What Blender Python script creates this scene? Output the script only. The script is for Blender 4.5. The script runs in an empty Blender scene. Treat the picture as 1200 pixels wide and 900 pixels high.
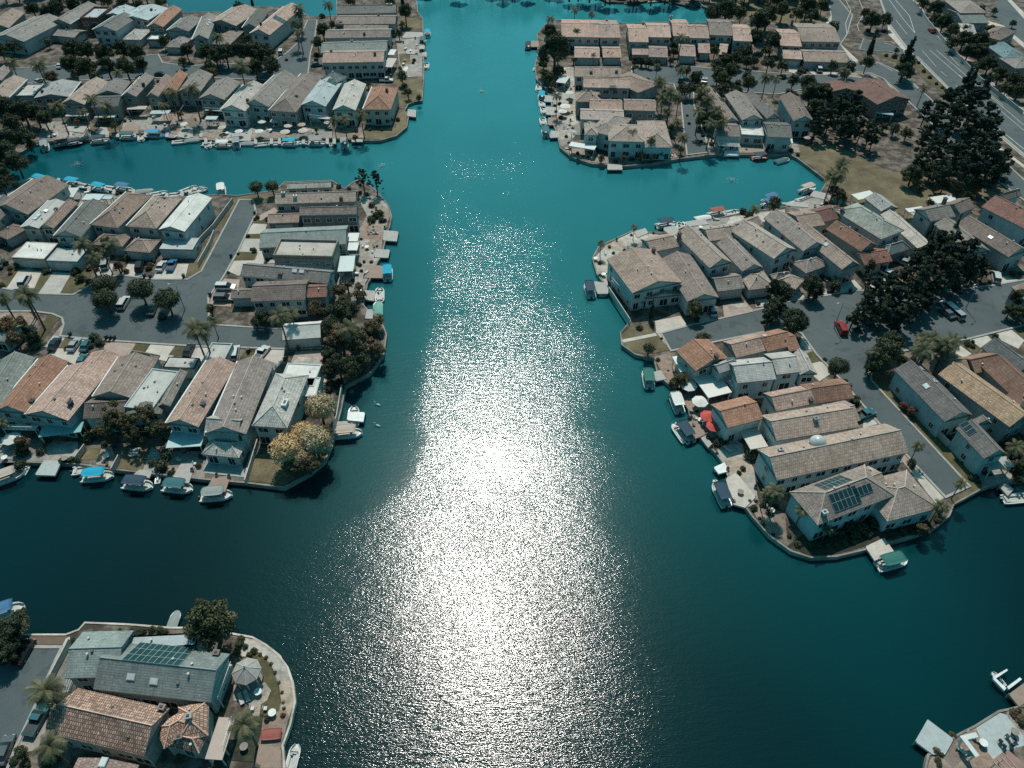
import bpy, bmesh, math, random
import numpy as np
from mathutils import Vector, Matrix
from mathutils.geometry import tessellate_polygon

S = bpy.context.scene
COL = S.collection
rnd = random.Random(7)
R = math.radians

# ------------------------------------------------------------------ camera, sky, sun, exposure
CAM_H, PITCH, FPX = 120.0, 44.0, 900.0
cam_d = bpy.data.cameras.new('camera'); cam = bpy.data.objects.new('camera', cam_d); COL.objects.link(cam)
cam.location = (0, 0, CAM_H); cam.rotation_euler = (R(90 - PITCH), 0, 0)
cam_d.sensor_width = 36; cam_d.lens = 36 * FPX / 1200; cam_d.clip_start = 1; cam_d.clip_end = 6000
S.camera = cam
SUN_AZ, SUN_EL = -3.0, 56.0
w = bpy.data.worlds.new('World'); S.world = w; w.use_nodes = True
nt = w.node_tree; bg = nt.nodes['Background']
sky = nt.nodes.new('ShaderNodeTexSky'); sky.sky_type = 'NISHITA'; sky.sun_disc = False
sky.sun_elevation = R(SUN_EL); sky.sun_rotation = R(SUN_AZ); sky.ozone_density = 1.0; sky.dust_density = 1.5
tint = nt.nodes.new('ShaderNodeMix'); tint.data_type = 'RGBA'; tint.blend_type = 'MULTIPLY'
tint.inputs[0].default_value = 1; tint.inputs[7].default_value = (0.27, .93, 0.86, 1)
nt.links.new(sky.outputs[0], tint.inputs[6]); nt.links.new(tint.outputs[2], bg.inputs[0])
bg.inputs[1].default_value = 0.096
sl = bpy.data.lights.new('sun', 'SUN'); sl.energy = 3.7; sl.angle = R(0.53); sl.color = (1, 0.94, 0.87)
so = bpy.data.objects.new('sun', sl); COL.objects.link(so)
sd = Vector((math.sin(R(SUN_AZ)) * math.cos(R(SUN_EL)), math.cos(R(SUN_AZ)) * math.cos(R(SUN_EL)), math.sin(R(SUN_EL))))
so.rotation_euler = (-sd).to_track_quat('-Z', 'Y').to_euler(); so.location = (0, 0, 300)
S.view_settings.view_transform = 'Standard'; S.view_settings.look = 'None'
S.view_settings.gamma = 1; S.view_settings.use_curve_mapping = False
S.view_settings.exposure = -0.05
S.render.engine = 'CYCLES'
S.cycles.max_bounces = 5; S.cycles.diffuse_bounces = 2; S.cycles.glossy_bounces = 2; S.cycles.transparent_max_bounces = 4
S.cycles.sample_clamp_indirect = 3; S.cycles.caustics_reflective = False; S.cycles.caustics_refractive = False
S.cycles.use_denoising = False

LZ = 0.9          # height of the land above the water
_c, _s = math.cos(R(PITCH)), math.sin(R(PITCH))
def P(px, py, z=LZ):
    """the point of the place at height z that the photograph shows at (px, py)"""
    a, b = (px - 600) / FPX, -(py - 450) / FPX
    d = Vector((a, _c + b * _s, -_s + b * _c))
    t = (z - CAM_H) / d.z
    return Vector((d.x * t, d.y * t, z))
def to_px(v):
    y = v[1] * _c - (v[2] - CAM_H) * _s; u = v[1] * _s + (v[2] - CAM_H) * _c
    return 600 + FPX * v[0] / y, 450 - FPX * u / y
REG = dict(px=(0,0,1), a=(0,0,4.5), b=(240,0,4.286), c=(0,190,5), d=(230,190,4.8), e=(0,340,3.6), f=(230,340,3.6), g=(0,690,4.286),
  h=(180,690,4.286), i=(600,0,4.286), j=(820,0,4.0909), k=(980,0,4.0909), l=(670,210,4.286), m=(900,200,4), n=(720,370,3.913),
  o=(950,370,3.913), p=(820,540,4), q=(1050,770,6.923), r=(1080,360,7.5), s=(1080,470,6.923), t=(0,360,7.5), u=(1080,0,6.923),
  v=(1060,190,7.5), w=(480,0,6.667), ee=(0,480,8), ef=(120,480,8), n2=(740,440,8), i2=(740,0,8), i1=(600,0,8), i3=(620,90,8),
  dd=(380,230,6), a1=(0,0,8))
def T(reg, pt):
    x, y, s = REG[reg]; return (x + pt[0] / s, y + pt[1] / s)
def W(reg, pt, z=LZ): return P(*T(reg, pt), z)

# ------------------------------------------------------------------ materials
def newmat(name):
    m = bpy.data.materials.new(name); m.use_nodes = True
    return m, m.node_tree, m.node_tree.nodes['Principled BSDF']
MC = {}
def _coord(t, kind):
    if kind == 'uv': n = t.nodes.new('ShaderNodeUVMap'); return n.outputs[0]
    if kind == 'world': n = t.nodes.new('ShaderNodeNewGeometry'); return n.outputs['Position']
    n = t.nodes.new('ShaderNodeTexCoord'); return n.outputs['Object']
def _noise(t, vec, scale, detail=3, rough=.6):
    n = t.nodes.new('ShaderNodeTexNoise'); n.inputs['Scale'].default_value = scale; n.inputs['Detail'].default_value = detail
    n.inputs['Roughness'].default_value = rough; t.links.new(vec, n.inputs['Vector']); return n.outputs[0]
def _ramp(t, fac, stops):
    n = t.nodes.new('ShaderNodeValToRGB'); e = n.color_ramp.elements
    while len(e) < len(stops): e.new(.5)
    for el, (p, c) in zip(e, stops): el.position = p; el.color = (c[0], c[1], c[2], 1)
    t.links.new(fac, n.inputs[0]); return n.outputs[0]
def _mix(t, a, b, fac, mode='MIX'):
    n = t.nodes.new('ShaderNodeMix'); n.data_type = 'RGBA'; n.blend_type = mode
    for k, v in ((0, fac), (6, a), (7, b)):
        if hasattr(v, 'links') or hasattr(v, 'is_linked'): t.links.new(v, n.inputs[k])
        elif isinstance(v, (int, float)): n.inputs[k].default_value = v
        else: n.inputs[k].default_value = (v[0], v[1], v[2], 1)
    return n.outputs[2]
def _bump(t, h, strength, dist, b):
    n = t.nodes.new('ShaderNodeBump'); n.inputs['Strength'].default_value = strength; n.inputs['Distance'].default_value = dist
    t.links.new(h, n.inputs['Height']); t.links.new(n.outputs[0], b.inputs['Normal'])
def sc3(c, k): return tuple(min(1, x * k) for x in c)

def plain(name, c, rough=.7, metal=0, var=.18, scale=.8, coord='world'):
    key = (name, c)
    if key in MC: return MC[key]
    m, t, b = newmat(name); v = _coord(t, coord)
    n1 = _noise(t, v, scale, 5, .65)
    col = _ramp(t, n1, [(.3, sc3(c, 1 - var)), (.7, sc3(c, 1 + var))])
    n2 = _noise(t, v, scale * 9, 2)
    col = _mix(t, col, _ramp(t, n2, [(.35, (.72, .72, .72)), (.6, (1, 1, 1))]), .5, 'MULTIPLY')
    t.links.new(col, b.inputs['Base Color']); b.inputs['Roughness'].default_value = rough; b.inputs['Metallic'].default_value = metal
    MC[key] = m; return m

def roofmat(c, kind='tile', rough=.85):
    """kind tile: barrel or flat tiles in courses; shingle: fine courses; flat: membrane"""
    key = ('roof', c, kind)
    if key in MC: return MC[key]
    m, t, b = newmat('roof_' + kind); v = _coord(t, 'uv'); wv = _coord(t, 'world')
    big = _ramp(t, _noise(t, wv, .22, 5, .7), [(.3, sc3(c, .72)), (.5, c), (.72, sc3(c, 1.2))])
    if kind == 'flat':
        col = _mix(t, big, _ramp(t, _noise(t, wv, 2.5, 4), [(.35, (.75, .75, .75)), (.6, (1, 1, 1))]), .6, 'MULTIPLY')
        t.links.new(col, b.inputs['Base Color'])
    else:
        br = t.nodes.new('ShaderNodeTexBrick'); br.offset = .5
        s = {'tile': 1.0, 'shingle': 1.0, 'barrel': 1.0}[kind]
        br.inputs['Scale'].default_value = s
        bw, bh = {'tile': (.42, .62), 'shingle': (2.6, .38), 'barrel': (.34, .55)}[kind]
        br.inputs['Brick Width'].default_value = bw; br.inputs['Row Height'].default_value = bh
        br.inputs['Mortar Size'].default_value = {'tile': .045, 'shingle': .035, 'barrel': .07}[kind]
        br.inputs['Mortar Smooth'].default_value = .4
        sp = {'tile': .5, 'shingle': .22, 'barrel': 1.1}[kind]
        br.inputs['Color1'].default_value = (1 - .4 * sp, 1 - .42 * sp, 1 - .42 * sp, 1)
        br.inputs['Color2'].default_value = (1 + .3 * sp, 1 + .28 * sp, 1 + .25 * sp, 1)
        k = {'tile': .55, 'shingle': .6, 'barrel': .3}[kind]
        br.inputs['Mortar'].default_value = (k, k, k, 1)
        t.links.new(v, br.inputs['Vector'])
        col = _mix(t, big, br.outputs[0], 1, 'MULTIPLY')
        st = _ramp(t, _noise(t, wv, 1.1, 4, .7), [(.3, (.62, .62, .62)), (.55, (1, 1, 1))])
        col = _mix(t, col, st, .55, 'MULTIPLY')
        # bleached and replaced tiles, lichen
        sp2 = _ramp(t, _noise(t, wv, 3.1, 1), [(.69, (0, 0, 0)), (.72, (1, 1, 1))])
        col = _mix(t, col, sc3(c, 1.75), sp2)
        oi = t.nodes.new('ShaderNodeObjectInfo')
        col = _mix(t, col, _ramp(t, oi.outputs['Random'], [(0, (.72, .73, .76)), (.35, (.92, .92, .92)), (.65, (1.1, 1.02, .96)), (1, (1.22, 1.2, 1.18))]), 1, 'MULTIPLY')
        mp = t.nodes.new('ShaderNodeMapping'); mp.inputs['Scale'].default_value = (.9, .12, 1); t.links.new(v, mp.inputs[0])
        col = _mix(t, col, _ramp(t, _noise(t, mp.outputs[0], 1.0, 3), [(.3, (.66, .66, .66)), (.5, (1, 1, 1))]), .6, 'MULTIPLY')
        t.links.new(col, b.inputs['Base Color'])
        _bump(t, br.outputs['Fac'], .6, -.12 if kind == 'barrel' else -.05, b)
    b.inputs['Roughness'].default_value = rough
    MC[key] = m; return m

def wallmat(c):
    key = ('wall', c)
    if key in MC: return MC[key]
    m, t, b = newmat('stucco'); v = _coord(t, 'world')
    col = _ramp(t, _noise(t, v, .5, 6, .7), [(.3, sc3(c, .8)), (.65, sc3(c, 1.08))])
    sep = t.nodes.new('ShaderNodeMapping'); sep.inputs['Scale'].default_value = (2.2, 2.2, .25); t.links.new(v, sep.inputs[0])
    col = _mix(t, col, _ramp(t, _noise(t, sep.outputs[0], 1.0, 3), [(.3, (.7, .7, .7)), (.55, (1, 1, 1))]), .5, 'MULTIPLY')
    t.links.new(col, b.inputs['Base Color']); b.inputs['Roughness'].default_value = .9
    MC[key] = m; return m

def glassmat():
    m, t, b = newmat('window_glass'); b.inputs['Base Color'].default_value = (.02, .03, .035, 1)
    b.inputs['Roughness'].default_value = .12; b.inputs['IOR'].default_value = 1.5; return m
GLASS = glassmat()
WHITE = plain('white_paint', (.72, .73, .70), .55)
TRIM = plain('trim_paint', (.55, .56, .53), .6)
CONC = plain('pale_concrete', (.45, .42, .38), .9, scale=.5)
PINK = plain('pinkish_paving', (.40, .30, .25), .9, scale=.7)
CREAM = plain('cream_concrete', (.52, .47, .41), .9, scale=.4)
DARK = plain('dark_metal', (.03, .035, .04), .5)
TYRE = plain('tyre_rubber', (.02, .02, .02), .9)
BARK = plain('bark', (.09, .065, .045), .95, scale=3)
PALMBARK = plain('palm_bark', (.14, .105, .075), .95, scale=3)
WOOD = plain('weathered_wood', (.27, .24, .21), .85, scale=2)

def pave(base):
    m, t, b = newmat('patio_paving'); v = _coord(t, 'world')
    ad = t.nodes.new('ShaderNodeVectorMath'); ad.operation = 'ADD'; t.links.new(v, ad.inputs[0])
    vo = t.nodes.new('ShaderNodeTexVoronoi'); vo.inputs['Scale'].default_value = .17; t.links.new(v, vo.inputs['Vector'])
    nc = t.nodes.new('ShaderNodeSeparateColor'); t.links.new(vo.outputs['Color'], nc.inputs[0])
    col = _ramp(t, nc.outputs[0], [(0, sc3(base, .55)), (.25, sc3(base, .8)), (.5, base), (.75, (base[0] * .8, base[1] * .68, base[2] * .6)), (1, sc3(base, 1.15))])
    br = t.nodes.new('ShaderNodeTexBrick'); br.inputs['Scale'].default_value = 1.1; br.inputs['Mortar Size'].default_value = .03
    br.inputs['Color1'].default_value = (.82, .82, .82, 1); br.inputs['Color2'].default_value = (1.05, 1.05, 1.05, 1); br.inputs['Mortar'].default_value = (.5, .5, .5, 1); t.links.new(v, br.inputs['Vector'])
    col = _mix(t, col, br.outputs[0], .7, 'MULTIPLY')
    col = _mix(t, col, _ramp(t, _noise(t, v, .8, 6, .7), [(.35, (.5, .5, .48)), (.58, (1, 1, 1))]), .8, 'MULTIPLY')
    t.links.new(col, b.inputs['Base Color']); b.inputs['Roughness'].default_value = .9; return m
def boards(name, c, gap=.3, coord='world'):
    key = (name, c)
    if key in MC: return MC[key]
    m, t, b = newmat(name); v = _coord(t, 'object')
    wv = t.nodes.new('ShaderNodeTexWave'); wv.inputs['Scale'].default_value = gap * 5; wv.inputs['Distortion'].default_value = .1
    t.links.new(v, wv.inputs['Vector'])
    col = _ramp(t, wv.outputs[1], [(0, sc3(c, .55)), (.18, c), (1, sc3(c, 1.08))])
    col = _mix(t, col, _ramp(t, _noise(t, _coord(t, 'world'), 1.3, 4), [(.3, (.7, .7, .7)), (.6, (1, 1, 1))]), .6, 'MULTIPLY')
    t.links.new(col, b.inputs['Base Color']); b.inputs['Roughness'].default_value = .8
    MC[key] = m; return m
DECK = boards('deck_boards', (.42, .40, .37)); DECKB = boards('brown_deck_boards', (.32, .23, .18)); DECKT = boards('grey_green_deck', (.42, .47, .46))

def asphalt():
    m, t, b = newmat('asphalt'); v = _coord(t, 'world')
    col = _ramp(t, _noise(t, v, .09, 6, .65), [(.3, (.066, .088, .094)), (.7, (.10, .122, .125))])
    col = _mix(t, col, _ramp(t, _noise(t, v, 4, 3), [(.3, (.7, .7, .7)), (.7, (1.1, 1.1, 1.1))]), .6, 'MULTIPLY')
    vo = t.nodes.new('ShaderNodeTexVoronoi'); vo.feature = 'DISTANCE_TO_EDGE'; vo.inputs['Scale'].default_value = .16
    mp = _noise(t, v, .7, 3); ad = t.nodes.new('ShaderNodeVectorMath'); ad.operation = 'ADD'
    sc = t.nodes.new('ShaderNodeVectorMath'); sc.operation = 'SCALE'; sc.inputs[3].default_value = 1
    t.links.new(v, ad.inputs[0]); t.links.new(mp, ad.inputs[1]); t.links.new(ad.outputs[0], vo.inputs['Vector'])
    col = _mix(t, col, _ramp(t, vo.outputs[0], [(.006, (.55, .55, .55)), (.014, (1, 1, 1))]), .35, 'MULTIPLY')
    col = _mix(t, col, _ramp(t, _noise(t, v, .35, 2, .4), [(.62, (1, 1, 1)), (.66, (.72, .74, .74))]), .8, 'MULTIPLY')
    t.links.new(col, b.inputs['Base Color']); b.inputs['Roughness'].default_value = .9; return m
ASPH = asphalt()
def groundmat(name, stops, scale=.25):
    m, t, b = newmat(name); v = _coord(t, 'world')
    col = _ramp(t, _noise(t, v, scale, 8, .68), stops)
    col = _mix(t, col, _ramp(t, _noise(t, v, 2.2, 5, .7), [(.3, (.55, .55, .55)), (.65, (1.1, 1.1, 1.1))]), .75, 'MULTIPLY')
    t.links.new(col, b.inputs['Base Color']); b.inputs['Roughness'].default_value = .95
    _bump(t, _noise(t, v, 5, 4), .5, .15, b); return m
SOIL = groundmat('yard_soil', [(.32, (.035, .034, .026)), (.46, (.075, .06, .045)), (.56, (.17, .14, .115)), (.7, (.27, .23, .19))], .35)
DRYG = groundmat('dry_grass', [(.3, (.07, .058, .034)), (.5, (.155, .125, .07)), (.72, (.26, .21, .125))], .14)
LAWN = groundmat('lawn_grass', [(.3, (.05, .052, .022)), (.5, (.10, .088, .04)), (.72, (.17, .135, .065))], .3)
GARD = groundmat('dark_planting', [(.3, (.012, .02, .012)), (.5, (.035, .04, .024)), (.72, (.09, .075, .045))], .8)

def leafmat(name, dark, mid, light):
    m, t, b = newmat(name); v = _coord(t, 'object')
    oi = t.nodes.new('ShaderNodeObjectInfo'); geo = t.nodes.new('ShaderNodeNewGeometry')
    col = _ramp(t, _noise(t, v, .9, 3), [(.34, dark), (.52, mid), (.68, light)])
    col = _mix(t, col, _ramp(t, geo.outputs['Random Per Island'], [(0, (.7, .7, .7)), (1, (1.25, 1.22, 1.15))]), .8, 'MULTIPLY')
    col = _mix(t, col, _ramp(t, oi.outputs['Random'], [(0, (.75, .8, .8)), (.5, (1, 1, 1)), (1, (1.3, 1.12, .95))]), .8, 'MULTIPLY')
    t.links.new(col, b.inputs['Base Color']); b.inputs['Roughness'].default_value = .75
    b.inputs['Specular IOR Level'].default_value = .25
    return m
LEAF = {
 'dark': leafmat('dark_leaves', (.03, .048, .03), (.072, .09, .052), (.14, .145, .085)),
 'black': leafmat('conifer_needles', (.02, .036, .027), (.05, .072, .048), (.10, .118, .072)),
 'olive': leafmat('olive_leaves', (0.049, 0.052, 0.028), (0.131, 0.123, 0.063), (0.263, 0.219, 0.114)),
 'brown': leafmat('bronze_leaves', (.065, .052, .032), (.165, .13, .078), (.30, .235, .14)),
 'gold': leafmat('golden_leaves', (.42, .32, .19), (.60, .47, .29), (.72, .58, .38)),
 'palm': leafmat('palm_fronds', (0.052, 0.063, 0.035), (0.123, 0.123, 0.070), (0.228, 0.201, 0.114)),
 'red': leafmat('reddish_leaves', (0.088, 0.035, 0.035), (0.210, 0.088, 0.070), (0.350, 0.158, 0.105)),
}

# ------------------------------------------------------------------ water
def watermat():
    m, t, b = newmat('lake_water'); v = _coord(t, 'world')
    lw = t.nodes.new('ShaderNodeLayerWeight'); lw.inputs['Blend'].default_value = .5
    # slant reflection and lens falloff put into the teal base colour by view angle
    col = _ramp(t, lw.outputs['Facing'], [(.02, (.0, .012, .014)), (.12, (.0, .017, .020)), (.2, (.0, .040, .045)), (.39, (.008, .118, .129)), (.66, (.028, .225, .252))])
    col = _mix(t, col, _ramp(t, _noise(t, v, .009, 4, .55), [(.3, (.72, .78, .8)), (.7, (1.15, 1.1, 1.08))]), 1, 'MULTIPLY')
    # lens corner darkening put into the water colour at both near basin ends
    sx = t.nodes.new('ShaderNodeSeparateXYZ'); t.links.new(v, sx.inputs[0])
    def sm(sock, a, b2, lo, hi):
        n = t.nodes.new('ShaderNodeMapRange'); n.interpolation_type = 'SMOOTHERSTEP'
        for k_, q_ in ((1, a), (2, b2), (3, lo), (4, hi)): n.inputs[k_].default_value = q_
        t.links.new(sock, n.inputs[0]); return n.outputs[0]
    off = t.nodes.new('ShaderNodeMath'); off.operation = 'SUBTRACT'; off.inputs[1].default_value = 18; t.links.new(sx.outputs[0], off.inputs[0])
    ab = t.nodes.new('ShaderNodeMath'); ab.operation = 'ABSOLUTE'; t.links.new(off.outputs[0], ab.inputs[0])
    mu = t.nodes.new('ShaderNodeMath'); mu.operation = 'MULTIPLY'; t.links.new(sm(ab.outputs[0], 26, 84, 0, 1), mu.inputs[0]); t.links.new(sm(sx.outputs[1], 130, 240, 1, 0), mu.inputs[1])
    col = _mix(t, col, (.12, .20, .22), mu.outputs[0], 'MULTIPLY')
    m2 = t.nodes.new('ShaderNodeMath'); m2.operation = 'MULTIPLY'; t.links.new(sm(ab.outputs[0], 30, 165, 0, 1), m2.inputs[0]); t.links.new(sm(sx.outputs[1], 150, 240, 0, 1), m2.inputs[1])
    col = _mix(t, col, (.12, .36, .38), m2.outputs[0], 'MULTIPLY')  # side canals: sideways lens falloff put into the water colour as well
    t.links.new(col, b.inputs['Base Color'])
    b.inputs['Roughness'].default_value = .12; b.inputs['IOR'].default_value = 1.41
    # wavelets, rougher where the wind touches down
    mp = t.nodes.new('ShaderNodeMapping'); mp.inputs['Scale'].default_value = (.62, 2.15, 1); t.links.new(v, mp.inputs[0])
    a = _noise(t, mp.outputs[0], 2.9, 2, .5); c2 = _noise(t, mp.outputs[0], .6, 2, .5)
    ad = t.nodes.new('ShaderNodeMath'); ad.operation = 'MULTIPLY_ADD'; t.links.new(c2, ad.inputs[0]); ad.inputs[1].default_value = 1.2; t.links.new(a, ad.inputs[2])
    wind = t.nodes.new('ShaderNodeMapRange'); wind.inputs[1].default_value = .38; wind.inputs[2].default_value = .62
    wind.inputs[3].default_value = .7; wind.inputs[4].default_value = 1.25
    t.links.new(_noise(t, v, .021, 4, .6), wind.inputs[0])
    # the breeze comes down the main channel: the water in the lee of the left peninsula stays calmer
    wn = _noise(t, v, .05, 4, .6)
    def half(pa, pb, wid, lo, hi, warp=26):
        A, B = P(*pa, 0), P(*pb, 0); d = (B - A).normalized(); n = Vector((d.y, -d.x, 0))
        dp = t.nodes.new('ShaderNodeVectorMath'); dp.operation = 'DOT_PRODUCT'; dp.inputs[1].default_value = n; t.links.new(v, dp.inputs[0])
        ma = t.nodes.new('ShaderNodeMath'); ma.operation = 'MULTIPLY_ADD'; ma.inputs[1].default_value = warp; t.links.new(wn, ma.inputs[0]); t.links.new(dp.outputs['Value'], ma.inputs[2])
        k = n.dot(A) + warp / 2; return sm(ma.outputs[0], k - wid, k + wid, lo, hi)
    m1 = half((492, 560), (508, 250), 9, 0, 1, 8); mb_ = half((352, 640), (492, 560), 8, 0, 1, 10)
    mx = t.nodes.new('ShaderNodeMath'); mx.operation = 'MAXIMUM'; t.links.new(m1, mx.inputs[0]); t.links.new(mb_, mx.inputs[1])
    rt = half((765, 700), (650, 260), 28, 1, 0, 34)
    ml = t.nodes.new('ShaderNodeMath'); ml.operation = 'MULTIPLY'; t.links.new(mx.outputs[0], ml.inputs[0]); t.links.new(rt, ml.inputs[1])
    st_ = sm(ml.outputs[0], 0, 1, .42, 1.12)
    wm = t.nodes.new('ShaderNodeMath'); wm.operation = 'MULTIPLY'; t.links.new(st_, wm.inputs[0]); t.links.new(wind.outputs[0], wm.inputs[1]); wind = wm
    bp = t.nodes.new('ShaderNodeBump'); bp.inputs['Distance'].default_value = .037
    t.links.new(wind.outputs[0], bp.inputs['Strength']); t.links.new(ad.outputs[0], bp.inputs['Height'])
    t.links.new(bp.outputs[0], b.inputs['Normal'])
    return m
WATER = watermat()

# ------------------------------------------------------------------ mesh helpers
def link(name, me, mat=None, parent=None):
    if mat is not None and not me.materials: me.materials.append(mat)
    o = bpy.data.objects.new(name, me); COL.objects.link(o)
    if parent is not None: o.parent = parent
    return o
def mesh(name, verts, faces, mat=None, uvs=None, smooth=False):
    me = bpy.data.meshes.new(name); me.from_pydata([tuple(v) for v in verts], [], faces)
    if mat is not None: me.materials.append(mat)
    if uvs is not None:
        l = me.uv_layers.new(name='UVMap'); flat = [c for f in uvs for uv in f for c in uv]; l.data.foreach_set('uv', flat)
    if smooth: me.shade_smooth()
    me.update(); return me
class MB:
    """collects shapes and makes one mesh of them"""
    def __init__(s): s.v = []; s.f = []
    def box(s, c, d, rz=0, taper=1):
        cx, cy, cz = c; dx, dy, dz = d[0] / 2, d[1] / 2, d[2] / 2; n = len(s.v); co, si = math.cos(rz), math.sin(rz)
        for z, k in ((-dz, 1), (dz, taper)):
            for x, y in ((-dx, -dy), (dx, -dy), (dx, dy), (-dx, dy)):
                x *= k; y *= k; s.v.append((cx + x * co - y * si, cy + x * si + y * co, cz + z))
        for q in ((0, 3, 2, 1), (4, 5, 6, 7), (0, 1, 5, 4), (1, 2, 6, 5), (2, 3, 7, 6), (3, 0, 4, 7)): s.f.append(tuple(n + i for i in q))
        return s
    def tube(s, pts, rad, k=6, cap=True):
        pts = [Vector(p) for p in pts]; n = len(s.v)
        if not isinstance(rad, (list, tuple)): rad = [rad] * len(pts)
        for i, p in enumerate(pts):
            d = (pts[min(i + 1, len(pts) - 1)] - pts[max(i - 1, 0)]).normalized()
            x = d.orthogonal().normalized() if abs(d.z) < .9 else Vector((1, 0, 0)); y = d.cross(x).normalized(); x = y.cross(d)
            for j in range(k):
                a = 2 * math.pi * j / k; s.v.append(tuple(p + (x * math.cos(a) + y * math.sin(a)) * rad[i]))
        for i in range(len(pts) - 1):
            for j in range(k):
                a, b2 = n + i * k + j, n + i * k + (j + 1) % k; s.f.append((a, b2, b2 + k, a + k))
        if cap: s.f.append(tuple(n + (len(pts) - 1) * k + j for j in range(k))); s.f.append(tuple(n + j for j in reversed(range(k))))
        return s
    def lathe(s, c, prof, k=12, sq=1, rz=0):
        n = len(s.v)
        for r_, z in prof:
            for j in range(k):
                a = 2 * math.pi * j / k + rz; s.v.append((c[0] + math.cos(a) * r_, c[1] + math.sin(a) * r_ * sq, c[2] + z))
        for i in range(len(prof) - 1):
            for j in range(k):
                a, b2 = n + i * k + j, n + i * k + (j + 1) % k; s.f.append((a, b2, b2 + k, a + k))
        s.f.append(tuple(n + (len(prof) - 1) * k + j for j in range(k))); s.f.append(tuple(n + j for j in reversed(range(k))))
        return s
    def prism(s, pts, z0, z1, top_only=False):
        """closed column over an outline (may be concave)"""
        A = sum(pts[i][0] * pts[(i + 1) % len(pts)][1] - pts[(i + 1) % len(pts)][0] * pts[i][1] for i in range(len(pts)))
        if A < 0: pts = pts[::-1]
        n = len(s.v); k = len(pts)
        for z in (z0, z1): s.v += [(p[0], p[1], z) for p in pts]
        tr = tessellate_polygon([[Vector((p[0], p[1], 0)) for p in pts]])
        for a, b2, c in tr:
            if (pts[b2][0] - pts[a][0]) * (pts[c][1] - pts[a][1]) - (pts[b2][1] - pts[a][1]) * (pts[c][0] - pts[a][0]) < 0: b2, c = c, b2
            s.f.append((n + k + a, n + k + b2, n + k + c)); s.f.append((n + c, n + b2, n + a))
        for i in range(k):
            j = (i + 1) % k; s.f.append((n + i, n + j, n + k + j, n + k + i))
        return s
    def me(s, name, mat, smooth=False): return mesh(name, s.v, s.f, mat, smooth=smooth)
    def obj(s, name, mat, parent=None, smooth=False): return link(name, s.me(name, mat, smooth), None, parent)
def empty(name, loc, rz=0):
    o = bpy.data.objects.new(name, None); COL.objects.link(o); o.location = loc; o.rotation_euler = (0, 0, rz); o.empty_display_size = .3; return o
def children(o): return [c for c in bpy.data.objects if c.parent == o]
def tree_of(o): return (o, [tree_of(c) for c in o.children])
def copy_tree(t, parent=None):
    c = t[0].copy(); COL.objects.link(c)
    if parent is not None: c.parent = parent
    for k in t[1]: copy_tree(k, c)
    return c
PENDING = []   # things whose label names a nearby house: filled in at the end
ANCHORS = []   # (px, py, phrase)
def tag(o, label, cat, group=None, kind=None):
    if label: o['label'] = label
    if cat: o['category'] = cat
    if group: o['group'] = group
    if kind: o['kind'] = kind
    return o
def later(o, look, cat, group, at=None):
    o['category'] = cat
    if group: o['group'] = group
    PENDING.append([o, look, at or to_px(o.matrix_basis.translation)]); return o
def struct(name, pts, mat, z0, z1, label=None):
    o = MB().prism([(p[0], p[1]) for p in pts], z0, z1).obj(name, mat); o['kind'] = 'structure'
    if label: o['label'] = label
    return o
_sheet = [0]
def sheet(name, reg, pts, mat, z=None, thick=.05, label=None):
    """a surface traced on the ground; each one lies a little above the one before it"""
    if z is None:
        _sheet[0] += 1; z = LZ + .012 + .0014 * (_sheet[0] % 55)
    q = [W(reg, p, z) for p in pts]
    return struct(name, q, mat, z - thick, z, label)
def band(pts, width, z0, z1, closed=True, outward=True):
    """strip along an outline"""
    n = len(pts); A = sum(pts[i][0] * pts[(i + 1) % n][1] - pts[(i + 1) % n][0] * pts[i][1] for i in range(n))
    sg = (1 if A > 0 else -1) * (1 if outward else -1)
    mb = MB(); off = []
    for i in range(n):
        a = Vector(pts[(i - 1) % n][:2]); p = Vector(pts[i][:2]); c = Vector(pts[(i + 1) % n][:2])
        if not closed and i == 0: a = p - (c - p)
        if not closed and i == n - 1: c = p + (p - a)
        d1 = (p - a).normalized(); d2 = (c - p).normalized()
        n1 = Vector((d1.y, -d1.x)); n2 = Vector((d2.y, -d2.x)); m = (n1 + n2)
        if m.length < 1e-3: m = n1
        m.normalize(); k = 1 / max(.5, m.dot(n1)); off.append(p + m * width * sg * k)
    for i in range(n if closed else n - 1):
        j = (i + 1) % n; p, q2, r2, s2 = pts[i], pts[j], off[j], off[i]; b0 = len(mb.v)
        for z in (z0, z1): mb.v += [(p[0], p[1], z), (q2[0], q2[1], z), (r2[0], r2[1], z), (s2[0], s2[1], z)]
        qs = [(4, 5, 6, 7), (0, 1, 5, 4), (2, 3, 7, 6), (0, 3, 2, 1)]
        if not closed and i == 0: qs.append((3, 0, 4, 7))
        if not closed and i == n - 2: qs.append((1, 2, 6, 5))
        for f in qs: mb.f.append(tuple(b0 + x for x in f))
    return mb
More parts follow.
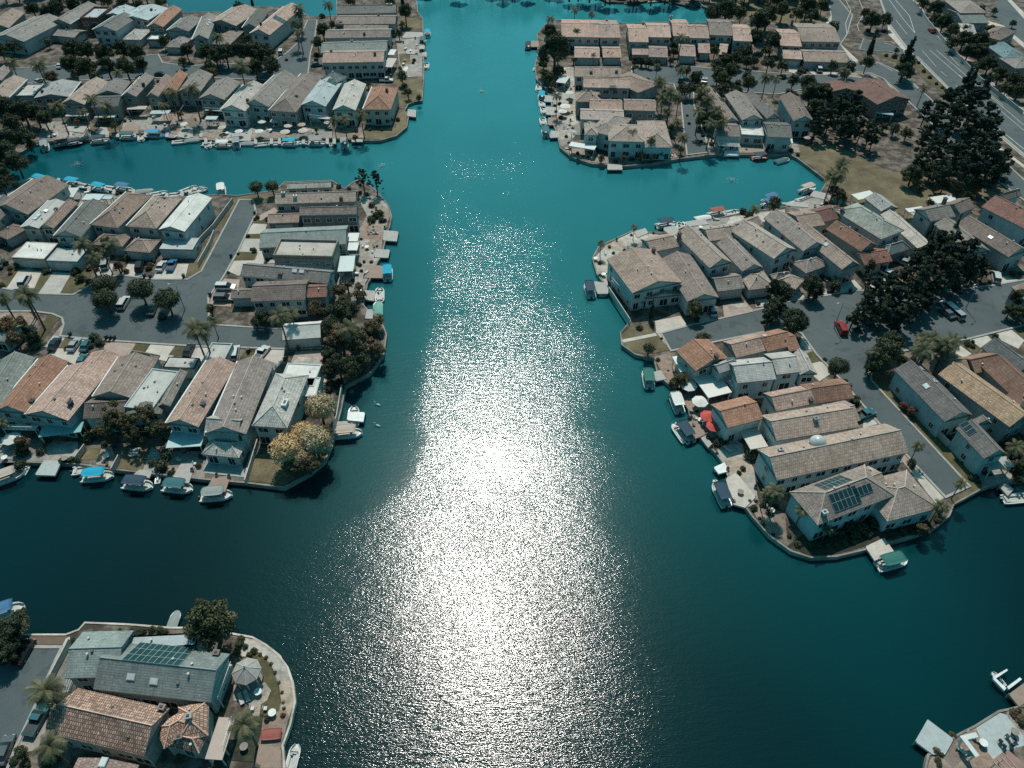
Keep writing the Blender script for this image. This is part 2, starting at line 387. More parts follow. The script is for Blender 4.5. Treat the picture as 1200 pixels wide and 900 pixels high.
# ------------------------------------------------------------------ houses
_wf = MB()
for cx_, cz_, dx_, dz_ in ((0, .56, 1.24, .12), (0, -.56, 1.24, .12), (.56, 0, .12, 1.0), (-.56, 0, .12, 1.0), (0, 0, .05, 1.0)): _wf.box((cx_, 0, cz_), (dx_, .14, dz_))
WF_ME = _wf.me('window', TRIM)
WP_ME = MB().box((0, .02, 0), (1.02, .04, 1.02)).me('pane', GLASS)
def window(parent, p, rz, w=1.2, h=1.2):
    f = link('window', WF_ME, None, parent); f.location = p; f.rotation_euler = (0, 0, rz); f.scale = (w, 1, h)
    link('pane', WP_ME, None, f)
CH_ME = {}
def chimney(parent, p, rz, col=(.30, .24, .20), h=1.5, w=(.9, .7)):
    k = (col, h, w)
    if k not in CH_ME:
        m = MB().box((0, 0, h / 2 - .6), (w[0], w[1], h + .4)); m.box((0, 0, h - .38), (w[0] + .2, w[1] + .2, .14))
        CH_ME[k] = (m.me('chimney', plain('chimney_render', col, .9)), MB().box((0, 0, h - .27), (w[0] * .55, w[1] * .55, .2), taper=.8).me('chimney_cap', DARK))
    c = link('chimney', CH_ME[k][0], None, parent); c.location = p; c.rotation_euler = (0, 0, rz)
    link('chimney_cap', CH_ME[k][1], None, c)
VENT = MB().lathe((0, 0, -.2), [(.12, 0), (.12, .5), (.2, .5), (.2, .62)], 8).me('roof_vent', plain('vent_metal', (.5, .5, .48), .5))
BOXV = MB().box((0, 0, 0), (.45, .45, .35), taper=.8).me('roof_vent', plain('dark_vent', (.12, .11, .10), .6))
SKY_F = MB().box((0, 0, 0), (1.3, 1.0, .22)).me('skylight', plain('skylight_frame', (.5, .5, .48), .5))
SKY_P = MB().box((0, 0, .12), (1.1, .8, .06)).me('skylight_pane', plain('skylight_plastic', (.60, .66, .66), .25))
PANEL = None
def solarmat():
    m, t, b = newmat('solar_cells'); v = _coord(t, 'uv')
    br = t.nodes.new('ShaderNodeTexBrick'); br.offset = 0; br.inputs['Scale'].default_value = 1
    br.inputs['Brick Width'].default_value = 1.0; br.inputs['Row Height'].default_value = 1.65; br.inputs['Mortar Size'].default_value = .03
    br.inputs['Color1'].default_value = (.012, .04, .045, 1); br.inputs['Color2'].default_value = (.02, .06, .066, 1); br.inputs['Mortar'].default_value = (.4, .42, .42, 1)
    t.links.new(v, br.inputs['Vector']); t.links.new(br.outputs[0], b.inputs['Base Color']); b.inputs['Roughness'].default_value = .25; return m
SOLAR = solarmat()

def roof_pitch(L, Wd, kind, rise):
    """(faces as lists of (u, v, z), gables as lists) in the local frame u in 0..L, v in 0..W, eave at z = 0"""
    fs, gs = [], []
    if kind == 'gu':
        m = Wd / 2
        fs = [[(0, 0, 0), (L, 0, 0), (L, m, rise), (0, m, rise)], [(L, Wd, 0), (0, Wd, 0), (0, m, rise), (L, m, rise)]]
        gs = [[(0, 0, 0), (0, m, rise), (0, Wd, 0)], [(L, 0, 0), (L, Wd, 0), (L, m, rise)]]
    elif kind == 'gv':
        m = L / 2
        fs = [[(0, Wd, 0), (0, 0, 0), (m, 0, rise), (m, Wd, rise)], [(L, 0, 0), (L, Wd, 0), (m, Wd, rise), (m, 0, rise)]]
        gs = [[(0, 0, 0), (L, 0, 0), (m, 0, rise)], [(0, Wd, 0), (m, Wd, rise), (L, Wd, 0)]]
    elif kind == 'h':
        if L >= Wd:
            i = min(Wd / 2, L / 2 - .01); m = Wd / 2
            a, b = (i, m, rise), (L - i, m, rise)
        else:
            i = min(L / 2, Wd / 2 - .01); m = L / 2
            a, b = (m, i, rise), (m, Wd - i, rise)
        c = [(0, 0, 0), (L, 0, 0), (L, Wd, 0), (0, Wd, 0)]
        if L >= Wd: fs = [[c[0], c[1], b, a], [c[1], c[2], b], [c[2], c[3], a, b], [c[3], c[0], a]]
        else: fs = [[c[0], c[1], a], [c[1], c[2], b, a], [c[2], c[3], b], [c[3], c[0], a, b]]
    elif kind == 'su':    # shed, low along v = 0
        fs = [[(0, 0, 0), (L, 0, 0), (L, Wd, rise), (0, Wd, rise)]]
        gs = [[(0, 0, 0), (0, Wd, rise), (0, Wd, 0)], [(L, 0, 0), (L, Wd, 0), (L, Wd, rise)], [(0, Wd, 0), (0, Wd, rise), (L, Wd, rise), (L, Wd, 0)]]
    else:
        fs = [[(0, 0, 0), (L, 0, 0), (L, Wd, 0), (0, Wd, 0)]]
    return fs, gs

CAMP = Vector((0, 0, CAM_H))
class Frame: pass
def vol_frame(reg, p0, p1, p2, z):
    """rectangle from the three traced eave corners; p1 is the shared corner"""
    A, B, C = W(reg, p0, z), W(reg, p1, z), W(reg, p2, z)
    u = (B - A); L = u.length; u.normalize(); v = Vector((-u.y, u.x, 0)); d = (C - B).dot(v)
    sk = (C - B).dot(u)
    # share the skew between the two sides so that a slightly slanted trace stays centred
    ang = math.atan2(sk, abs(d)) * (1 if d > 0 else -1)
    rot = Matrix.Rotation(-ang / 2, 3, 'Z'); mid = (A + C) / 2
    u = rot @ u; v = Vector((-u.y, u.x, 0)); Wd = (C - B).length * (1 if d > 0 else -1)
    o = mid - u * L / 2 - v * Wd / 2
    f = Frame()
    if Wd < 0: o = o + v * Wd; Wd = -Wd   # keep right-handed: v stays left of u
    f.o, f.u, f.v, f.L, f.W, f.z = o, u, v, L, Wd, z
    f.rz = math.atan2(u.y, u.x); return f

def build_vol(root, f, kind, rise, col, wall, rk, opt):
    rc = root['_c']; base = Vector(rc)
    def G(u, v, z): return f.o + f.u * u + f.v * v + Vector((0, 0, z)) - base
    ins = opt.get('inset', .38); th = .2
    ez = 0
    fs, gs = roof_pitch(f.L, f.W, kind, rise)
    # roof slab: top faces with UVs in metres, underside and edges
    V, F, UV = [], [], []
    for fc in fs:
        n = len(V); a = Vector(fc[0]); b = Vector(fc[1]); e = (b - a).normalized(); nn = None
        nrm = (b - a).cross(Vector(fc[2]) - a).normalized()
        if nrm.z < 0: nrm = -nrm
        up = nrm.cross(e)
        for p in fc: V.append(G(p[0], p[1], p[2] + th * .5))
        idx = list(range(n, n + len(fc)))
        F.append(tuple(idx)); UV.append([((Vector(p) - a).dot(e) + 40, (Vector(p) - a).dot(up) + 40) for p in fc])
    me_top = (V, F, UV)
    if kind != 'flat':
        n = len(V)
        rim = [(0, 0), (f.L, 0), (f.L, f.W), (0, f.W)]
        # edge boards all round at eave, following gables
        prof = []
        if kind == 'gu': prof = [(0, 0, 0), (f.L, 0, 0), (f.L, f.W / 2, rise), (f.L, f.W, 0), (0, f.W, 0), (0, f.W / 2, rise)]
        elif kind == 'gv': prof = [(0, 0, 0), (f.L / 2, 0, rise), (f.L, 0, 0), (f.L, f.W, 0), (f.L / 2, f.W, rise), (0, f.W, 0)]
        elif kind == 'su': prof = [(0, 0, 0), (f.L, 0, 0), (f.L, f.W, rise), (0, f.W, rise)]
        else: prof = [(x, y, 0) for x, y in rim]
        k = len(prof)
        for dz in (th * .5, -th * .9): V += [G(p[0], p[1], p[2] + dz) for p in prof]
        for i in range(k):
            j = (i + 1) % k; F.append((n + i, n + j, n + k + j, n + k + i)); UV.append([(0, 0), (.2, 0), (.2, .2), (0, .2)])
        # soffit
        n = len(V); V += [G(x, y, -th * .9) for x, y in rim]; F.append((n, n + 3, n + 2, n + 1)); UV.append([(0, 0)] * 4)
    rm = roofmat(col, rk)
    rme = mesh('roof', V, F, rm, UV)
    if kind != 'flat':
        rme.materials.append(wallmat(opt.get('fascia', (.34, .32, .29))))
        for i in range(len(fs), len(F)): rme.polygons[i].material_index = 1
    roof = link('roof', rme, None, root)
    # walls
    z0 = LZ - base.z; mb = MB()
    wz = f.z - base.z - (th * .9 + .004 if kind != 'flat' else .02)
    i_ = ins if kind != 'flat' else .0
    c = [(i_, i_), (f.L - i_, i_), (f.L - i_, f.W - i_), (i_, f.W - i_)]
    zb = opt.get('zb', 0)
    n = 0; mb.v = [tuple(G(x, y, 0) * 1)[:2] + (z0 + zb,) for x, y in c] + [tuple(G(x, y, 0))[:2] + (wz,) for x, y in c]
    mb.f = [(0, 1, 5, 4), (1, 2, 6, 5), (2, 3, 7, 6), (3, 0, 4, 7), (4, 5, 6, 7), (0, 3, 2, 1)]
    for g in gs:
        n = len(mb.v)
        def ci(x, y): return min(max(x, i_), f.L - i_), min(max(y, i_), f.W - i_)
        top = max(p[2] for p in g)
        for p in g:
            x, y = ci(p[0], p[1]); mb.v.append(tuple(G(x, y, (p[2] - .16) if p[2] > 0 else -th * .9 - .004)))
        mb.f.append(tuple(range(n, n + len(g))))
    wl = link('wall', mb.me('wall', wallmat(wall)), None, root)
    if kind == 'flat':
        pc = opt.get('parapet', .35); pm = MB()
        q = [G(x, y, 0) for x, y in ((0, 0), (f.L, 0), (f.L, f.W), (0, f.W))]
        pb = band([(p.x, p.y) for p in q], .28, f.z - base.z - .3, f.z - base.z + pc, True, False)
        pb.obj('parapet', wallmat(opt.get('pcol', wall)), root)
    # ridge caps
    rl = []
    if kind == 'gu': rl = [((0, f.W / 2, rise), (f.L, f.W / 2, rise))]
    if kind == 'gv': rl = [((f.L / 2, 0, rise), (f.L / 2, f.W, rise))]
    if kind == 'h':
        if f.L >= f.W: a = (min(f.W / 2, f.L / 2), f.W / 2, rise); b = (f.L - a[0], f.W / 2, rise)
        else: a = (f.L / 2, min(f.L / 2, f.W / 2), rise); b = (f.L / 2, f.W - a[1], rise)
        rl = [(a, b)] if (Vector(a) - Vector(b)).length > .2 else []
        if f.L >= f.W: rl += [((0, 0, 0), a), ((0, f.W, 0), a), ((f.L, 0, 0), b), ((f.L, f.W, 0), b)]
        else: rl += [((0, 0, 0), a), ((f.L, 0, 0), a), ((0, f.W, 0), b), ((f.L, f.W, 0), b)]
    if rl:
        rb = MB()
        for a, b in rl: rb.tube([G(a[0], a[1], a[2] + th * .5), G(b[0], b[1], b[2] + th * .5)], .13, 5)
        rb.obj('ridge_cap', roofmat(sc3(col, 1.18), 'flat'), roof)
    # bright parapet or gutter along an edge (0: v=0 side, 1: u=L side, 2: v=W side, 3: u=0 side)
    for e in opt.get('white', ()):
        cs = [(0, 0, f.L, 0), (f.L, 0, f.L, f.W), (f.L, f.W, 0, f.W), (0, f.W, 0, 0)][e]
        zr = .12
        rise_pts = [(cs[0], cs[1], 0), (cs[2], cs[3], 0)]
        if (kind == 'gu' and e in (1, 3)): rise_pts = [(cs[0], 0 if e == 1 else f.W, 0), (cs[0], f.W / 2, rise), (cs[0], f.W if e == 1 else 0, 0)]
        if (kind == 'gv' and e in (0, 2)): rise_pts = [(0 if e == 0 else f.L, cs[1], 0), (f.L / 2, cs[1], rise), (f.L if e == 0 else 0, cs[1], 0)]
        wb = MB()
        wb.tube([G(p[0], p[1], p[2] + zr) for p in rise_pts], .2, 4)
        wb.obj('fascia', WHITE, roof)
    return roof, G

_hidx = [0]
def roof_z(f, kind, rise, u, v):
    if kind == 'gu': return rise * (1 - abs(v - f.W / 2) / (f.W / 2))
    if kind == 'gv': return rise * (1 - abs(u - f.L / 2) / (f.L / 2))
    if kind == 'h':
        h = min(f.L, f.W) / 2; return rise * min(1, min(u, f.L - u, v, f.W - v) / h)
    if kind == 'su': return rise * v / f.W
    return 0
def house(reg, vols, row=None, look='', label=None, anchor=None, wall=(.42, .46, .44), group=None, feats=(), cat='house', name='house'):
    """vols: (p0, p1, p2, eave, kind, rise, roof colour[, roof texture[, options]])"""
    _hidx[0] += 1; rr = random.Random(_hidx[0] * 13 + 5)
    frs = [vol_frame(v[8].get('reg', reg) if len(v) > 8 else reg, v[0], v[1], v[2], LZ + v[3]) for v in vols]
    c = frs[0].o + frs[0].u * frs[0].L / 2 + frs[0].v * frs[0].W / 2; c.z = LZ
    root = empty(name, c, 0); root['_c'] = tuple(c)
    dist = (c - CAMP).length
    for v, f in zip(vols, frs):
        p0, p1, p2, eave, kind, rise, col = v[:7]; rk = v[7] if len(v) > 7 else 'tile'; opt = v[8] if len(v) > 8 else {}
        roof, G = build_vol(root, f, kind, rise, col, opt.get('wall', wall), rk, opt)
        # windows and garage doors on the sides one can see from the front
        garage = eave < 3.3 and not opt.get('nog')
        if opt.get('now'): continue
        for si, (a, b) in enumerate((((0, 0), (f.L, 0)), ((f.L, 0), (f.L, f.W)), ((f.L, f.W), (0, f.W)), ((0, f.W), (0, 0)))):
            ins = .38 if kind != 'flat' else .0
            du = Vector((b[0] - a[0], b[1] - a[1], 0)); ln = du.length; du.normalize(); nl = Vector((du.y, -du.x, 0))
            nw = f.u * nl.x + f.v * nl.y
            midp = f.o + f.u * (a[0] + b[0]) / 2 + f.v * (a[1] + b[1]) / 2
            tocam = (CAMP - midp); tocam.z = 0; tocam.normalize()
            if nw.dot(tocam) < .25: continue
            along = f.u * du.x + f.v * du.y; rz = math.atan2(along.y, along.x)
            def at(t_, z, off=.02):
                x = a[0] + du.x * t_ - nl.x * (ins - off); y = a[1] + du.y * t_ - nl.y * (ins - off)
                q = G(x, y, 0); q.z = z; return q
            front = nw.dot(Vector((0, -1, 0))) > .6
            if garage and ln > 4.6 and nw.dot(tocam) > .5:
                gw = min(4.9, ln - 1.6)
                gd = MB()
                for k in range(4): gd.box((0, 0, .3 + k * .55), (gw, .09, .51))
                o = gd.obj('garage_door', plain('garage_paint', (.46, .50, .49), .6), root); o.location = at(ln / 2, .02, .0); o.rotation_euler = (0, 0, rz)
                continue
            if dist > 330 and not front: continue
            nfl = max(1, int(eave / 2.65)); step = 2.7 if front else 4.6
            n_ = max(1, int((ln - 1.2) / step)) if ln > 3 else 0
            for fl in range(nfl):
                for k in range(n_):
                    if not front and rr.random() < .35: continue
                    ww = (rr.choice((1.1, 1.5, 1.9)) if fl else rr.choice((1.3, 1.9, 2.3))) if front else rr.choice((.8, 1.1)); hh = 1.2 if fl or not front else rr.choice((1.3, 1.9, 2.0))
                    window(root, at(ln * (k + .5) / n_ + rr.uniform(-.2, .2), (1.55 if hh < 1.5 else 1.25) + fl * 2.7, .03), rz, ww, hh)
        # small things on the roof
        if dist < 420 and not opt.get('clean'):
            for k in range(rr.choice((2, 3, 4)) if f.L * f.W > 60 else 1):
                u_, v_ = rr.uniform(.2, .8) * f.L, rr.uniform(.2, .8) * f.W
                o = link('roof_vent', rr.choice((VENT, VENT, BOXV)), None, roof); o.location = G(u_, v_, roof_z(f, kind, rise, u_, v_) + .15); o.rotation_euler = (0, 0, f.rz)
    for ft in feats:
        k, vi, uu, vv = ft[:4]; f = frs[vi]; v = vols[vi]; z = roof_z(f, v[4], v[5], uu * f.L, vv * f.W) + .12
        p = f.o + f.u * uu * f.L + f.v * vv * f.W + Vector((0, 0, z)) - c
        if k == 'ch': chimney(root, p, f.rz, *(ft[4:]))
        if k in ('sk', 'sol'):
            # lie on the slope
            e = .05; zz = lambda a_, b_: roof_z(f, v[4], v[5], a_, b_)
            gu = (zz(uu * f.L + e, vv * f.W) - zz(uu * f.L - e, vv * f.W)) / (2 * e); gv = (zz(uu * f.L, vv * f.W + e) - zz(uu * f.L, vv * f.W - e)) / (2 * e)
            X = (f.u + Vector((0, 0, gu))).normalized(); N = (f.u + Vector((0, 0, gu))).cross(f.v + Vector((0, 0, gv))).normalized(); Y = N.cross(X)
            M = Matrix((X, Y, N)).transposed().to_4x4()
            if k == 'sk':
                o = link('skylight', SKY_F, None, root); link('skylight_pane', SKY_P, None, o)
            else:
                nx, ny = ft[4]; w_, h_ = nx * 1.0, ny * 1.65
                me = mesh('solar_panel', [(-w_/2, -h_/2, .0), (w_/2, -h_/2, 0), (w_/2, h_/2, 0), (-w_/2, h_/2, 0), (-w_/2, -h_/2, .12), (w_/2, -h_/2, .12), (w_/2, h_/2, .12), (-w_/2, h_/2, .12)],
                    [(4,5,6,7), (0,1,5,4), (1,2,6,5), (2,3,7,6), (3,0,4,7)], SOLAR, [[(0,0),(w_,0),(w_,h_),(0,h_)]] + [[(0,0)]*4]*4)
                o = link('solar_panel', me, None, root)
            M.translation = p + N * .03; o.matrix_basis = M
    ax, ay = to_px(c + Vector((0, 0, 4)))
    root['_row'] = row or ''; root['_look'] = look; root['_px'] = (ax, ay)
    if label: tag(root, label, cat, group); ANCHORS.append((ax, ay, anchor))
    else: tag(root, None, cat, group)
    return root

def cover(reg, p0, p1, p2, h, col, root=None, look='patio cover', slats=False, mat=None):
    """flat cover on posts standing against a house"""
    f = vol_frame(reg, p0, p1, p2, LZ + h); c = f.o + f.u * f.L / 2 + f.v * f.W / 2; c.z = LZ
    base = c; r = empty('patio_cover', c, 0)
    def g(u, v, z): return f.o + f.u * u + f.v * v - c + Vector((0, 0, z - f.z + LZ))
    m = mat or plain('cover_paint', col, .5, var=.08)
    t = MB(); cc = g(f.L / 2, f.W / 2, h)
    if slats:
        n = max(3, int(f.L / .6))
        for k in range(n + 1): q = g(f.L * k / n, f.W / 2, h); t.box((q.x, q.y, q.z), (.16, f.W, .12), f.rz)
        for v in (.3, f.W - .3): q = g(f.L / 2, v, h - .13); t.box((q.x, q.y, q.z), (f.L, .14, .14), f.rz)
    else:
        t.box((cc.x, cc.y, cc.z), (f.L, f.W, .14), f.rz)
        for v in (.1, f.W - .1): q = g(f.L / 2, v, h - .15); t.box((q.x, q.y, q.z), (f.L, .12, .16), f.rz)
    t.obj('canopy', m, r)
    pm = MB().box((0, 0, h / 2 - .1), (.16, .16, h - .2)).me('post', TRIM)
    for u, v in ((.3, .3), (f.L - .3, .3), (f.L - .3, f.W - .3), (.3, f.W - .3)):
        o = link('post', pm, None, r); q = g(u, v, 0); o.location = (q.x, q.y, 0); o.rotation_euler = (0, 0, f.rz)
    return later(r, look, 'patio cover', 'patio covers behind the waterside houses')

# ------------------------------------------------------------------ trees
def crown_mesh(name, seed, lobes, mat, leaf=.42, n=2600, core=True):
    """leaf-sized faces spread through lobes ((x, y, z, rx, rz) ...) of a crown about one unit across scaled later"""
    g = np.random.default_rng(seed); V = []; F = []
    wts = np.array([l[3] ** 2 * l[4] for l in lobes]); wts = wts / wts.sum()
    k = g.choice(len(lobes), n, p=wts); L = np.array(lobes)[k]
    d = g.normal(size=(n, 3)); d /= np.linalg.norm(d, axis=1)[:, None]
    rr_ = g.uniform(.35, 1.12, n) ** .6
    rr_ *= 1 + .12 * np.sin(d[:, 0] * 7 + k) * np.cos(d[:, 1] * 6 + k * 2)
    c = L[:, :3] + d * rr_[:, None] * np.stack([L[:, 3], L[:, 3], L[:, 4]], 1)
    nn = d + g.normal(size=(n, 3)) * .55; nn /= np.linalg.norm(nn, axis=1)[:, None]
    t = np.cross(nn, g.normal(size=(n, 3))); t /= np.linalg.norm(t, axis=1)[:, None]; b = np.cross(nn, t)
    s = leaf * g.uniform(.55, 1.25, n)[:, None]
    q = np.stack([c - t * s - b * s * .6, c + t * s - b * s * .35, c + t * s * .8 + b * s * .6, c - t * s * .7 + b * s * .5], 1).reshape(-1, 3)
    me = bpy.data.meshes.new(name)
    me.from_pydata(q.tolist(), [], np.arange(n * 4).reshape(-1, 4).tolist()); me.materials.append(mat); me.update(); return me
def lobes(seed, n, spread, r0, r1, zs=(0, .5), flat=.8):
    g = random.Random(seed); out = [(0, 0, .45, .62, .5)]
    for i in range(n):
        a = 2 * math.pi * i / n + g.uniform(-.4, .4); d = spread * g.uniform(.7, 1.15); r_ = g.uniform(r0, r1)
        out.append((math.cos(a) * d, math.sin(a) * d, g.uniform(*zs), r_, r_ * flat))
    return out
# crowns: radius about 1, z from about -0.3 to 1.1 in units of the crown radius; scaled by the crown radius
TREES = {}
def limb_trunk(seed, h, r):
    g = random.Random(seed); m = MB(); m.tube([(0, 0, -h), (.03, .02, -h * .55), (0, .05, -.1), (.02, .02, .3)], [r, r * .8, r * .62, r * .3], 7)
    for i in range(5):
        a = i * 1.257 + g.uniform(-.3, .3); z = -h * .35 + g.uniform(0, .2)
        m.tube([(0, 0, z), (math.cos(a) * .28, math.sin(a) * .28, z + .3), (math.cos(a) * .6, math.sin(a) * .6, z + .62)], [r * .5, r * .35, r * .12], 5)
    return m.me('trunk', BARK)
def proto(kind):
    if kind in TREES: return TREES[kind]
    base, var = kind.rsplit('_', 1); sd_ = int(var) * 17 + len(base); leaf = LEAF[{'round': 'dark', 'dark': 'dark', 'olive': 'olive', 'brown': 'brown', 'gold': 'gold', 'red': 'red'}.get(base, 'dark')]
    r = bpy.data.objects.new('tree', None); ch = []
    if base == 'gold':
        lb = [(0, 0, .4, .8, .62)] + lobes(sd_, 11, .55, .28, .42, (.05, .6))[1:]
        cm = crown_mesh('crown', sd_, lb, leaf, .045, 8000); tm = limb_trunk(sd_, 1.05, .08)
    elif base in ('dark', 'olive', 'brown', 'red'):
        lb = [(0, 0, .4, .5, .42)] + lobes(sd_, 13, .6, .2, .36, (-.05, .6))[1:] + lobes(sd_ + 1, 9, .34, .18, .32, (.55, .9))[1:]
        cm = crown_mesh('crown', sd_, lb, leaf, .045 if base != 'gold' else .042, 7000); tm = limb_trunk(sd_, 1.05, .09)
    elif base == 'round':   # clipped street trees
        lb = [(0, 0, .45, .86, .62)] + lobes(sd_, 9, .5, .32, .42, (.2, .6))[1:]
        cm = crown_mesh('crown', sd_, lb, leaf, .05, 6000); tm = limb_trunk(sd_, 1.0, .08)
    elif base == 'open':    # loose eucalyptus-like crown with gaps
        g = random.Random(sd_); lb = []
        for _ in range(40):
            z = g.uniform(-.3, 1.7); a = g.uniform(0, 6.28); d = g.uniform(.05, .85) * (1 - max(0, z - .5) / 2.2); r_ = g.uniform(.1, .24); lb.append((math.cos(a) * d, math.sin(a) * d, z, r_, r_ * .6))
        cm = crown_mesh('crown', sd_, lb, LEAF['black'], .055, 8500); tm = limb_trunk(sd_, 1.3, .08)
    elif base == 'feather':
        g = random.Random(sd_); lb = [(g.gauss(0, .45), g.gauss(0, .45), g.uniform(-.1, 1.2), g.uniform(.16, .3), g.uniform(.12, .22)) for _ in range(18)]
        cm = crown_mesh('crown', sd_, lb, LEAF['olive'], .05, 3400); tm = limb_trunk(sd_, 1.3, .07)
    elif base == 'cypress':
        lb = [(0, 0, z, max(.1, .42 * (1 - (z / 3.2) ** 1.6)), .35) for z in (0, .35, .7, 1.1, 1.5, 1.9, 2.3, 2.7, 3.0)]
        cm = crown_mesh('crown', sd_, lb, LEAF['black'], .055, 3600); tm = limb_trunk(sd_, .7, .06)
    elif base == 'pine':
        g = random.Random(sd_); lb = []
        for k in range(16):
            z = k * .17; a = g.uniform(0, 6.28); d = g.uniform(.2, .55) * (1 - z / 3.4); lb.append((math.cos(a) * d, math.sin(a) * d, z, .42 * (1 - z / 3.6), .2))
        cm = crown_mesh('crown', sd_, lb, LEAF['black'], .06, 3800); tm = limb_trunk(sd_, 1.5, .06)
    elif base in ('shrub', 'bush', 'redbush', 'brownbush'):
        lb = lobes(sd_, 5, .45, .35, .5, (.0, .3))
        cm = crown_mesh('foliage', sd_, lb, LEAF[{'shrub': 'dark', 'bush': 'olive', 'redbush': 'red', 'brownbush': 'brown'}[base]], .11, 700); tm = None
    elif base == 'palm':
        g = random.Random(sd_); V = []; F = []
        nf = 20
        for i in range(nf):
            a = 2.399 * i + g.uniform(-.2, .2); el = R(75 - 95 * i / nf + g.uniform(-8, 8)); ln = g.uniform(.85, 1.05)
            p = Vector((0, 0, 0)); dirh = Vector((math.cos(a), math.sin(a), 0)); side = Vector((-math.sin(a), math.cos(a), 0))
            pts = [p.copy()]
            for s_ in range(7):
                p = p + (dirh * math.cos(el) + Vector((0, 0, 1)) * math.sin(el)) * ln / 7; pts.append(p.copy()); el -= R(13)
            for s_ in range(7):
                q0, q1 = pts[s_], pts[s_ + 1]; wd = .20 * math.sin(math.pi * (s_ + 1.2) / 9)
                for k in range(3):
                    m0 = q0.lerp(q1, k / 3); m1 = q0.lerp(q1, (k + .9) / 3)
                    for sg in (-1, 1):
                        n = len(V); tip = (m0 + m1) / 2 + side * sg * wd * 1.1 + (q1 - q0).normalized() * .09 - Vector((0, 0, wd * .7))
                        V += [m0, m1, tip + (m1 - m0) * .3, tip - (m1 - m0) * .2]; F.append((n, n + 1, n + 2, n + 3))
        cm = mesh('fronds', V, F, LEAF['palm']); h = 3.2
        tm = MB().tube([(0, 0, -h), (.03, .03, -h * .6), (.06, .0, -h * .25), (0, 0, .02)], [.085, .062, .055, .075], 7).me('trunk', PALMBARK)
    r2 = [cm, tm]; TREES[kind] = r2; return r2
TH = dict(dark=1.05, olive=1.05, brown=1.05, gold=1.05, red=1.05, round=1.0, open=1.3, feather=1.3, cypress=.7, pine=1.5, palm=3.2, shrub=0, bush=0, redbush=0, brownbush=0)
TLOOK = dict(dark='dense dark green tree', olive='olive green leafy tree', brown='bronze brown leafy tree', gold='golden brown rounded tree', red='reddish leafy tree', round='clipped dark round tree',
  open='loose dark feathery tree', feather='loose olive feathery tree', cypress='narrow dark cypress', pine='tall dark pine', palm='drooping palm tree', shrub='dark green shrub', bush='olive green bush', redbush='reddish shrub', brownbush='brown dry shrub')
_tn = {}
ALLT = []; ALLS = []
def tree(reg, x, y, rpx, kind, th=None, look=None, sq=1.0):
    """x, y, rpx: middle and radius of the crown as traced; the trunk stands on the ground below it"""
    px, py = T(reg, (x, y)); rp = rpx / REG[reg][2]
    base = kind
    if base == 'open': rp *= .84
    sc_m = (_c * (py + 419)) / CAM_H      # px per metre on the ground there
    r = rp / sc_m * 1.0
    h = (TH[base] if th is None else th) * r       # trunk below the crown's origin
    zc = LZ + h + .4 * r
    for _ in range(3):
        p = P(px, py, zc); dep = -(p - CAMP).dot(Vector((0, _c, -_s))); dist = abs(dep); r = rp * dist / FPX; h = (TH[base] if th is None else th) * r; zc = LZ + h + (.4 * r if base not in ('palm', 'cypress', 'pine') else 0)
    _tn[base] = _tn.get(base, 0) + 1
    nv = 4 if base not in ('gold', 'red') else 3
    cm, tm = proto(base + '_' + str(_tn[base] % nv))
    g = rnd.random() * 6.28
    nm = {'palm': 'palm_tree', 'cypress': 'cypress_tree', 'pine': 'pine_tree'}.get(base, 'shrub' if TH[base] == 0 else 'tree')
    if tm is None:
        o = link(nm, cm); o.location = (p.x, p.y, LZ + .25 * r); o.scale = (r, r, r * .8 * sq); o.rotation_euler = (0, 0, g)
    else:
        o = empty(nm, (p.x, p.y, LZ), g)
        c = link(cm.name.split('.')[0], cm, None, o); c.location = (0, 0, h); c.scale = (r, r, r * sq)
        t = link('trunk', tm, None, o); tw = r; t.location = (0, 0, h); t.scale = (r, r, h / TH[base] if TH[base] else r)
    if nm == 'shrub': ALLS.append((rp, o, cm, ''))
    if nm == 'tree': ALLT.append((rp, o, cm, (look or TLOOK[base])))
    cat = 'shrub' if tm is None else ('palm tree' if base == 'palm' else 'tree')
    later(o, look or TLOOK[base], cat, {'palm': 'palm trees among the houses', }.get(base, 'shrubs in the gardens' if tm is None else 'trees among the houses'), (px, py))
    return o
def trees(reg, kind, lst, **k):
    for t_ in lst:
        kk = dict(k)
        if len(t_) > 3: kk['th'] = t_[3]
        tree(reg, t_[0], t_[1], t_[2], kind, **kk)

# ------------------------------------------------------------------ boats, docks
def hull_mesh(L, B, H, name, mat, pont=False):
    m = MB(); n = 9; rings = []
    for i in range(n):
        t_ = i / (n - 1); x = (t_ - .5) * L
        b = B / 2 * (1 if t_ < .68 else max(.3, (1 - ((t_ - .68) / .32) ** 2.4 * .7))) * (.92 + .08 * min(1, t_ * 6))
        rings.append((x, b, t_))
    for x, b, t_ in rings:
        sh = H * (1 + .22 * t_ ** 2)
        for y, z in ((-b, sh), (-b * .86, .05), (0, -.18), (b * .86, .05), (b, sh), (b * .8, sh - .03), (b * .78, H * .45), (-b * .78, H * .45), (-b * .8, sh - .03)): m.v.append((x, y, z))
    k = 9
    for i in range(n - 1):
        for j in range(k): a, b2 = i * k + j, i * k + (j + 1) % k; m.f.append((a, b2, b2 + k, a + k))
    m.f.append(tuple(range(k - 1, -1, -1))); m.f.append(tuple((n - 1) * k + j for j in range(k)))
    return m.me(name, mat)
HULLW = plain('hull_white', (.62, .64, .62), .3, var=.06, coord='object'); HULLG = plain('hull_grey', (.30, .36, .36), .35, var=.06, coord='object')
VINYL = plain('pale_vinyl', (.48, .47, .43), .6, coord='object'); RED = plain('red_paint', (.40, .035, .03), .45, coord='object')
def cloth(c): return plain('canvas', c, .8, var=.1, scale=2, coord='object')
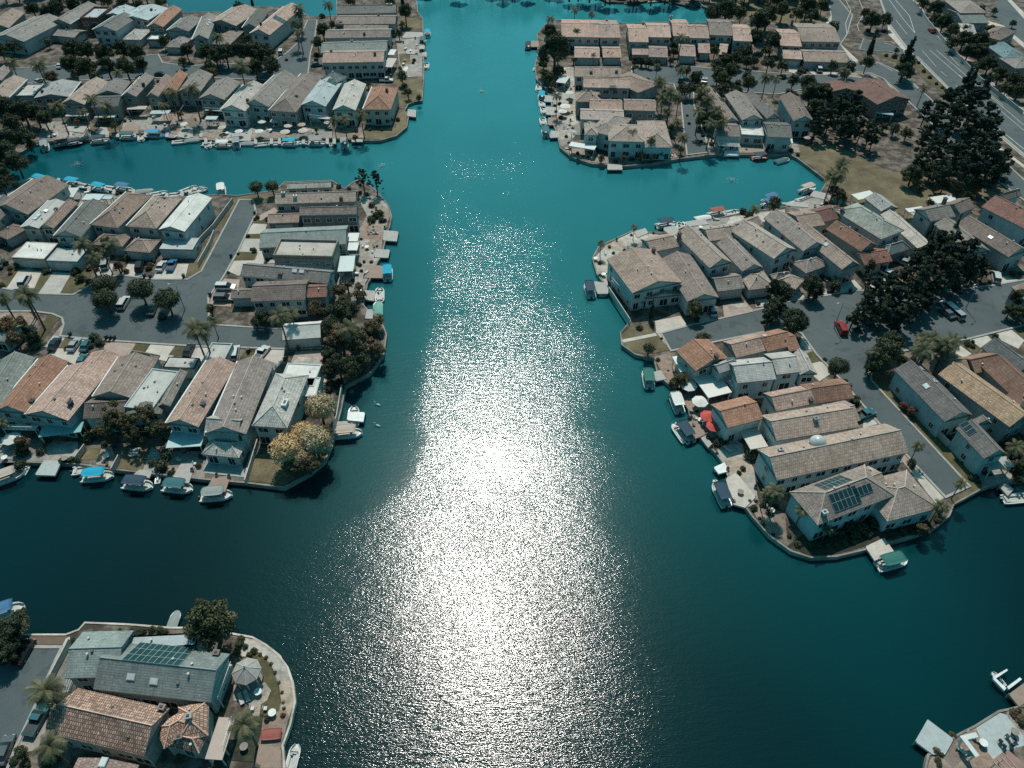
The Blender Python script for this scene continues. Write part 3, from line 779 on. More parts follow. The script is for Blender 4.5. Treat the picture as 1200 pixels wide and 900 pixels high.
BCOL = dict(turq=(.0, .33, .48), navy=(.015, .05, .085), teal=(.03, .13, .15), grey=(.26, .29, .28), green=(.02, .14, .12), red=(.30, .085, .07), white=(.68, .68, .64), blue=(.05, .16, .30), black=(.02, .025, .03), tan=(.45, .38, .32), mint=(.16, .36, .30))
BP = {}
def boat_proto(kind, col):
    key = (kind, col)
    if key in BP: return BP[key]
    r = empty('boat', (0, 0, 0)); hm = HULLW if kind != 'dark' else plain('dark_hull', (.03, .035, .04), .4)
    L, B = (5.6, 2.4) if kind != 'ski' else (2.6, 1.1)
    if kind == 'red': hm = RED
    hull = link('hull', hull_mesh(L, B, .62 if kind != 'ski' else .35, 'hull', hm), None, r)
    d = MB().box((-.2, 0, .32 if kind != 'ski' else .24), (L * .82, B * .76, .06)); d.obj('floor', VINYL, r)
    c = MB()
    if kind == 'ski':
        c.box((-.2, 0, .5), (1.3, .4, .3), taper=.8); c.box((.5, 0, .62), (.25, .7, .12)); c.obj('seat', cloth(BCOL[col]), r)
    else:
        for sg in (-1, 1): MB().box((-.4, sg * B * .3, .5), (L * .5, .42, .34)).obj('seat', VINYL, r)
        MB().box((-L * .38, 0, .5), (.5, B * .6, .4)).obj('seat', VINYL, r)
        MB().box((L * .12, B * .18, .65), (.5, .6, .55), taper=.8).obj('console', HULLG, r)
        MB().box((-L * .53, 0, .35), (.4, .4, .75), taper=.8).obj('outboard_motor', DARK, r)
    if kind == 'canopy' or kind == 'dark' or kind == 'red' or kind == 'duffy':
        m = MB(); n = 6; LL, BB = (L * .72, B * .94)
        for z in (0, -.08):
            for i in range(n + 1):
                for j in range(n + 1):
                    x, y = (i / n - .5) * 2, (j / n - .5) * 2
                    k_ = 1.0 if kind != 'duffy' else 1 - .16 * abs(y) ** 3 * (1 if True else 0)
                    m.v.append((x * LL / 2 * k_ - .25, y * BB / 2 * (1 - .12 * abs(x) ** 4), 2.05 + .2 * (1 - y * y) * (1 - .3 * x * x) + z))
        s = (n + 1) ** 2
        for z in (0, 1):
            for i in range(n):
                for j in range(n):
                    a = z * s + i * (n + 1) + j; q = (a, a + n + 1, a + n + 2, a + 1); m.f.append(q if z == 0 else q[::-1])
        rim = [i * (n + 1) for i in range(n + 1)] + [n * (n + 1) + j for j in range(1, n + 1)] + [i * (n + 1) + n for i in range(n - 1, -1, -1)] + [j for j in range(n - 1, 0, -1)]
        for i in range(len(rim)): a, b2 = rim[i], rim[(i + 1) % len(rim)]; m.f.append((a, b2, b2 + s, a + s))
        m.obj('canopy', cloth(BCOL[col]), r, smooth=True)
        pm = MB().tube([(0, 0, .5), (0, 0, 2.1)], .03, 5).me('canopy_pole', TRIM)
        for x in (-LL / 2 + .1, LL / 2 - .5):
            for y in (-1, 1): o = link('canopy_pole', pm, None, r); o.location = (x - .2, y * BB * .42, 0)
    if kind == 'covered':
        m = MB(); n = 7
        for i in range(n + 1):
            t_ = i / n; b = B / 2 * (1.02 if t_ < .55 else max(.08, 1.02 - ((t_ - .55) / .45) ** 2.2))
            for j in range(5): y = (j / 4 - .5) * 2; m.v.append(((t_ - .5) * L, y * b, .66 + .45 * (1 - y * y) * math.sin(math.pi * min(1, t_ * .8 + .15)) + .1 * t_))
        for i in range(n):
            for j in range(4): a = i * 5 + j; m.f.append((a, a + 5, a + 6, a + 1))
        m.f.append(tuple(range(5)))
        m.obj('boat_cover', cloth(BCOL[col]), r, smooth=True)
    if kind == 'open':
        MB().box((L * .2, 0, .85), (.06, B * .7, .35)).obj('windshield', GLASS, r)
    for o in [r] + list(r.children): o.location.z += 0
    BP[key] = tree_of(r); BP[key][0]['_used'] = 0; return BP[key]
BLOOK = dict(canopy='canopied boat', duffy='round canopied electric boat', covered='covered boat', open='open boat', dark='dark boat', red='red hulled boat', ski='small water scooter')
CNAME = dict(turq='turquoise', navy='navy', teal='dark teal', grey='grey', green='green', red='red', white='white', blue='blue', black='black', tan='tan', mint='mint green')
def boat(reg, x, y, deg, kind, col, scale=1.0, look=None):
    """deg: heading of the bow in the picture, 0 = right, 90 = up"""
    t_ = boat_proto(kind, col); r = t_[0]
    px, py = T(reg, (x, y)); zz = 1.1 if kind in ('canopy', 'duffy', 'dark', 'red') else .5
    p = P(px, py, zz); q = P(px + 6 * math.cos(R(deg)), py - 6 * math.sin(R(deg)), zz); a = math.atan2(q.y - p.y, q.x - p.x)
    if r['_used']: r = copy_tree(t_)
    r['_used'] = 1
    r.location = (p.x, p.y, .0); r.rotation_euler = (0, 0, a); r.scale = (scale,) * 3
    lk = look or {'canopy': 'white boat under a %s canopy', 'duffy': 'small boat with %s rounded canopy', 'covered': 'boat under a %s cover', 'open': 'open white boat with %s trim',
        'dark': 'dark boat with %s canopy', 'red': 'red boat with %s canopy', 'ski': '%s water scooter'}[kind] % CNAME[col]
    later(r, lk, 'boat', 'boats moored around the canals', (px, py)); return r
_dk = [0]
def dock(reg, pts, mat=None, look='pale floating dock', z=1.07, piles=True):
    _dk[0] += 1; z += .006 * (_dk[0] % 23); mat = mat or DECK; q = [W(reg, p, z) for p in pts]; c = sum((Vector(v) for v in q), Vector()) / len(q); c.z = 0
    r = empty('dock', c); MB().prism([(v.x - c.x, v.y - c.y) for v in q], z - .42, z).obj('deck', mat, r)
    if piles:
        pm = MB().lathe((0, 0, 0), [(.14, -1.5), (.14, 1.15), (.02, 1.35)], 7).me('pile', WOOD)
        for i in (0, len(q) // 2):
            o = link('pile', pm, None, r); v = (q[i] - c); v.z = 0; o.location = v * .96
    later(r, look, 'dock', 'docks along the canals', to_px(c)); return r

# ------------------------------------------------------------------ cars
CP = {}
CARC = dict(white=(.62, .63, .62), silver=(.38, .40, .41), black=(.02, .022, .025), navy=(.02, .04, .07), grey=(.12, .14, .15), red=(.32, .03, .025), teal=(.05, .16, .18), blue=(.04, .18, .35))
def car_proto(kind, col):
    key = (kind, col)
    if key in CP: return CP[key]
    r = empty('parked_car', (0, 0, 0)); van = kind in ('van', 'suv'); truck = kind == 'pickup'
    L, Wd = (5.1, 1.95) if van or truck else (4.5, 1.8)
    paint = plain('car_paint', CARC[col], .28, .2, .04, coord='object')
    prof = [(-L/2, .35), (-L/2, .9), (-L/2 + .25, .98), (L/2 - 1.25, .98), (L/2 - .15, .78), (L/2, .55), (L/2, .35)]
    def extr(pr, w0, w1, zt):
        m = MB(); k = len(pr)
        for sg in (-1, 1):
            for x, z in pr: m.v.append((x, sg * (w0 if z < zt else w1), z))
        m.f.append(tuple(range(k))); m.f.append(tuple(range(2 * k - 1, k - 1, -1)))
        for i in range(k): j = (i + 1) % k; m.f.append((i, i + k, j + k, j))
        return m
    extr(prof, Wd / 2, Wd / 2 * .97, .9).obj('body', paint, r)
    if van: cab = [(-L/2 + .08, .98), (-L/2 + .25, 1.72), (L/2 - 2.1, 1.74), (L/2 - 1.15, .99)]
    elif truck: cab = [(-.5, .98), (-.4, 1.62), (L/2 - 2.1, 1.62), (L/2 - 1.35, .99)]
    else: cab = [(-L/2 + .45, .98), (-L/2 + 1.15, 1.4), (L/2 - 1.9, 1.42), (L/2 - 1.15, .99)]
    extr(cab, Wd / 2 * .93, Wd / 2 * .76, 1.3).obj('side_window', GLASS, r)
    xs = [c[0] for c in cab[1:3]]; zt = cab[1][1]
    MB().box(((xs[0] + xs[1]) / 2, 0, zt + .03), (xs[1] - xs[0] + .06, Wd * .77, .07)).obj('roof_panel', paint, r)
    if truck: MB().box((-L/4 - .1, 0, .97), (1.9, Wd * .8, .05)).obj('cargo_bed', DARK, r)
    wm = MB(); wm.tube([(0, -.11, 0), (0, .11, 0)], .33, 12); wme = wm.me('wheel', TYRE)
    hub = MB().tube([(0, -.12, 0), (0, .12, 0)], .17, 8).me('rim', plain('alloy_rim', (.4, .4, .4), .4, .6))
    for x in (-L/2 + .85, L/2 - .85):
        for y in (-Wd/2 + .1, Wd/2 - .1):
            o = link('wheel', wme, None, r); o.location = (x, y, .33); link('rim', hub, None, o)
    hl = MB().box((0, 0, 0), (.08, .38, .16)).me('headlight', plain('lamp_glass', (.6, .6, .58), .2)); tl = MB().box((0, 0, 0), (.06, .3, .2)).me('tail_light', RED)
    for y in (-.6, .6):
        o = link('headlight', hl, None, r); o.location = (L/2 - .03, y, .66); o = link('tail_light', tl, None, r); o.location = (-L/2, y, .8)
    CP[key] = tree_of(r); r['_used'] = 0; return CP[key]
def car(reg, x, y, deg, kind='car', col='white', look=None):
    t_ = car_proto(kind, col); r = t_[0]; px, py = T(reg, (x, y)); p = P(px, py, LZ + .8)
    q = P(px + 6 * math.cos(R(deg)), py - 6 * math.sin(R(deg)), LZ + .8); a = math.atan2(q.y - p.y, q.x - p.x)
    if r['_used']: r = copy_tree(t_)
    r['_used'] = 1; r.location = (p.x, p.y, LZ + .06); r.rotation_euler = (0, 0, a)
    nm = {'car': 'car', 'van': 'van', 'suv': 'tall car', 'pickup': 'pickup truck'}[kind]
    later(r, look or 'parked %s %s' % (CNAME.get(col, col), nm), 'van' if kind == 'van' else ('pickup truck' if kind == 'pickup' else 'car'), 'vehicles parked by the streets', (px, py))
    return r

# ------------------------------------------------------------------ garden furniture
PP = {}
def parasol(reg, x, y, col, rad=1.5, look=None, h=2.5):
    key = (col, rad)
    if key not in PP:
        r = empty('parasol', (0, 0, 0)); m = MB(); k = 8
        m.v.append((0, 0, h)); 
        for j in range(k): a = 2 * math.pi * j / k; m.v.append((math.cos(a) * rad, math.sin(a) * rad, h - .5))
        m.v.append((0, 0, h - .06))
        for j in range(k): a = 2 * math.pi * j / k; m.v.append((math.cos(a) * rad, math.sin(a) * rad, h - .6))
        for j in range(k):
            a, b = 1 + j, 1 + (j + 1) % k; m.f += [(0, a, b), (k + 1, k + 1 + b, k + 1 + a), (a, k + 1 + a, k + 1 + b, b)]
        m.obj('canopy', cloth(col), r); MB().tube([(0, 0, 0), (0, 0, h + .1)], .035, 6).obj('pole', DARK, r); MB().lathe((0, 0, 0), [(.32, 0), (.3, .08), (.06, .14)], 10).obj('base', CONC, r)
        PP[key] = tree_of(r); r['_used'] = 0
    t_ = PP[key]; r = t_[0]; px, py = T(reg, (x, y)); p = P(px, py, LZ + h - .2)
    if r['_used']: r = copy_tree(t_)
    r['_used'] = 1; r.location = (p.x, p.y, LZ + .05); r.rotation_euler = (0, 0, rnd.random())
    later(r, look or 'pale parasol', 'parasol', 'parasols on the patios', (px, py)); return r
FP = {}
def furn(kind, reg, x, y, deg=0):
    if kind not in FP:
        if kind == 'lounger':
            r = empty('sun_lounger', (0, 0, 0)); MB().box((0, 0, .32), (1.3, .62, .1)).obj('seat', VINYL, r)
            m = MB(); m.v = [(-.65, -.3, .28), (-.65, .3, .28), (-1.2, .3, .72), (-1.2, -.3, .72), (-.65, -.3, .38), (-.65, .3, .38), (-1.15, .3, .8), (-1.15, -.3, .8)]
            m.f = [(4, 5, 6, 7), (0, 3, 2, 1), (0, 1, 5, 4), (1, 2, 6, 5), (2, 3, 7, 6), (3, 0, 4, 7)]; m.obj('backrest', VINYL, r)
            lm = MB().box((0, 0, .14), (.06, .06, .28)).me('leg', TRIM)
            for a in (-.55, .55):
                for b in (-.27, .27): o = link('leg', lm, None, r); o.location = (a, b, 0)
        elif kind in ('chair', 'dchair'):
            mt = TRIM if kind == 'chair' else DARK; r = empty('patio_chair', (0, 0, 0)); MB().box((0, 0, .45), (.58, .58, .07)).obj('seat', mt, r); MB().box((-.28, 0, .75), (.06, .58, .55)).obj('backrest', mt, r)
            lm = MB().box((0, 0, .21), (.05, .05, .42)).me('leg', mt)
            for a in (-.24, .24):
                for b in (-.24, .24): o = link('leg', lm, None, r); o.location = (a, b, 0)
        elif kind in ('table', 'dtable'):
            mt = WHITE if kind == 'table' else WOOD; r = empty('patio_table', (0, 0, 0)); MB().lathe((0, 0, .7), [(.62, 0), (.62, .05)], 14).obj('table_top', mt, r); MB().lathe((0, 0, 0), [(.3, 0), (.3, .04), (.05, .06), (.05, .7)], 8).obj('base', DARK, r)
        elif kind == 'bin':
            r = empty('wheeled_bin', (0, 0, 0)); MB().box((0, 0, .5), (.55, .62, .95), taper=1.12).obj('body', plain('bin_plastic', (.02, .03, .035), .5), r); MB().box((0, 0, 1.02), (.68, .76, .08)).obj('lid', plain('bin_lid', (.03, .05, .06), .4), r)
        elif kind == 'box':
            r = empty('storage_box', (0, 0, 0)); MB().box((0, 0, .3), (1.3, .6, .55)).obj('body', VINYL, r); MB().box((0, 0, .61), (1.36, .66, .08)).obj('lid', WHITE, r)
        elif kind == 'planter':
            r = empty('planter', (0, 0, 0)); MB().lathe((0, 0, 0), [(.25, 0), (.38, .5), (.4, .5)], 12).obj('pot', plain('pale_pot', (.45, .42, .38), .8), r)
            o = link('plant', proto('bush_1')[0], None, r); o.location = (0, 0, .55); o.scale = (.4, .4, .4)
        FP[kind] = tree_of(r); r['_used'] = 0
    t_ = FP[kind]; r = t_[0]; px, py = T(reg, (x, y)); p = P(px, py, LZ + .5)
    if r['_used']: r = copy_tree(t_)
    r['_used'] = 1; r.location = (p.x, p.y, LZ + .08); r.rotation_euler = (0, 0, R(deg))
    lk, cat, g = {'lounger': ('pale sun lounger', 'sun lounger', 'sun loungers on the patios'), 'chair': ('white patio chair', 'chair', 'patio chairs'), 'dchair': ('dark patio chair', 'chair', 'patio chairs'),
        'table': ('round white patio table', 'table', 'patio tables'), 'dtable': ('round wooden patio table', 'table', 'patio tables'), 'bin': ('dark wheeled bin', 'bin', 'wheeled bins at the kerbs'), 'box': ('pale storage box', 'storage box', 'storage boxes on the patios'), 'planter': ('potted plant', 'planter', 'potted plants on the patios')}[kind]
    later(r, lk, cat, g, (px, py)); return r
LP = []
def lamp(reg, x, y, deg, h=8.0):
    """x, y: the lamp head"""
    if not LP:
        r = empty('street_lamp', (0, 0, 0)); MB().tube([(0, 0, 0), (0, 0, h * .5), (0, 0, h - .3)], [.12, .09, .06], 7).obj('pole', plain('galvanised', (.3, .31, .3), .6), r)
        MB().tube([(0, 0, h - .35), (.6, 0, h), (1.3, 0, h + .05)], .045, 6).obj('arm', plain('galvanised', (.3, .31, .3), .6), r); MB().box((1.55, 0, h + .03), (.7, .3, .16), taper=.7).obj('lamp_head', TRIM, r)
        LP.append(tree_of(r)); r['_used'] = 0
    r = LP[0][0]; px, py = T(reg, (x, y)); p = P(px, py, LZ + h)
    if r['_used']: r = copy_tree(LP[0])
    r['_used'] = 1; a = R(deg); r.location = (p.x - math.cos(a) * 1.5, p.y - math.sin(a) * 1.5, LZ); r.rotation_euler = (0, 0, a)
    later(r, 'slim street lamp', 'street lamp', 'street lamps', (px, py)); return r
def garden_wall(reg, pts, h=1.6, col=(.5, .48, .44), look='pale garden wall', w=.18):
    q = [W(reg, p, LZ + h) for p in pts]; mb = band([(v.x, v.y) for v in q], w, LZ - .1, LZ + h, False)
    o = mb.obj('garden_wall', wallmat(col)); c = (q[0] + q[-1]) / 2
    o['category'] = 'wall'; PENDING.append([o, look, to_px((c.x, c.y, LZ + h))]); return o
# ------------------------------------------------------------------ water and land
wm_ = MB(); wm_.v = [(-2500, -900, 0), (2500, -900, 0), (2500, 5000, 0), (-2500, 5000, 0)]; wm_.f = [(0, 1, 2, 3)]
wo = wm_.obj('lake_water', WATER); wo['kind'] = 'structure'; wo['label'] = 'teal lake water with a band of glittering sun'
LAND = {}
def land(key, pts, words, wall_closed=True, cap=(.25, .23, .20)):
    q = [P(x, y, LZ) for x, y in pts]; LAND[key] = q
    o = struct('ground', q, SOIL, -2.0, LZ); o['label'] = 'bare and planted yards of the ' + words
    mb = band([(v.x, v.y) for v in q], .32, -2.2, LZ + .14, True)
    s = mb.obj('seawall', plain('seawall_concrete', cap, .9, var=.4, scale=.35)); tag(s, 'pale concrete seawall edging the ' + words, 'seawall', 'seawalls round the land')
A_ = [(-160,200),(-60,190),(25,178),(44,166),(107,163),(142,156),(191,156),(231,158),(263,164),(298,164),(350,163),(392,161.5),(424,164.5),(445,164.5),(464,159),(476,149),(478,138),(473,131),(478,122),(486,119),(494,118),(496,93),(496,60),(495,23),(489,14),(488,2),(478,-2),(395,-3),(395,19),(362,20),(345,8),(290,8),(262,14),(215,15),(196,8),(190,-25),(-160,-60)]
B_ = [(-160,226),(0,222),(40,230),(100,236),(150,232),(200,232),(250,229),(262,229),(278,230),(292,228),(322,224),(334,214),(388,212),(404,222),(414,214),(422,211),(438,222),(447,232),(455,242),(458,254),(456,266),(452,273),(450,285),(447,298),(441,308),(436,322),(430,332),(427,345),(425,358),(432,366),(445,374),(452,392),(449,415),(433,437),(404,452),(399,480),(389,518),(380,540),(363,554),(333,570.5),(288,565),(240,561),(205,557),(189,555.5),(130,549),(92,543),(60,542),(33,541),(0,535),(-160,540)]
C_ = [(-160,742),(0,744),(30,745),(77,745),(93,739),(100,731),(150,733),(200,737),(213,737),(240,738),(278,745),(295,748),(311,757),(325,768),(336,783),(342,801),(344.5,823),(339,849),(330,874),(332,900),(332,990),(-160,1060)]
D_ = [(650,24),(700,24),(726,27),(742,28),(760,26),(790,26),(804,27),(829,27),(840,18),(833,11),(824,7),(812,-6),(830,-40),(1000,-60),(1400,-60),(1400,575),(1200,560),(1172,567),(1161,568),(1151.5,571),(1117,590),(1111,604),(1095,617.5),(1070,627),(1045,634),(1010,644),(980,651),(950,652.5),(927,645),(902,627),(882.5,605),(870,587.5),(868,572),(858,566),(853,549),(840,531),(822,513),(810,490),(805,468),(781,447),(772,440),(767,420),(745,415),(729.5,404),(728,390),(738,379),(740,374),(714,341),(700,320),(695,303),(702,290),(716,283),(742,271),(756,273),(787,273),(805,265),(843,256),(868,250),(920,243),(935,237),(948,232),(962,226),(968,216),(967,210),(937,187),(925,180),(905.6,181),(869,181),(840,180.5),(794,186),(763,191.5),(731,194.5),(693,191.5),(670,184),(657,173),(654,159),(647,140),(647,121),(640,103),(629,93),(627.5,77),(631,62),(630,40),(640,28)]
F_ = [(1086,990),(1086,900),(1089,885.6),(1093,884),(1124,862),(1144,852),(1171,835),(1186,832),(1200,828),(1300,812),(1400,990)]
land('A', A_, 'top left housing'); land('B', B_, 'middle left peninsula'); land('C', C_, 'bottom left point', cap=(.55, .48, .42))
land('D', D_, 'right hand peninsulas'); land('F', F_, 'bottom right corner')
far = [P(x, y, LZ) for x, y in [(-500,-95),(100,-80),(520,-62),(570,-22),(600,-12),(640,-10),(655,-14),(690,-8),(712,2),(745,3),(768,-1),(790,3),(812,8),(822,6),(815,-6),(828,-41),(1000,-61),(1500,-61),(1500,-180),(-900,-180)]]
o = struct('ground', far, SOIL, -2, LZ - .02); o['label'] = 'land across the far end of the lake'
far2 = [P(x, y, LZ) for x, y in [(-900,-180),(1500,-180),(2600,-300),(-1900,-300)]]
o = struct('ground', far2, GARD, -2, LZ - .04); o['label'] = 'dark distant land beyond the lake'

# ------------------------------------------------------------------ roads
_road = [0]
KERB = plain('kerb_concrete', (.36, .345, .315), .9, scale=.7); PAINT = plain('road_paint', (.48, .46, .40), .7)
def road(words, pts, kerb=.5):
    _road[0] += 1; z = LZ + .10 + .004 * _road[0]
    q = [P(x, y, z) for x, y in pts]; o = struct('road', q, ASPH, z - .05, z, 'grey asphalt road ' + words)
    b = band([(v.x, v.y) for v in q], kerb, LZ - .1, LZ + .22, True); k = b.obj('kerb', KERB); k['kind'] = 'structure'; k['label'] = 'pale kerb along the road ' + words
def line(reg, pts, w=.16, z=LZ + .15, mat=None, dash=None):
    q = [W(reg, p, z) for p in pts]; segs = []
    for a, b in zip(q[:-1], q[1:]):
        if not dash: segs.append((a, b)); continue
        d = (b - a); n = max(1, int(d.length / (dash * 2.6)))
        for k in range(n): segs.append((a + d * (k / n), a + d * ((k + .4) / n)))
    mb = MB()
    for a, b in segs:
        d = b - a; mb.box(((a.x + b.x) / 2, (a.y + b.y) / 2, z), (d.length, w, .012), math.atan2(d.y, d.x))
    o = mb.obj('road_marking', mat or PAINT); o['kind'] = 'structure'; o['label'] = 'pale painted line on the road at top right'
road('through the middle left peninsula', [(-160,336),(0,338),(40,345),(86,346),(104,336),(112,328),(140,323),(180,328),(220,328),(237,318),(281,235),(296,235),(299,250),(276,298),(259,327),(243,348),(244,381),(290,384),(334,386),(375,386),(375,407),(333,408),(230,405),(155,400),(110,397),(72,393),(76,380),(74,372),(62,367),(40,364),(0,364),(-160,366)])
road('of the top left housing', [(-160,104),(-60,84),(60,78),(120,70),(165,66),(185,64),(190,74),(225,78),(240,76),(318,74),(337,62),(350,50),(361,24),(371,24),(368,45),(363,62),(360,88),(352,93),(300,93),(230,90),(150,92),(90,94),(40,96),(-60,112),(-160,130)])
road('at the left edge of the bottom left point', [(-140,762),(31,760),(70,760),(50,803),(37,833),(18,873),(-10,940),(-60,1000),(-160,1000)])
road('of the top right point', [(741,78),(790,77),(860,82),(935,88),(975,88),(1012,92),(1030,96),(1028,102),(1000,101),(960,101),(910,110),(880,108),(830,101),(812,104),(812,122),(822,150),(831,178),(806,181),(802,150),(799,120),(790,98),(741,93)])
road('of the right hand peninsula', [(776,391),(805,383),(880,366),(925,354),(1005,341),(1060,342),(1120,340),(1165,335),(1260,318),(1330,316),(1330,350),(1260,366),(1200,380),(1135,396),(1055,411),(1028,420),(1016,434),(1020,446),(1134,569),(1108,581),(1075,546),(986,444),(958,415),(940,390),(920,383),(787,410)])
HW = [(1030,-40),(1041,28),(1066,59),(1117,109),(1200,178),(1330,280),(1330,236),(1200,136),(1146,90),(1092,37),(1070,0),(1050,-40)]
road('beyond the trees at top right', [(1022,-30),(1043,28),(1066,59),(1117,109),(1200,180),(1330,290),(1330,232),(1200,134),(1146,89),(1093,37),(1069,0),(1052,-30)], .9)
road('winding into the top right corner', [(975,-30),(983,0),(998,18),(992,40),(984,52),(996,70),(1012,78),(1030,74),(1052,84),(1072,100),(1096,122),(1150,165),(1200,212),(1330,318),(1330,340),(1200,234),(1168,210),(1120,172),(1075,128),(1056,110),(1036,92),(1020,85),(1003,84),(984,72),(972,50),(975,20),(966,-30)], .5)
road('linking the winding road to the wide road', [(1012,46),(1040,52),(1058,58),(1060,64),(1040,60),(1018,60),(1008,58)], .3)
line('k', [(255,0),(320,90),(378,160)], .25); line('k', [(285,0),(350,75),(378,160)], .25); line('k', [(285,95),(340,165)], .2)
line('k', [(448,240),(645,410),(900,625)], .22); line('k', [(480,240),(660,395),(900,600)], .22)
for a in ([(410,240),(480,320)], [(525,250),(590,315)], [(500,340),(530,365)], [(590,360),(620,385)], [(575,410),(610,445)], [(735,450),(800,505)], [(690,540),(760,600)]): line('k', a, .2)
line('k', [(390,270),(560,440),(900,715)], .3); line('k', [(460,150),(690,370),(900,540)], .25)
line('k', [(160,195),(262,200),(280,212)], .2); line('k', [(180,290),(270,340)], .2); line('k', [(350,390),(400,430)], .25)
line('k', [(45,0),(70,50),(45,110),(50,160),(65,162)], .25); line('k', [(110,0),(135,60),(100,120),(110,150)], .25)

PAVE = {CREAM: pave((.60, .56, .50)), CONC: pave((.44, .41, .37)), PINK: pave((.42, .33, .28))}
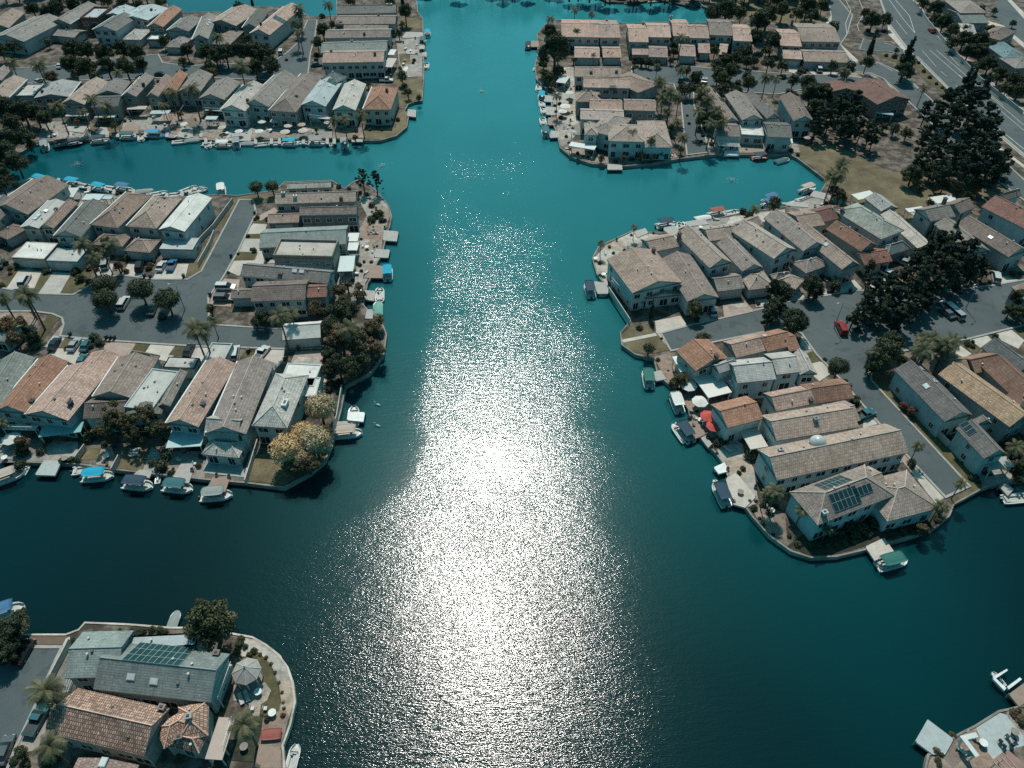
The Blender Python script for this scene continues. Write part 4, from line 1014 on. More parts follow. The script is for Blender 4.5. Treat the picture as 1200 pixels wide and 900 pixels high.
# ------------------------------------------------------------------ lawns, drives, paving
sheet('lawn', 'c', [(110,372),(215,202),(238,202),(235,215),(150,372)], DRYG); 
sheet('lawn', 'd', [(250,212),(260,190),(440,185),(455,205),(400,225),(330,222)], DRYG)
sheet('lawn', 'd', [(104,362),(205,198),(236,198),(146,374)], DRYG); sheet('lawn', 'd', [(0,560),(85,405),(128,405),(10,640),(-40,650)], DRYG)
sheet('lawn', 'd', [(318,344),(330,318),(400,318),(400,345)], LAWN); sheet('lawn', 'd', [(280,432),(300,405),(392,408),(380,432)], LAWN); sheet('lawn', 'd', [(212,550),(235,505),(345,510),(320,552)], LAWN)
CR = CREAM
for nm, reg, pts, m in [
 ('driveway','c',[(30,750),(110,632),(245,640),(190,762)],CR), ('driveway','c',[(225,768),(310,645),(418,650),(350,772)],CONC), ('driveway','c',[(560,662),(590,590),(665,595),(650,668)],CONC),
 ('driveway','c',[(712,662),(755,588),(852,590),(828,668)],CR), ('driveway','c',[(895,682),(938,596),(1105,596),(1082,688)],CR),
 ('lawn','c',[(0,730),(60,632),(108,634),(30,740)],LAWN), ('lawn','c',[(190,760),(248,645),(308,648),(225,764)],LAWN), ('lawn','c',[(358,768),(420,655),(540,640),(505,730),(440,770)],LAWN),
 ('lawn','c',[(1088,680),(1108,600),(1180,520),(1240,440),(1240,560),(1200,640),(1120,680)],DRYG),
 ('driveway','d',[(278,405),(320,345),(398,350),(380,402)],CR), ('driveway','d',[(222,502),(268,430),(375,432),(352,508)],CONC), ('driveway','d',[(176,612),(212,555),(330,552),(350,500),(445,500),(440,560),(400,592),(285,590),(240,640)],CR),
 ('driveway','d',[(72,805),(105,700),(160,655),(245,660),(235,715),(205,760),(195,812)],PINK),
 ('driveway','d',[(345,305),(440,255),(460,275),(430,290),(360,330)],PINK),
 ('patio','e',[(180,240),(268,140),(275,110),(240,90),(300,80),(330,130),(230,245)],CONC), ('lawn','e',[(120,240),(205,100),(262,102),(236,140),(180,215)],LAWN),
 ('patio','e',[(-20,80),(110,80),(160,130),(140,180),(0,190)],PINK),
 ('driveway','e',[(195,290),(225,245),(350,248),(330,318),(280,300)],CR), ('driveway','e',[(190,240),(225,190),(275,200),(240,248)],CONC), ('driveway','e',[(290,245),(310,205),(385,210),(340,250)],CONC),
 ('lawn','e',[(250,246),(280,205),(310,208),(285,246)],LAWN), ('driveway','e',[(440,300),(440,225),(580,212),(548,268),(500,292)],PINK), ('lawn','e',[(548,266),(582,216),(632,222),(605,268)],LAWN),
 ('driveway','e',[(604,275),(640,222),(765,230),(735,275),(700,300)],CR), ('lawn','e',[(710,275),(740,232),(790,232),(775,276)],LAWN), ('driveway','e',[(775,300),(800,232),(870,236),(864,300)],CONC),
 ('driveway','f',[(-10,290),(10,235),(50,236),(40,290)],CR), ('lawn','f',[(35,290),(52,238),(110,240),(90,292)],LAWN), ('driveway','f',[(88,294),(112,240),(190,244),(180,300)],PINK), ('lawn','f',[(188,300),(200,258),(245,262),(235,298)],LAWN),
 ('driveway','f',[(235,300),(255,240),(372,248),(366,300),(320,345),(300,300)],CR), ('driveway','f',[(392,320),(420,256),(530,255),(535,320)],PINK), ('patio','f',[(405,310),(432,282),(515,282),(518,312)],CR),
 ('patio','f',[(510,440),(530,320),(560,340),(535,440)],CR), ('patio','f',[(200,790),(245,620),(262,625),(222,790)],CR), ('lawn','f',[(215,805),(245,690),(335,690),(400,720),(440,740),(520,690),(560,600),(580,620),(560,690),(520,745),(370,822)],DRYG),
 ('patio','f',[(25,770),(50,690),(190,700),(205,790)],plain('shaded_tile', (.30,.35,.33), .7)),  # patio tile in a mottled grey green
 ('driveway','l',[(425,775),(418,712),(545,685),(583,738)],CR), ('driveway','l',[(622,690),(665,668),(720,700),(650,726)],CR), ('driveway','l',[(765,690),(758,632),(868,610),(922,668)],PINK), ('patio','l',[(785,650),(790,625),(855,612),(880,640),(800,660)],CR),
 ('driveway','l',[(925,640),(920,610),(980,598),(1010,640)],CR),
 ('lawn','l',[(252,800),(256,775),(310,735),(365,725),(430,775),(495,858),(400,875),(320,872),(275,845)],DRYG), ('path','l',[(250,806),(420,772),(430,785),(258,820)],CR), ('path','l',[(430,775),(450,772),(515,850),(497,860)],CR),
 ('driveway','m',[(100,600),(115,570),(150,565),(180,600),(110,620)],CR), ('driveway','m',[(225,580),(255,550),(300,560),(330,580)],CONC), ('driveway','m',[(335,580),(345,525),(405,512),(442,552)],CR), ('driveway','m',[(470,548),(505,490),(560,500),(560,545)],CONC),
 ('driveway','m',[(1040,548),(1075,485),(1120,500),(1165,510),(1200,515)],CR), ('driveway','m',[(940,795),(985,765),(1060,790),(1030,832)],CR), ('lawn','r',[(370,310),(420,285),(535,372),(440,408)],LAWN), ('lawn','r',[(590,262),(650,240),(700,270),(640,302)],LAWN),
 ('driveway','r',[(415,280),(570,240),(632,300),(545,375)],CR), ('driveway','r',[(240,400),(340,335),(440,410),(320,470)],CR), ('driveway','r',[(655,232),(790,198),(905,290),(850,365),(700,290)],CR), ('lawn','r',[(800,200),(900,170),(960,240),(910,290)],LAWN),
 ('driveway','n',[(880,250),(870,205),(960,212),(1000,260),(940,300)],CR), ('lawn','n',[(862,180),(920,160),(962,205),(900,220)],LAWN), ('patio','n',[(845,160),(860,90),(930,160),(870,172)],CR),
 ('driveway','o',[(240,482),(290,458),(322,492),(240,515)],CR), ('driveway','o',[(440,690),(490,692),(560,762),(622,826),(575,862)],CR), ('driveway','o',[(395,640),(430,610),(455,650),(440,690)],PINK),
 ('lawn','o',[(250,240),(300,250),(600,560),(790,778),(740,800),(720,778),(272,292)],LAWN), ('path','o',[(370,305),(385,300),(640,575),(622,588)],CR), ('lawn','o',[(625,845),(735,795),(788,785),(650,862)],DRYG),
 ('patio','o',[(130,330),(160,300),(210,350),(190,380)],CR),
 ('lawn','px',[(935,172),(962,168),(985,172),(1010,185),(1040,200),(1075,205),(1110,215),(1140,200),(1168,212),(1180,225),(1130,232),(1085,240),(1050,250),(1010,238),(985,232),(968,214),(970,208),(938,186)],DRYG),
 ('lawn','px',[(845,2),(860,-10),(960,-20),(968,15),(962,35),(930,30),(880,20),(845,18)],DRYG), ('path','j',[(604,110),(640,60),(635,0),(655,0),(665,50),(625,118)],CR),
 ('path','j',[(680,215),(760,290),(745,300),(672,225)],CR), ('driveway','j',[(430,345),(425,320),(480,318),(510,365)],CR), ('driveway','j',[(500,310),(520,305),(570,370),(555,375)],CR), ('driveway','j',[(590,345),(640,335),(777,345),(777,370),(595,372)],CR),
 ('driveway','k',[(700,90),(730,100),(830,130),(820,160),(730,120)],CR), ('road','k',[(780,0),(830,0),(900,80),(900,210),(830,150),(740,60)],ASPH), ('path','k',[(820,0),(840,0),(900,60),(900,90)],CR), ('path','k',[(830,170),(850,165),(900,205),(900,230)],CR),
 ('path','k',[(370,0),(400,20),(445,90),(430,100),(385,35)],PINK), ('path','k',[(465,130),(480,125),(530,180),(520,192)],PINK), ('path','k',[(690,365),(760,400),(900,520),(900,550),(800,480),(700,385)],PINK), ('path','k',[(580,250),(650,290),(685,330),(675,345),(590,275)],PINK),
 ('path','k',[(245,110),(260,118),(330,200),(350,235),(335,248),(310,230),(250,165)],CR), ('path','k',[(385,270),(395,268),(560,435),(545,445)],CR), ('path','k',[(740,620),(760,610),(900,715),(900,755)],CR), ('path','k',[(722,672),(735,668),(900,790),(900,805)],CR), ('path','k',[(760,850),(780,845),(850,900),(820,900)],CR),
 ('path','k',[(175,330),(190,326),(230,350),(270,400),(370,485),(355,492),(260,420),(210,360)],CR), ('patio','k',[(0,338),(175,335),(215,352),(190,375),(0,365)],CONC),
 ('lawn','k',[(375,300),(430,330),(560,440),(520,450),(420,380),(380,330)],LAWN), ('lawn','k',[(200,250),(330,300),(330,320),(220,275)],LAWN),
 ('path','g',[(128,282),(320,284),(300,305),(125,300)],CR), ('lawn','g',[(145,238),(345,238),(325,280),(140,280)],plain('bare_earth', (.16,.115,.085), .95)), ('path','g',[(240,440),(330,250),(350,240),(352,262),(258,450)],CR), ('patio','g',[(255,440),(340,285),(420,280),(350,490),(270,500)],CONC),
 ('driveway','g',[(60,830),(150,600),(240,600),(225,740),(205,760),(190,810)],plain('grey_brown_drive', (.33,.29,.25), .9)), ('path','g',[(30,880),(165,575),(178,580),(48,880)],CR),  # drive in a mottled grey brown
 ('patio','h',[(425,245),(430,238),(545,265),(640,335),(700,480),(705,570),(680,650),(650,700),(632,640),(640,560),(630,480),(590,380),(530,320),(500,310),(490,300),(470,340),(440,340)],CR),
 ('lawn','h',[(515,330),(545,335),(585,390),(625,480),(635,560),(625,610),(560,640),(510,620),(560,560),(590,520),(540,470),(530,400)],LAWN),
 ('patio','h',[(400,480),(470,490),(560,470),(590,510),(570,560),(540,580),(530,640),(500,640),(480,580),(400,560)],CR), ('lawn','h',[(430,690),(540,640),(555,650),(500,870),(380,860)],GARD),
 ('patio','h',[(550,650),(660,600),(680,640),(640,800),(650,900),(500,900),(530,790)],PINK),
 ('patio','q',[(240,960),(275,830),(330,780),(500,640),(660,560),(880,760),(790,830),(830,960)],PINK), ('patio','q',[(650,570),(840,450),(900,470),(1038,640),(1038,720),(880,760),(790,830),(720,740)],DECKT),
 ('patio','q',[(790,830),(900,750),(1038,860),(1038,1000),(830,1000)],plain('rose_paving', (.30,.19,.16), .9)), ('patio','q',[(900,440),(940,430),(1100,560),(1100,700),(1038,640),(905,490)],PINK),
]: sheet(nm, reg, pts, PAVE.get(m, m) if nm == 'patio' else m)
# garden strips behind seawalls and waterside terraces
TERR = [('b',[(-200,690),(-190,600),(90,600),(260,560),(640,600),(640,690),(470,695),(250,695),(100,708)],CONC), ('b',[(640,700),(650,640),(800,640),(800,690)],PINK), ('b',[(800,695),(800,650),(960,640),(960,545),(1015,560),(1010,640),(960,680),(880,700)],DRYG), ('b',[(960,400),(1090,395),(1092,480),(1020,525),(980,540)],DRYG), ('b',[(975,90),(1060,90),(1092,105),(1092,160),(980,150)],DRYG), ('b',[(960,190),(1092,190),(1092,380),(985,390)],CONC), ('b',[(975,270),(1030,265),(1035,320),(980,325)],DRYG),
 ('a',[(200,735),(230,640),(480,640),(480,725)],CONC), ('a',[(640,690),(660,610),(860,600),(870,690)],CONC), ('a',[(860,690),(870,600),(1060,600),(1060,710)],PINK), ('a',[(440,720),(470,650),(620,650),(630,700)],DRYG),
 ('d',[(905,190),(950,180),(1040,205),(1078,245),(1090,300),(1068,360),(1050,400),(1040,520),(1018,560),(950,680),(935,780),(880,800),(790,690),(850,520),(910,390),(960,300)],CONC),
 ('d',[(940,440),(960,350),(1060,352),(1035,440)],PINK), ('c',[(-20,215),(30,160),(180,90),(470,180),(700,190),(860,210),(1050,210),(1220,200),(1240,190),(900,225),(500,260)],CONC),
 ('e',[(0,730),(0,620),(330,640),(330,720),(120,722)],CONC), ('e',[(330,715),(345,665),(440,665),(405,715)],DRYG), ('e',[(405,735),(430,660),(470,660),(485,700),(470,745)],PINK), ('e',[(480,750),(510,665),(650,655),(600,765)],DRYG), ('e',[(600,765),(640,660),(680,690),(675,770)],CONC), ('e',[(700,775),(720,680),(864,680),(864,795)],CONC),
 ('i',[(200,480),(300,380),(330,400),(320,560),(345,650),(300,700),(300,770),(245,730),(232,680),(220,600)],CR), ('i',[(130,330),(200,335),(190,400),(135,395)],DRYG), ('i',[(250,740),(300,700),(400,780),(560,800),(700,800),(820,770),(830,790),(560,826),(400,815),(300,785)],PINK),
 ('i',[(230,400),(240,340),(310,335),(310,400)],CR), ('j',[(0,735),(0,640),(200,650),(330,680),(470,680),(480,730),(200,732)],CONC), ('j',[(215,728),(215,685),(320,690),(330,728)],DECKB),
 ('l',[(110,400),(175,330),(310,262),(440,280),(540,290),(560,350),(380,320),(190,410),(180,540),(130,470)],CR), ('l',[(460,250),(510,240),(560,290),(545,310)],CR), ('l',[(570,240),(720,200),(1000,160),(1071,150),(1071,200),(800,240),(545,290)],CR),
 ('n',[(180,190),(250,170),(300,240),(400,300),(450,400),(500,540),(440,560),(330,420),(310,350),(240,300)],PINK), ('n',[(470,610),(560,560),(600,640),(640,700),(660,860),(600,880),(540,862),(520,740)],CR), ('n',[(500,600),(560,568),(590,590),(600,680),(560,690)],CR),
 ('p',[(240,215),(300,200),(400,250),(410,380),(330,340),(280,290)],PINK), ('p',[(410,400),(500,330),(800,260),(900,300),(1100,240),(1110,300),(900,365),(760,405),(640,435),(520,442),(440,415)],GARD),
 ('m',[(95,165),(60,150),(250,145),(330,150),(350,190),(190,185)],CR), ('px',[(925,243),(948,233),(965,227),(990,232),(985,240),(940,247)],CONC), ('m',[(640,180),(720,165),(760,200),(690,215)],CR), ('m',[(615,195),(630,180),(780,315),(760,330)],DRYG),
 ('m',[(745,135),(760,120),(870,105),(885,125),(800,160)],CR), ('s',[(430,560),(520,520),(740,580),(720,650),(560,690),(495,690)],CONC)]
for i, (reg, pts, m) in enumerate(TERR): sheet('lawn' if m in (DRYG, LAWN, GARD) else 'patio', reg, pts, PAVE.get(m, m))

# ------------------------------------------------------------------ houses
BR = (.29, .22, .185); TN = (.42, .35, .305); GY = (.26, .243, .225); DG = (.15, .155, .145); OR = (.37, .20, .135); PK = (.47, .335, .28); PL = (.47, .46, .43); TL = (.22, .26, .25); RD = (.25, .13, .105); LB = (.37, .29, .245); PB = (.40, .46, .46); WT = (.68, .67, .62); TERC = (.60, .39, .30)
WB = (.40, .47, .46); WW = (.58, .60, .57); WD = (.30, .31, .28); WC = (.48, .44, .38); WGY = (.36, .40, .40)
ROW = {}
LW = {'white': (2,)}
# --- top left row
r = 'top left row'
house('a', [((50,190),(162,76),(262,118),5.2,'gu',2.0,GY,'tile',LW), ((150,150),(215,85),(300,118),4.4,'gu',1.4,GY), ((62,236),(165,175),(225,200),2.8,'gu',1.4,GY)], r, 'large grey roofed house', wall=WB)
house('a', [((-60,150),(10,70),(120,70),5.2,'gu',2.0,LB)], r, 'pinkish brown roofed house', wall=WD)
house('a', [((310,117),(400,22),(483,38),5.4,'gu',1.8,GY,'tile',{'white':(0,)}), ((303,178),(335,140),(422,170),2.8,'gv',1.0,GY)], r, 'brown grey house with white edged roof', wall=WD)
house('a', [((440,100),(492,42),(575,48),6.0,'flat',0,PB,'flat',{'parapet':.9,'pcol':(.22,.10,.08)})], r, 'red brown house with pale roof well', wall=(.22,.12,.10))
house('a', [((525,152),(590,78),(690,98),5.4,'gu',1.8,DG,'tile',{'white':(2,)}), ((578,75),(615,30),(690,45),5.4,'gu',1.0,PB,'flat')], r, 'dark roofed house with pale rear roof', wall=(.5,.58,.58))
house('a', [((682,85),(730,20),(838,52),5.6,'gu',1.1,PB,'flat'), ((665,205),(700,150),(785,160),2.8,'h',1.2,PL)], r, 'pale blue grey roofed house', wall=WW, feats=[('ch',0,.6,.3,(.08,.08,.08),1.0),('sk',0,.7,.25),('sk',0,.4,.7)])
house('a', [((800,140),(862,46),(938,52),5.4,'gu',1.6,OR,'tile',{'white':(2,)}), ((785,208),(802,180),(872,186),2.8,'flat',0,WT,'flat')], r, 'orange roofed house', wall=WD)
house('a', [((905,158),(945,92),(1045,105),5.2,'gu',1.6,GY,'tile',{'white':(2,)}), ((893,245),(918,190),(998,200),2.7,'h',1.3,GY)], r, 'mottled grey roofed house', wall=WB)
house('a', [((1003,212),(1072,90),(1155,85),5.4,'gu',1.8,GY,'tile',{'white':(2,)})], r, 'grey roofed house with a large skylight', wall=WB, feats=[('sk',0,.6,.25),('sk',0,.5,.3),('sk',0,.7,.3)])
house('b', [((83,108),(117,28),(212,60),5.4,'gu',1.9,LB,'tile',{'white':(2,)}), ((58,218),(92,150),(172,162),2.8,'h',1.3,LB)], r, 'brown roofed house', wall=WD)
house('b', [((195,140),(236,60),(312,62),5.2,'gu',1.7,DG,'tile',{'white':(2,)})], r, 'dark grey roofed house', wall=WD)
house('b', [((295,165),(348,28),(425,45),5.6,'gu',2.0,PK,'tile',{'white':(2,)})], r, 'tan roofed house with a broad front', wall=WW, feats=[('ch',0,.2,.75,(.12,.09,.08),1.6),('sol',0,.45,.25,(3,3))])
# --- top left stack
r = 'top left stack'
house('b', [((665,68),(963,68),(963,28),4.6,'gu',1.6,DG,'shingle')], r, 'dark grey long roofed house', wall=WD, feats=[('ch',0,.88,.55,(.35,.33,.3),.8,(2.4,1.2))])
house('b', [((662,118),(960,125),(962,80),4.6,'gu',1.2,LB,'tile',{'nog':1}), ((700,150),(925,152),(925,122),3.4,'gu',1.0,LB,'tile',{'nog':1})], r, 'brown roofed long house', wall=WGY, feats=[('ch',0,.7,.6,(.1,.09,.08),1.0)])
house('b', [((608,188),(935,192),(935,152),5.0,'gu',1.3,LB,'tile',{'white':(2,)})], r, 'light brown long roofed house', wall=WGY, feats=[('ch',0,.6,.2,(.1,.09,.08),1.0)])
house('b', [((590,262),(920,262),(915,208),5.0,'gu',1.6,TL,'shingle')], r, 'grey green long roofed house', wall=WB, feats=[('ch',0,.45,.7,(.3,.3,.28),1.0)])
house('b', [((597,312),(903,316),(903,255),6.2,'gu',1.5,PK)], r, 'pinkish tiled house with windows in its long front', wall=WB, feats=[('ch',0,.12,.6,(.15,.1,.08),1.0),('ch',0,.85,.35,(.1,.1,.1),1.2)])
# --- upper left canal row
r = 'upper left canal row'
house('a', [((-50,425),(-20,362),(50,364),3.4,'gu',1.2,TN,'tile',{'now':1})], r, 'low tan roofed house at the picture edge', wall=WD)
house('a', [((-60,520),(15,420),(128,424),5.2,'gu',1.8,LB,'tile',{'white':(0,)})], r, 'brown roofed house under the trees', wall=WD)
house('a', [((85,505),(122,445),(215,450),4.0,'flat',0,PL,'flat',{'white':(0,)})], r, 'flat pale grey roofed house', wall=WGY)
house('a', [((175,520),(248,440),(432,432),5.4,'gu',1.2,PL,'shingle',{'white':(0,)})], r, 'pale grey wide roofed house', wall=WD, feats=[('ch',0,.3,.85,(.05,.05,.05),1.0)])
house('a', [((358,542),(440,425),(545,440),5.4,'gu',1.8,LB)], r, 'brown tiled gabled house', wall=WD)
house('a', [((505,502),(560,435),(692,432),5.4,'gu',1.5,GY), ((500,560),(510,500),(640,505),5.2,'gv',1.2,DG)], r, 'grey brown roofed house', wall=WD)
house('a', [((655,508),(728,405),(800,410),5.6,'gu',1.6,TN,'tile',{'white':(2,)}), ((780,510),(845,410),(905,412),5.6,'gu',1.4,PK)], r, 'tan and orange double roofed house', wall=WD, feats=[('ch',0,.5,.1,(.04,.04,.04),1.3),('ch',1,.55,.6,(.04,.04,.04),1.3)])
house('a', [((870,485),(915,392),(982,393),5.4,'gu',1.6,OR)], r, 'orange tiled narrow house', wall=WD)
house('a', [((950,482),(1000,390),(1112,395),5.4,'gu',1.8,GY,'tile')], r, 'grey brown gabled house behind a palm', wall=WD)
house('b', [((-2,490),(42,402),(155,420),5.6,'gu',1.8,GY,'tile')], r, 'grey gabled house', wall=WGY)
house('b', [((112,548),(172,422),(280,438),5.8,'gu',1.9,PL,'shingle',{'white':(2,)})], r, 'whitish roofed house with a balcony front', wall=WW, feats=[('ch',0,.3,.15,(.06,.06,.06),1.2)])
house('b', [((252,520),(312,370),(415,395),5.8,'gu',2.2,GY,'tile',{'white':(2,)})], r, 'grey steep roofed house with arched front', wall=WB)
house('b', [((380,550),(442,365),(555,385),5.6,'h',2.4,LB,'tile',{'white':(2,)})], r, 'brown hipped roof house', wall=WD, feats=[('ch',0,.3,.3,(.3,.3,.3),.9)])
house('b', [((516,525),(562,385),(672,400),5.8,'gu',1.8,PB,'flat'), ((618,392),(640,358),(682,392),6.6,'h',2.0,TL)], r, 'pale blue house with a pointed turret', wall=(.45,.56,.56), feats=[('sk',0,.6,.3),('sk',0,.6,.7),('sol',0,.75,.3,(3,2))])
house('b', [((655,552),(690,420),(798,425),5.8,'gu',1.7,PL,'shingle')], r, 'pale grey gabled house with green windows', wall=(.42,.56,.52), feats=[('sk',0,.8,.5)])
house('b', [((805,548),(830,435),(962,442),5.6,'h',2.6,OR,'tile',{'white':(2,)})], r, 'orange brown hipped house at the row end', wall=WC, feats=[('ch',0,.6,.3,(.16,.09,.07),1.4)])
# --- upper row of the middle left peninsula
r = 'mid left upper row'
house('c', [((-190,420),(-60,215),(60,240),5.4,'gu',1.8,DG), ], r, 'dark roofed house at the picture edge', wall=WB)
house('c', [((20,258),(180,82),(335,148),5.6,'gu',2.2,BR,'tile',LW), ((-10,420),(95,345),(150,388),2.8,'h',1.4,BR)], r, 'dark brown roofed house with a brown garage', wall=WB)
house('c', [((135,382),(278,225),(375,235),5.8,'gu',.8,PL,'flat',LW), ((230,385),(375,235),(458,240),5.6,'gu',1.2,BR), ((88,552),(155,460),(325,485),2.9,'flat',0,WT,'flat',{'parapet':.15})], r, 'pale roofed house with a flat white garage', wall=WC, feats=[('sk',0,.35,.5),('sk',0,.25,.5),('sk',0,.55,.4),('ch',1,.6,.8,(.1,.09,.08),1.0)])
house('c', [((325,432),(480,242),(630,252),5.4,'gu',1.8,DG,'tile',LW), ((288,572),(335,500),(500,520),2.9,'flat',0,PL,'flat',{'parapet':.2})], r, 'dark grey roofed house with a pale flat garage', wall=WB)
house('c', [((565,362),(722,168),(860,200),5.6,'h',2.2,BR,'tile',LW), ((545,480),(600,410),(770,430),3.2,'h',1.5,BR)], r, 'brown roofed house behind a palm', wall=WB)
house('c', [((765,372),(890,192),(1048,215),5.6,'h',2.3,LB,'tile',LW), ((735,515),(790,440),(932,462),2.8,'h',1.7,LB)], r, 'brown roofed house with a hipped brown garage', wall=WB, feats=[('sk',0,.8,.4)])
house('c', [((957,392),(1082,194),(1218,215),5.8,'gu',1.3,WT,'flat'), ((930,512),(978,445),(1172,445),2.9,'flat',0,PL,'flat',{'parapet':.15})], r, 'cream roofed house beside the side road', wall=(.50,.57,.56))
# --- cul-de-sac stack
r = 'cul-de-sac stack'
house('d', [((515,146),(760,148),(760,118),3.0,'gu',.9,PL,'shingle',{'nog':1}),((450,228),(900,232),(900,172),5.8,'gu',1.5,TN,'tile')], r, 'tan long roofed house', wall=(.42,.42,.38), feats=[('ch',1,.25,.3,(.6,.6,.58),1.0),('ch',1,.1,.5,(.5,.5,.48),.8),('ch',1,.82,.1,(.13,.11,.1),1.2)])
house('d', [((585,292),(903,298),(905,258),6.2,'gu',1.2,LB,'tile',{'fascia':(.6,.58,.54)}), ((408,340),(582,345),(585,285),3.0,'gu',1.1,LB,'tile')], r, 'pinkish brown house with a tall blank grey wall', wall=(.19,.21,.215))
house('d', [((370,468),(850,476),(842,372),5.4,'gu',1.6,TL,'shingle')], r, 'grey green long roofed house', wall=(.33,.34,.31), feats=[('ch',0,.62,.1,(.4,.38,.34),.8)])
house('d', [((437,532),(768,545),(798,452),6.4,'flat',0,(.46,.42,.37),'flat',{'parapet':.7,'pcol':(.26,.22,.18)}), ((400,620),(760,640),(770,560),3.6,'gu',1.0,TN)], r, 'flat roofed house with brown raised edges', wall=(.28,.27,.25), feats=[('ch',0,.5,.05,(.5,.46,.4),1.0)])
house('d', [((235,650),(742,672),(790,600),5.4,'gu',1.5,GY,'tile',{'fascia':(.62,.62,.58)})], r, 'dark tan long house with skylights', wall=WB, feats=[('sk',0,.6,.4),('sk',0,.68,.4),('ch',0,.45,.2,(.12,.1,.1),.7)])
house('d', [((325,772),(622,785),(620,675),5.6,'gu',1.6,BR,'tile'), ((620,760),(738,762),(738,682),4.6,'gu',1.0,RD,'tile'), ((202,762),(325,770),(330,715),2.8,'gu',1.0,LB)], r, 'brown house with a dark red wing', wall=WB)
house('f', [((372,206),(530,206),(525,137),3.0,'gu',1.7,WT,'flat',{'now':1})], None, label='white roofed low garage beside the street, under the bronze trees', anchor='white roofed low garage', wall=(.5,.55,.53), cat='garage', name='garage_building')
# --- lower row of the middle left peninsula
r = 'mid left lower row'
house('e', [((-120,500),(10,290),(150,285),5.4,'gu',2.0,TL,'tile')], r, 'large grey green roofed house', wall=WB)
house('e', [((0,505),(152,286),(272,306),5.6,'gu',1.8,OR,'tile',LW)], r, 'orange roofed house', wall=(.40,.50,.50), feats=[('ch',0,.2,.1,(.1,.09,.08),.7)])
house('e', [((138,517),(276,308),(430,350),5.6,'gu',2.0,PK,'tile',LW), ((345,335),(385,250),(492,288),3.0,'gu',1.3,PK)], r, 'wide pinkish tan roofed house', wall=WB, feats=[('ch',0,.25,.15,(.06,.06,.06),1.2)])
house('e', [((378,455),(505,290),(678,290),5.8,'gu',1.9,LB,'tile',LW), ((362,535),(385,452),(548,458),4.6,'gv',1.6,BR,'tile'), ((530,292),(560,262),(680,275),3.2,'h',1.5,LB)], r, 'brown roofed house with a darker front roof', wall=WB)
house('e', [((540,492),(635,328),(740,350),6.0,'flat',0,PL,'flat',{'parapet':.3}), ((672,490),(740,345),(788,348),5.8,'gu',.8,GY), ((538,520),(548,478),(690,490),5.4,'gu',1.0,DG), ((690,325),(712,280),(840,290),2.9,'flat',0,PL,'flat',{'parapet':.1})], r, 'pale flat topped house with grey slopes', wall=WB)
house('px', [((197,496),(240,422),(275,427),5.8,'gu',1.7,PK,'tile',LW), ((238,424),(248,402),(272,404),3.0,'flat',0,PL,'flat')], r, 'pale pinkish roofed house', wall=WB, feats=[('ch',0,.3,.2,(.12,.15,.16),.7)])
house('f', [((48,602),(168,300),(322,308),5.6,'gu',2.0,TN,'tile',LW), ((40,610),(75,520),(210,540),5.2,'gv',2.0,PL,'tile'), ((28,690),(62,618),(212,640),2.9,'h',1.4,PL,'tile',{'nog':1})], r, 'tan roofed house with pale gabled front', wall=(.42,.52,.51))
house('f', [((242,572),(330,350),(468,362),5.6,'h',2.3,PL,'tile'), ((350,400),(385,308),(527,318),3.6,'flat',0,WT,'flat',{'parapet':.25}), ((435,450),(455,370),(525,372),3.6,'flat',0,WT,'flat',{'parapet':.25})], r, 'pale hipped house with a white flat wing', wall=(.5,.54,.52), feats=[('ch',0,.35,.25,(.62,.64,.62),1.0,(1.8,.9))])
house('e', [((-60,190),(-20,120),(60,160),3.4,'gv',1.2,TL)], None, label='low teal grey house under bushes at the left picture edge', anchor='low teal house at the left edge', wall=(.25,.42,.44))
# --- bottom left point
house('px', [((111,806),(247,825),(268,768),4.8,'gu',2.4,TL,'shingle',{'fascia':(.6,.58,.52)}), ((80,792),(140,796),(153,742),5.4,'gu',1.9,TL,'shingle'), ((152,757),(230,762),(232,746),4.6,'flat',0,PB,'flat',{'parapet':.1})], None,
  label='large grey green shingle house with a panel array on the bottom left point', anchor='grey green house on the bottom left point', wall=(.38,.42,.40),
  feats=[('sol',0,.44,.76,(9,3)),('sk',0,.30,.25),('sk',0,.5,.22),('ch',0,.9,.95,(.2,.16,.14),1.0)])
house('g', [((228,748),(728,818),(870,585),4.8,'gu',2.2,TERC,'barrel',{'fascia':(.32,.29,.26)}), ((240,700),(330,720),(400,560),4.2,'gu',1.4,TERC,'barrel'), ((770,690),(830,790),(1010,700),4.0,'h',1.4,TERC,'barrel'), ((870,585),(1010,600),(1075,750),4.2,'h',1.5,TERC,'barrel'), ((850,790),(1000,830),(1040,740),3.4,'h',1.4,TERC,'barrel')], None,
  label='house roofed in orange barrel tiles on the bottom left point', anchor='orange barrel tiled house', wall=(.42,.40,.36), feats=[('ch',3,.45,.5,(.35,.34,.32),1.0),('ch',3,.1,.1,(.2,.17,.15),1.0),('ch',0,.95,.95,(.28,.22,.2),1.2)])
house('g', [((340,960),(395,850),(700,885),5.2,'gu',1.2,PK,'tile',{'now':1})], None, label='pinkish roof with a dark skylight cut by the bottom edge at lower left', anchor='roof cut by the bottom edge', wall=WC, feats=[('sk',0,.8,.5)])
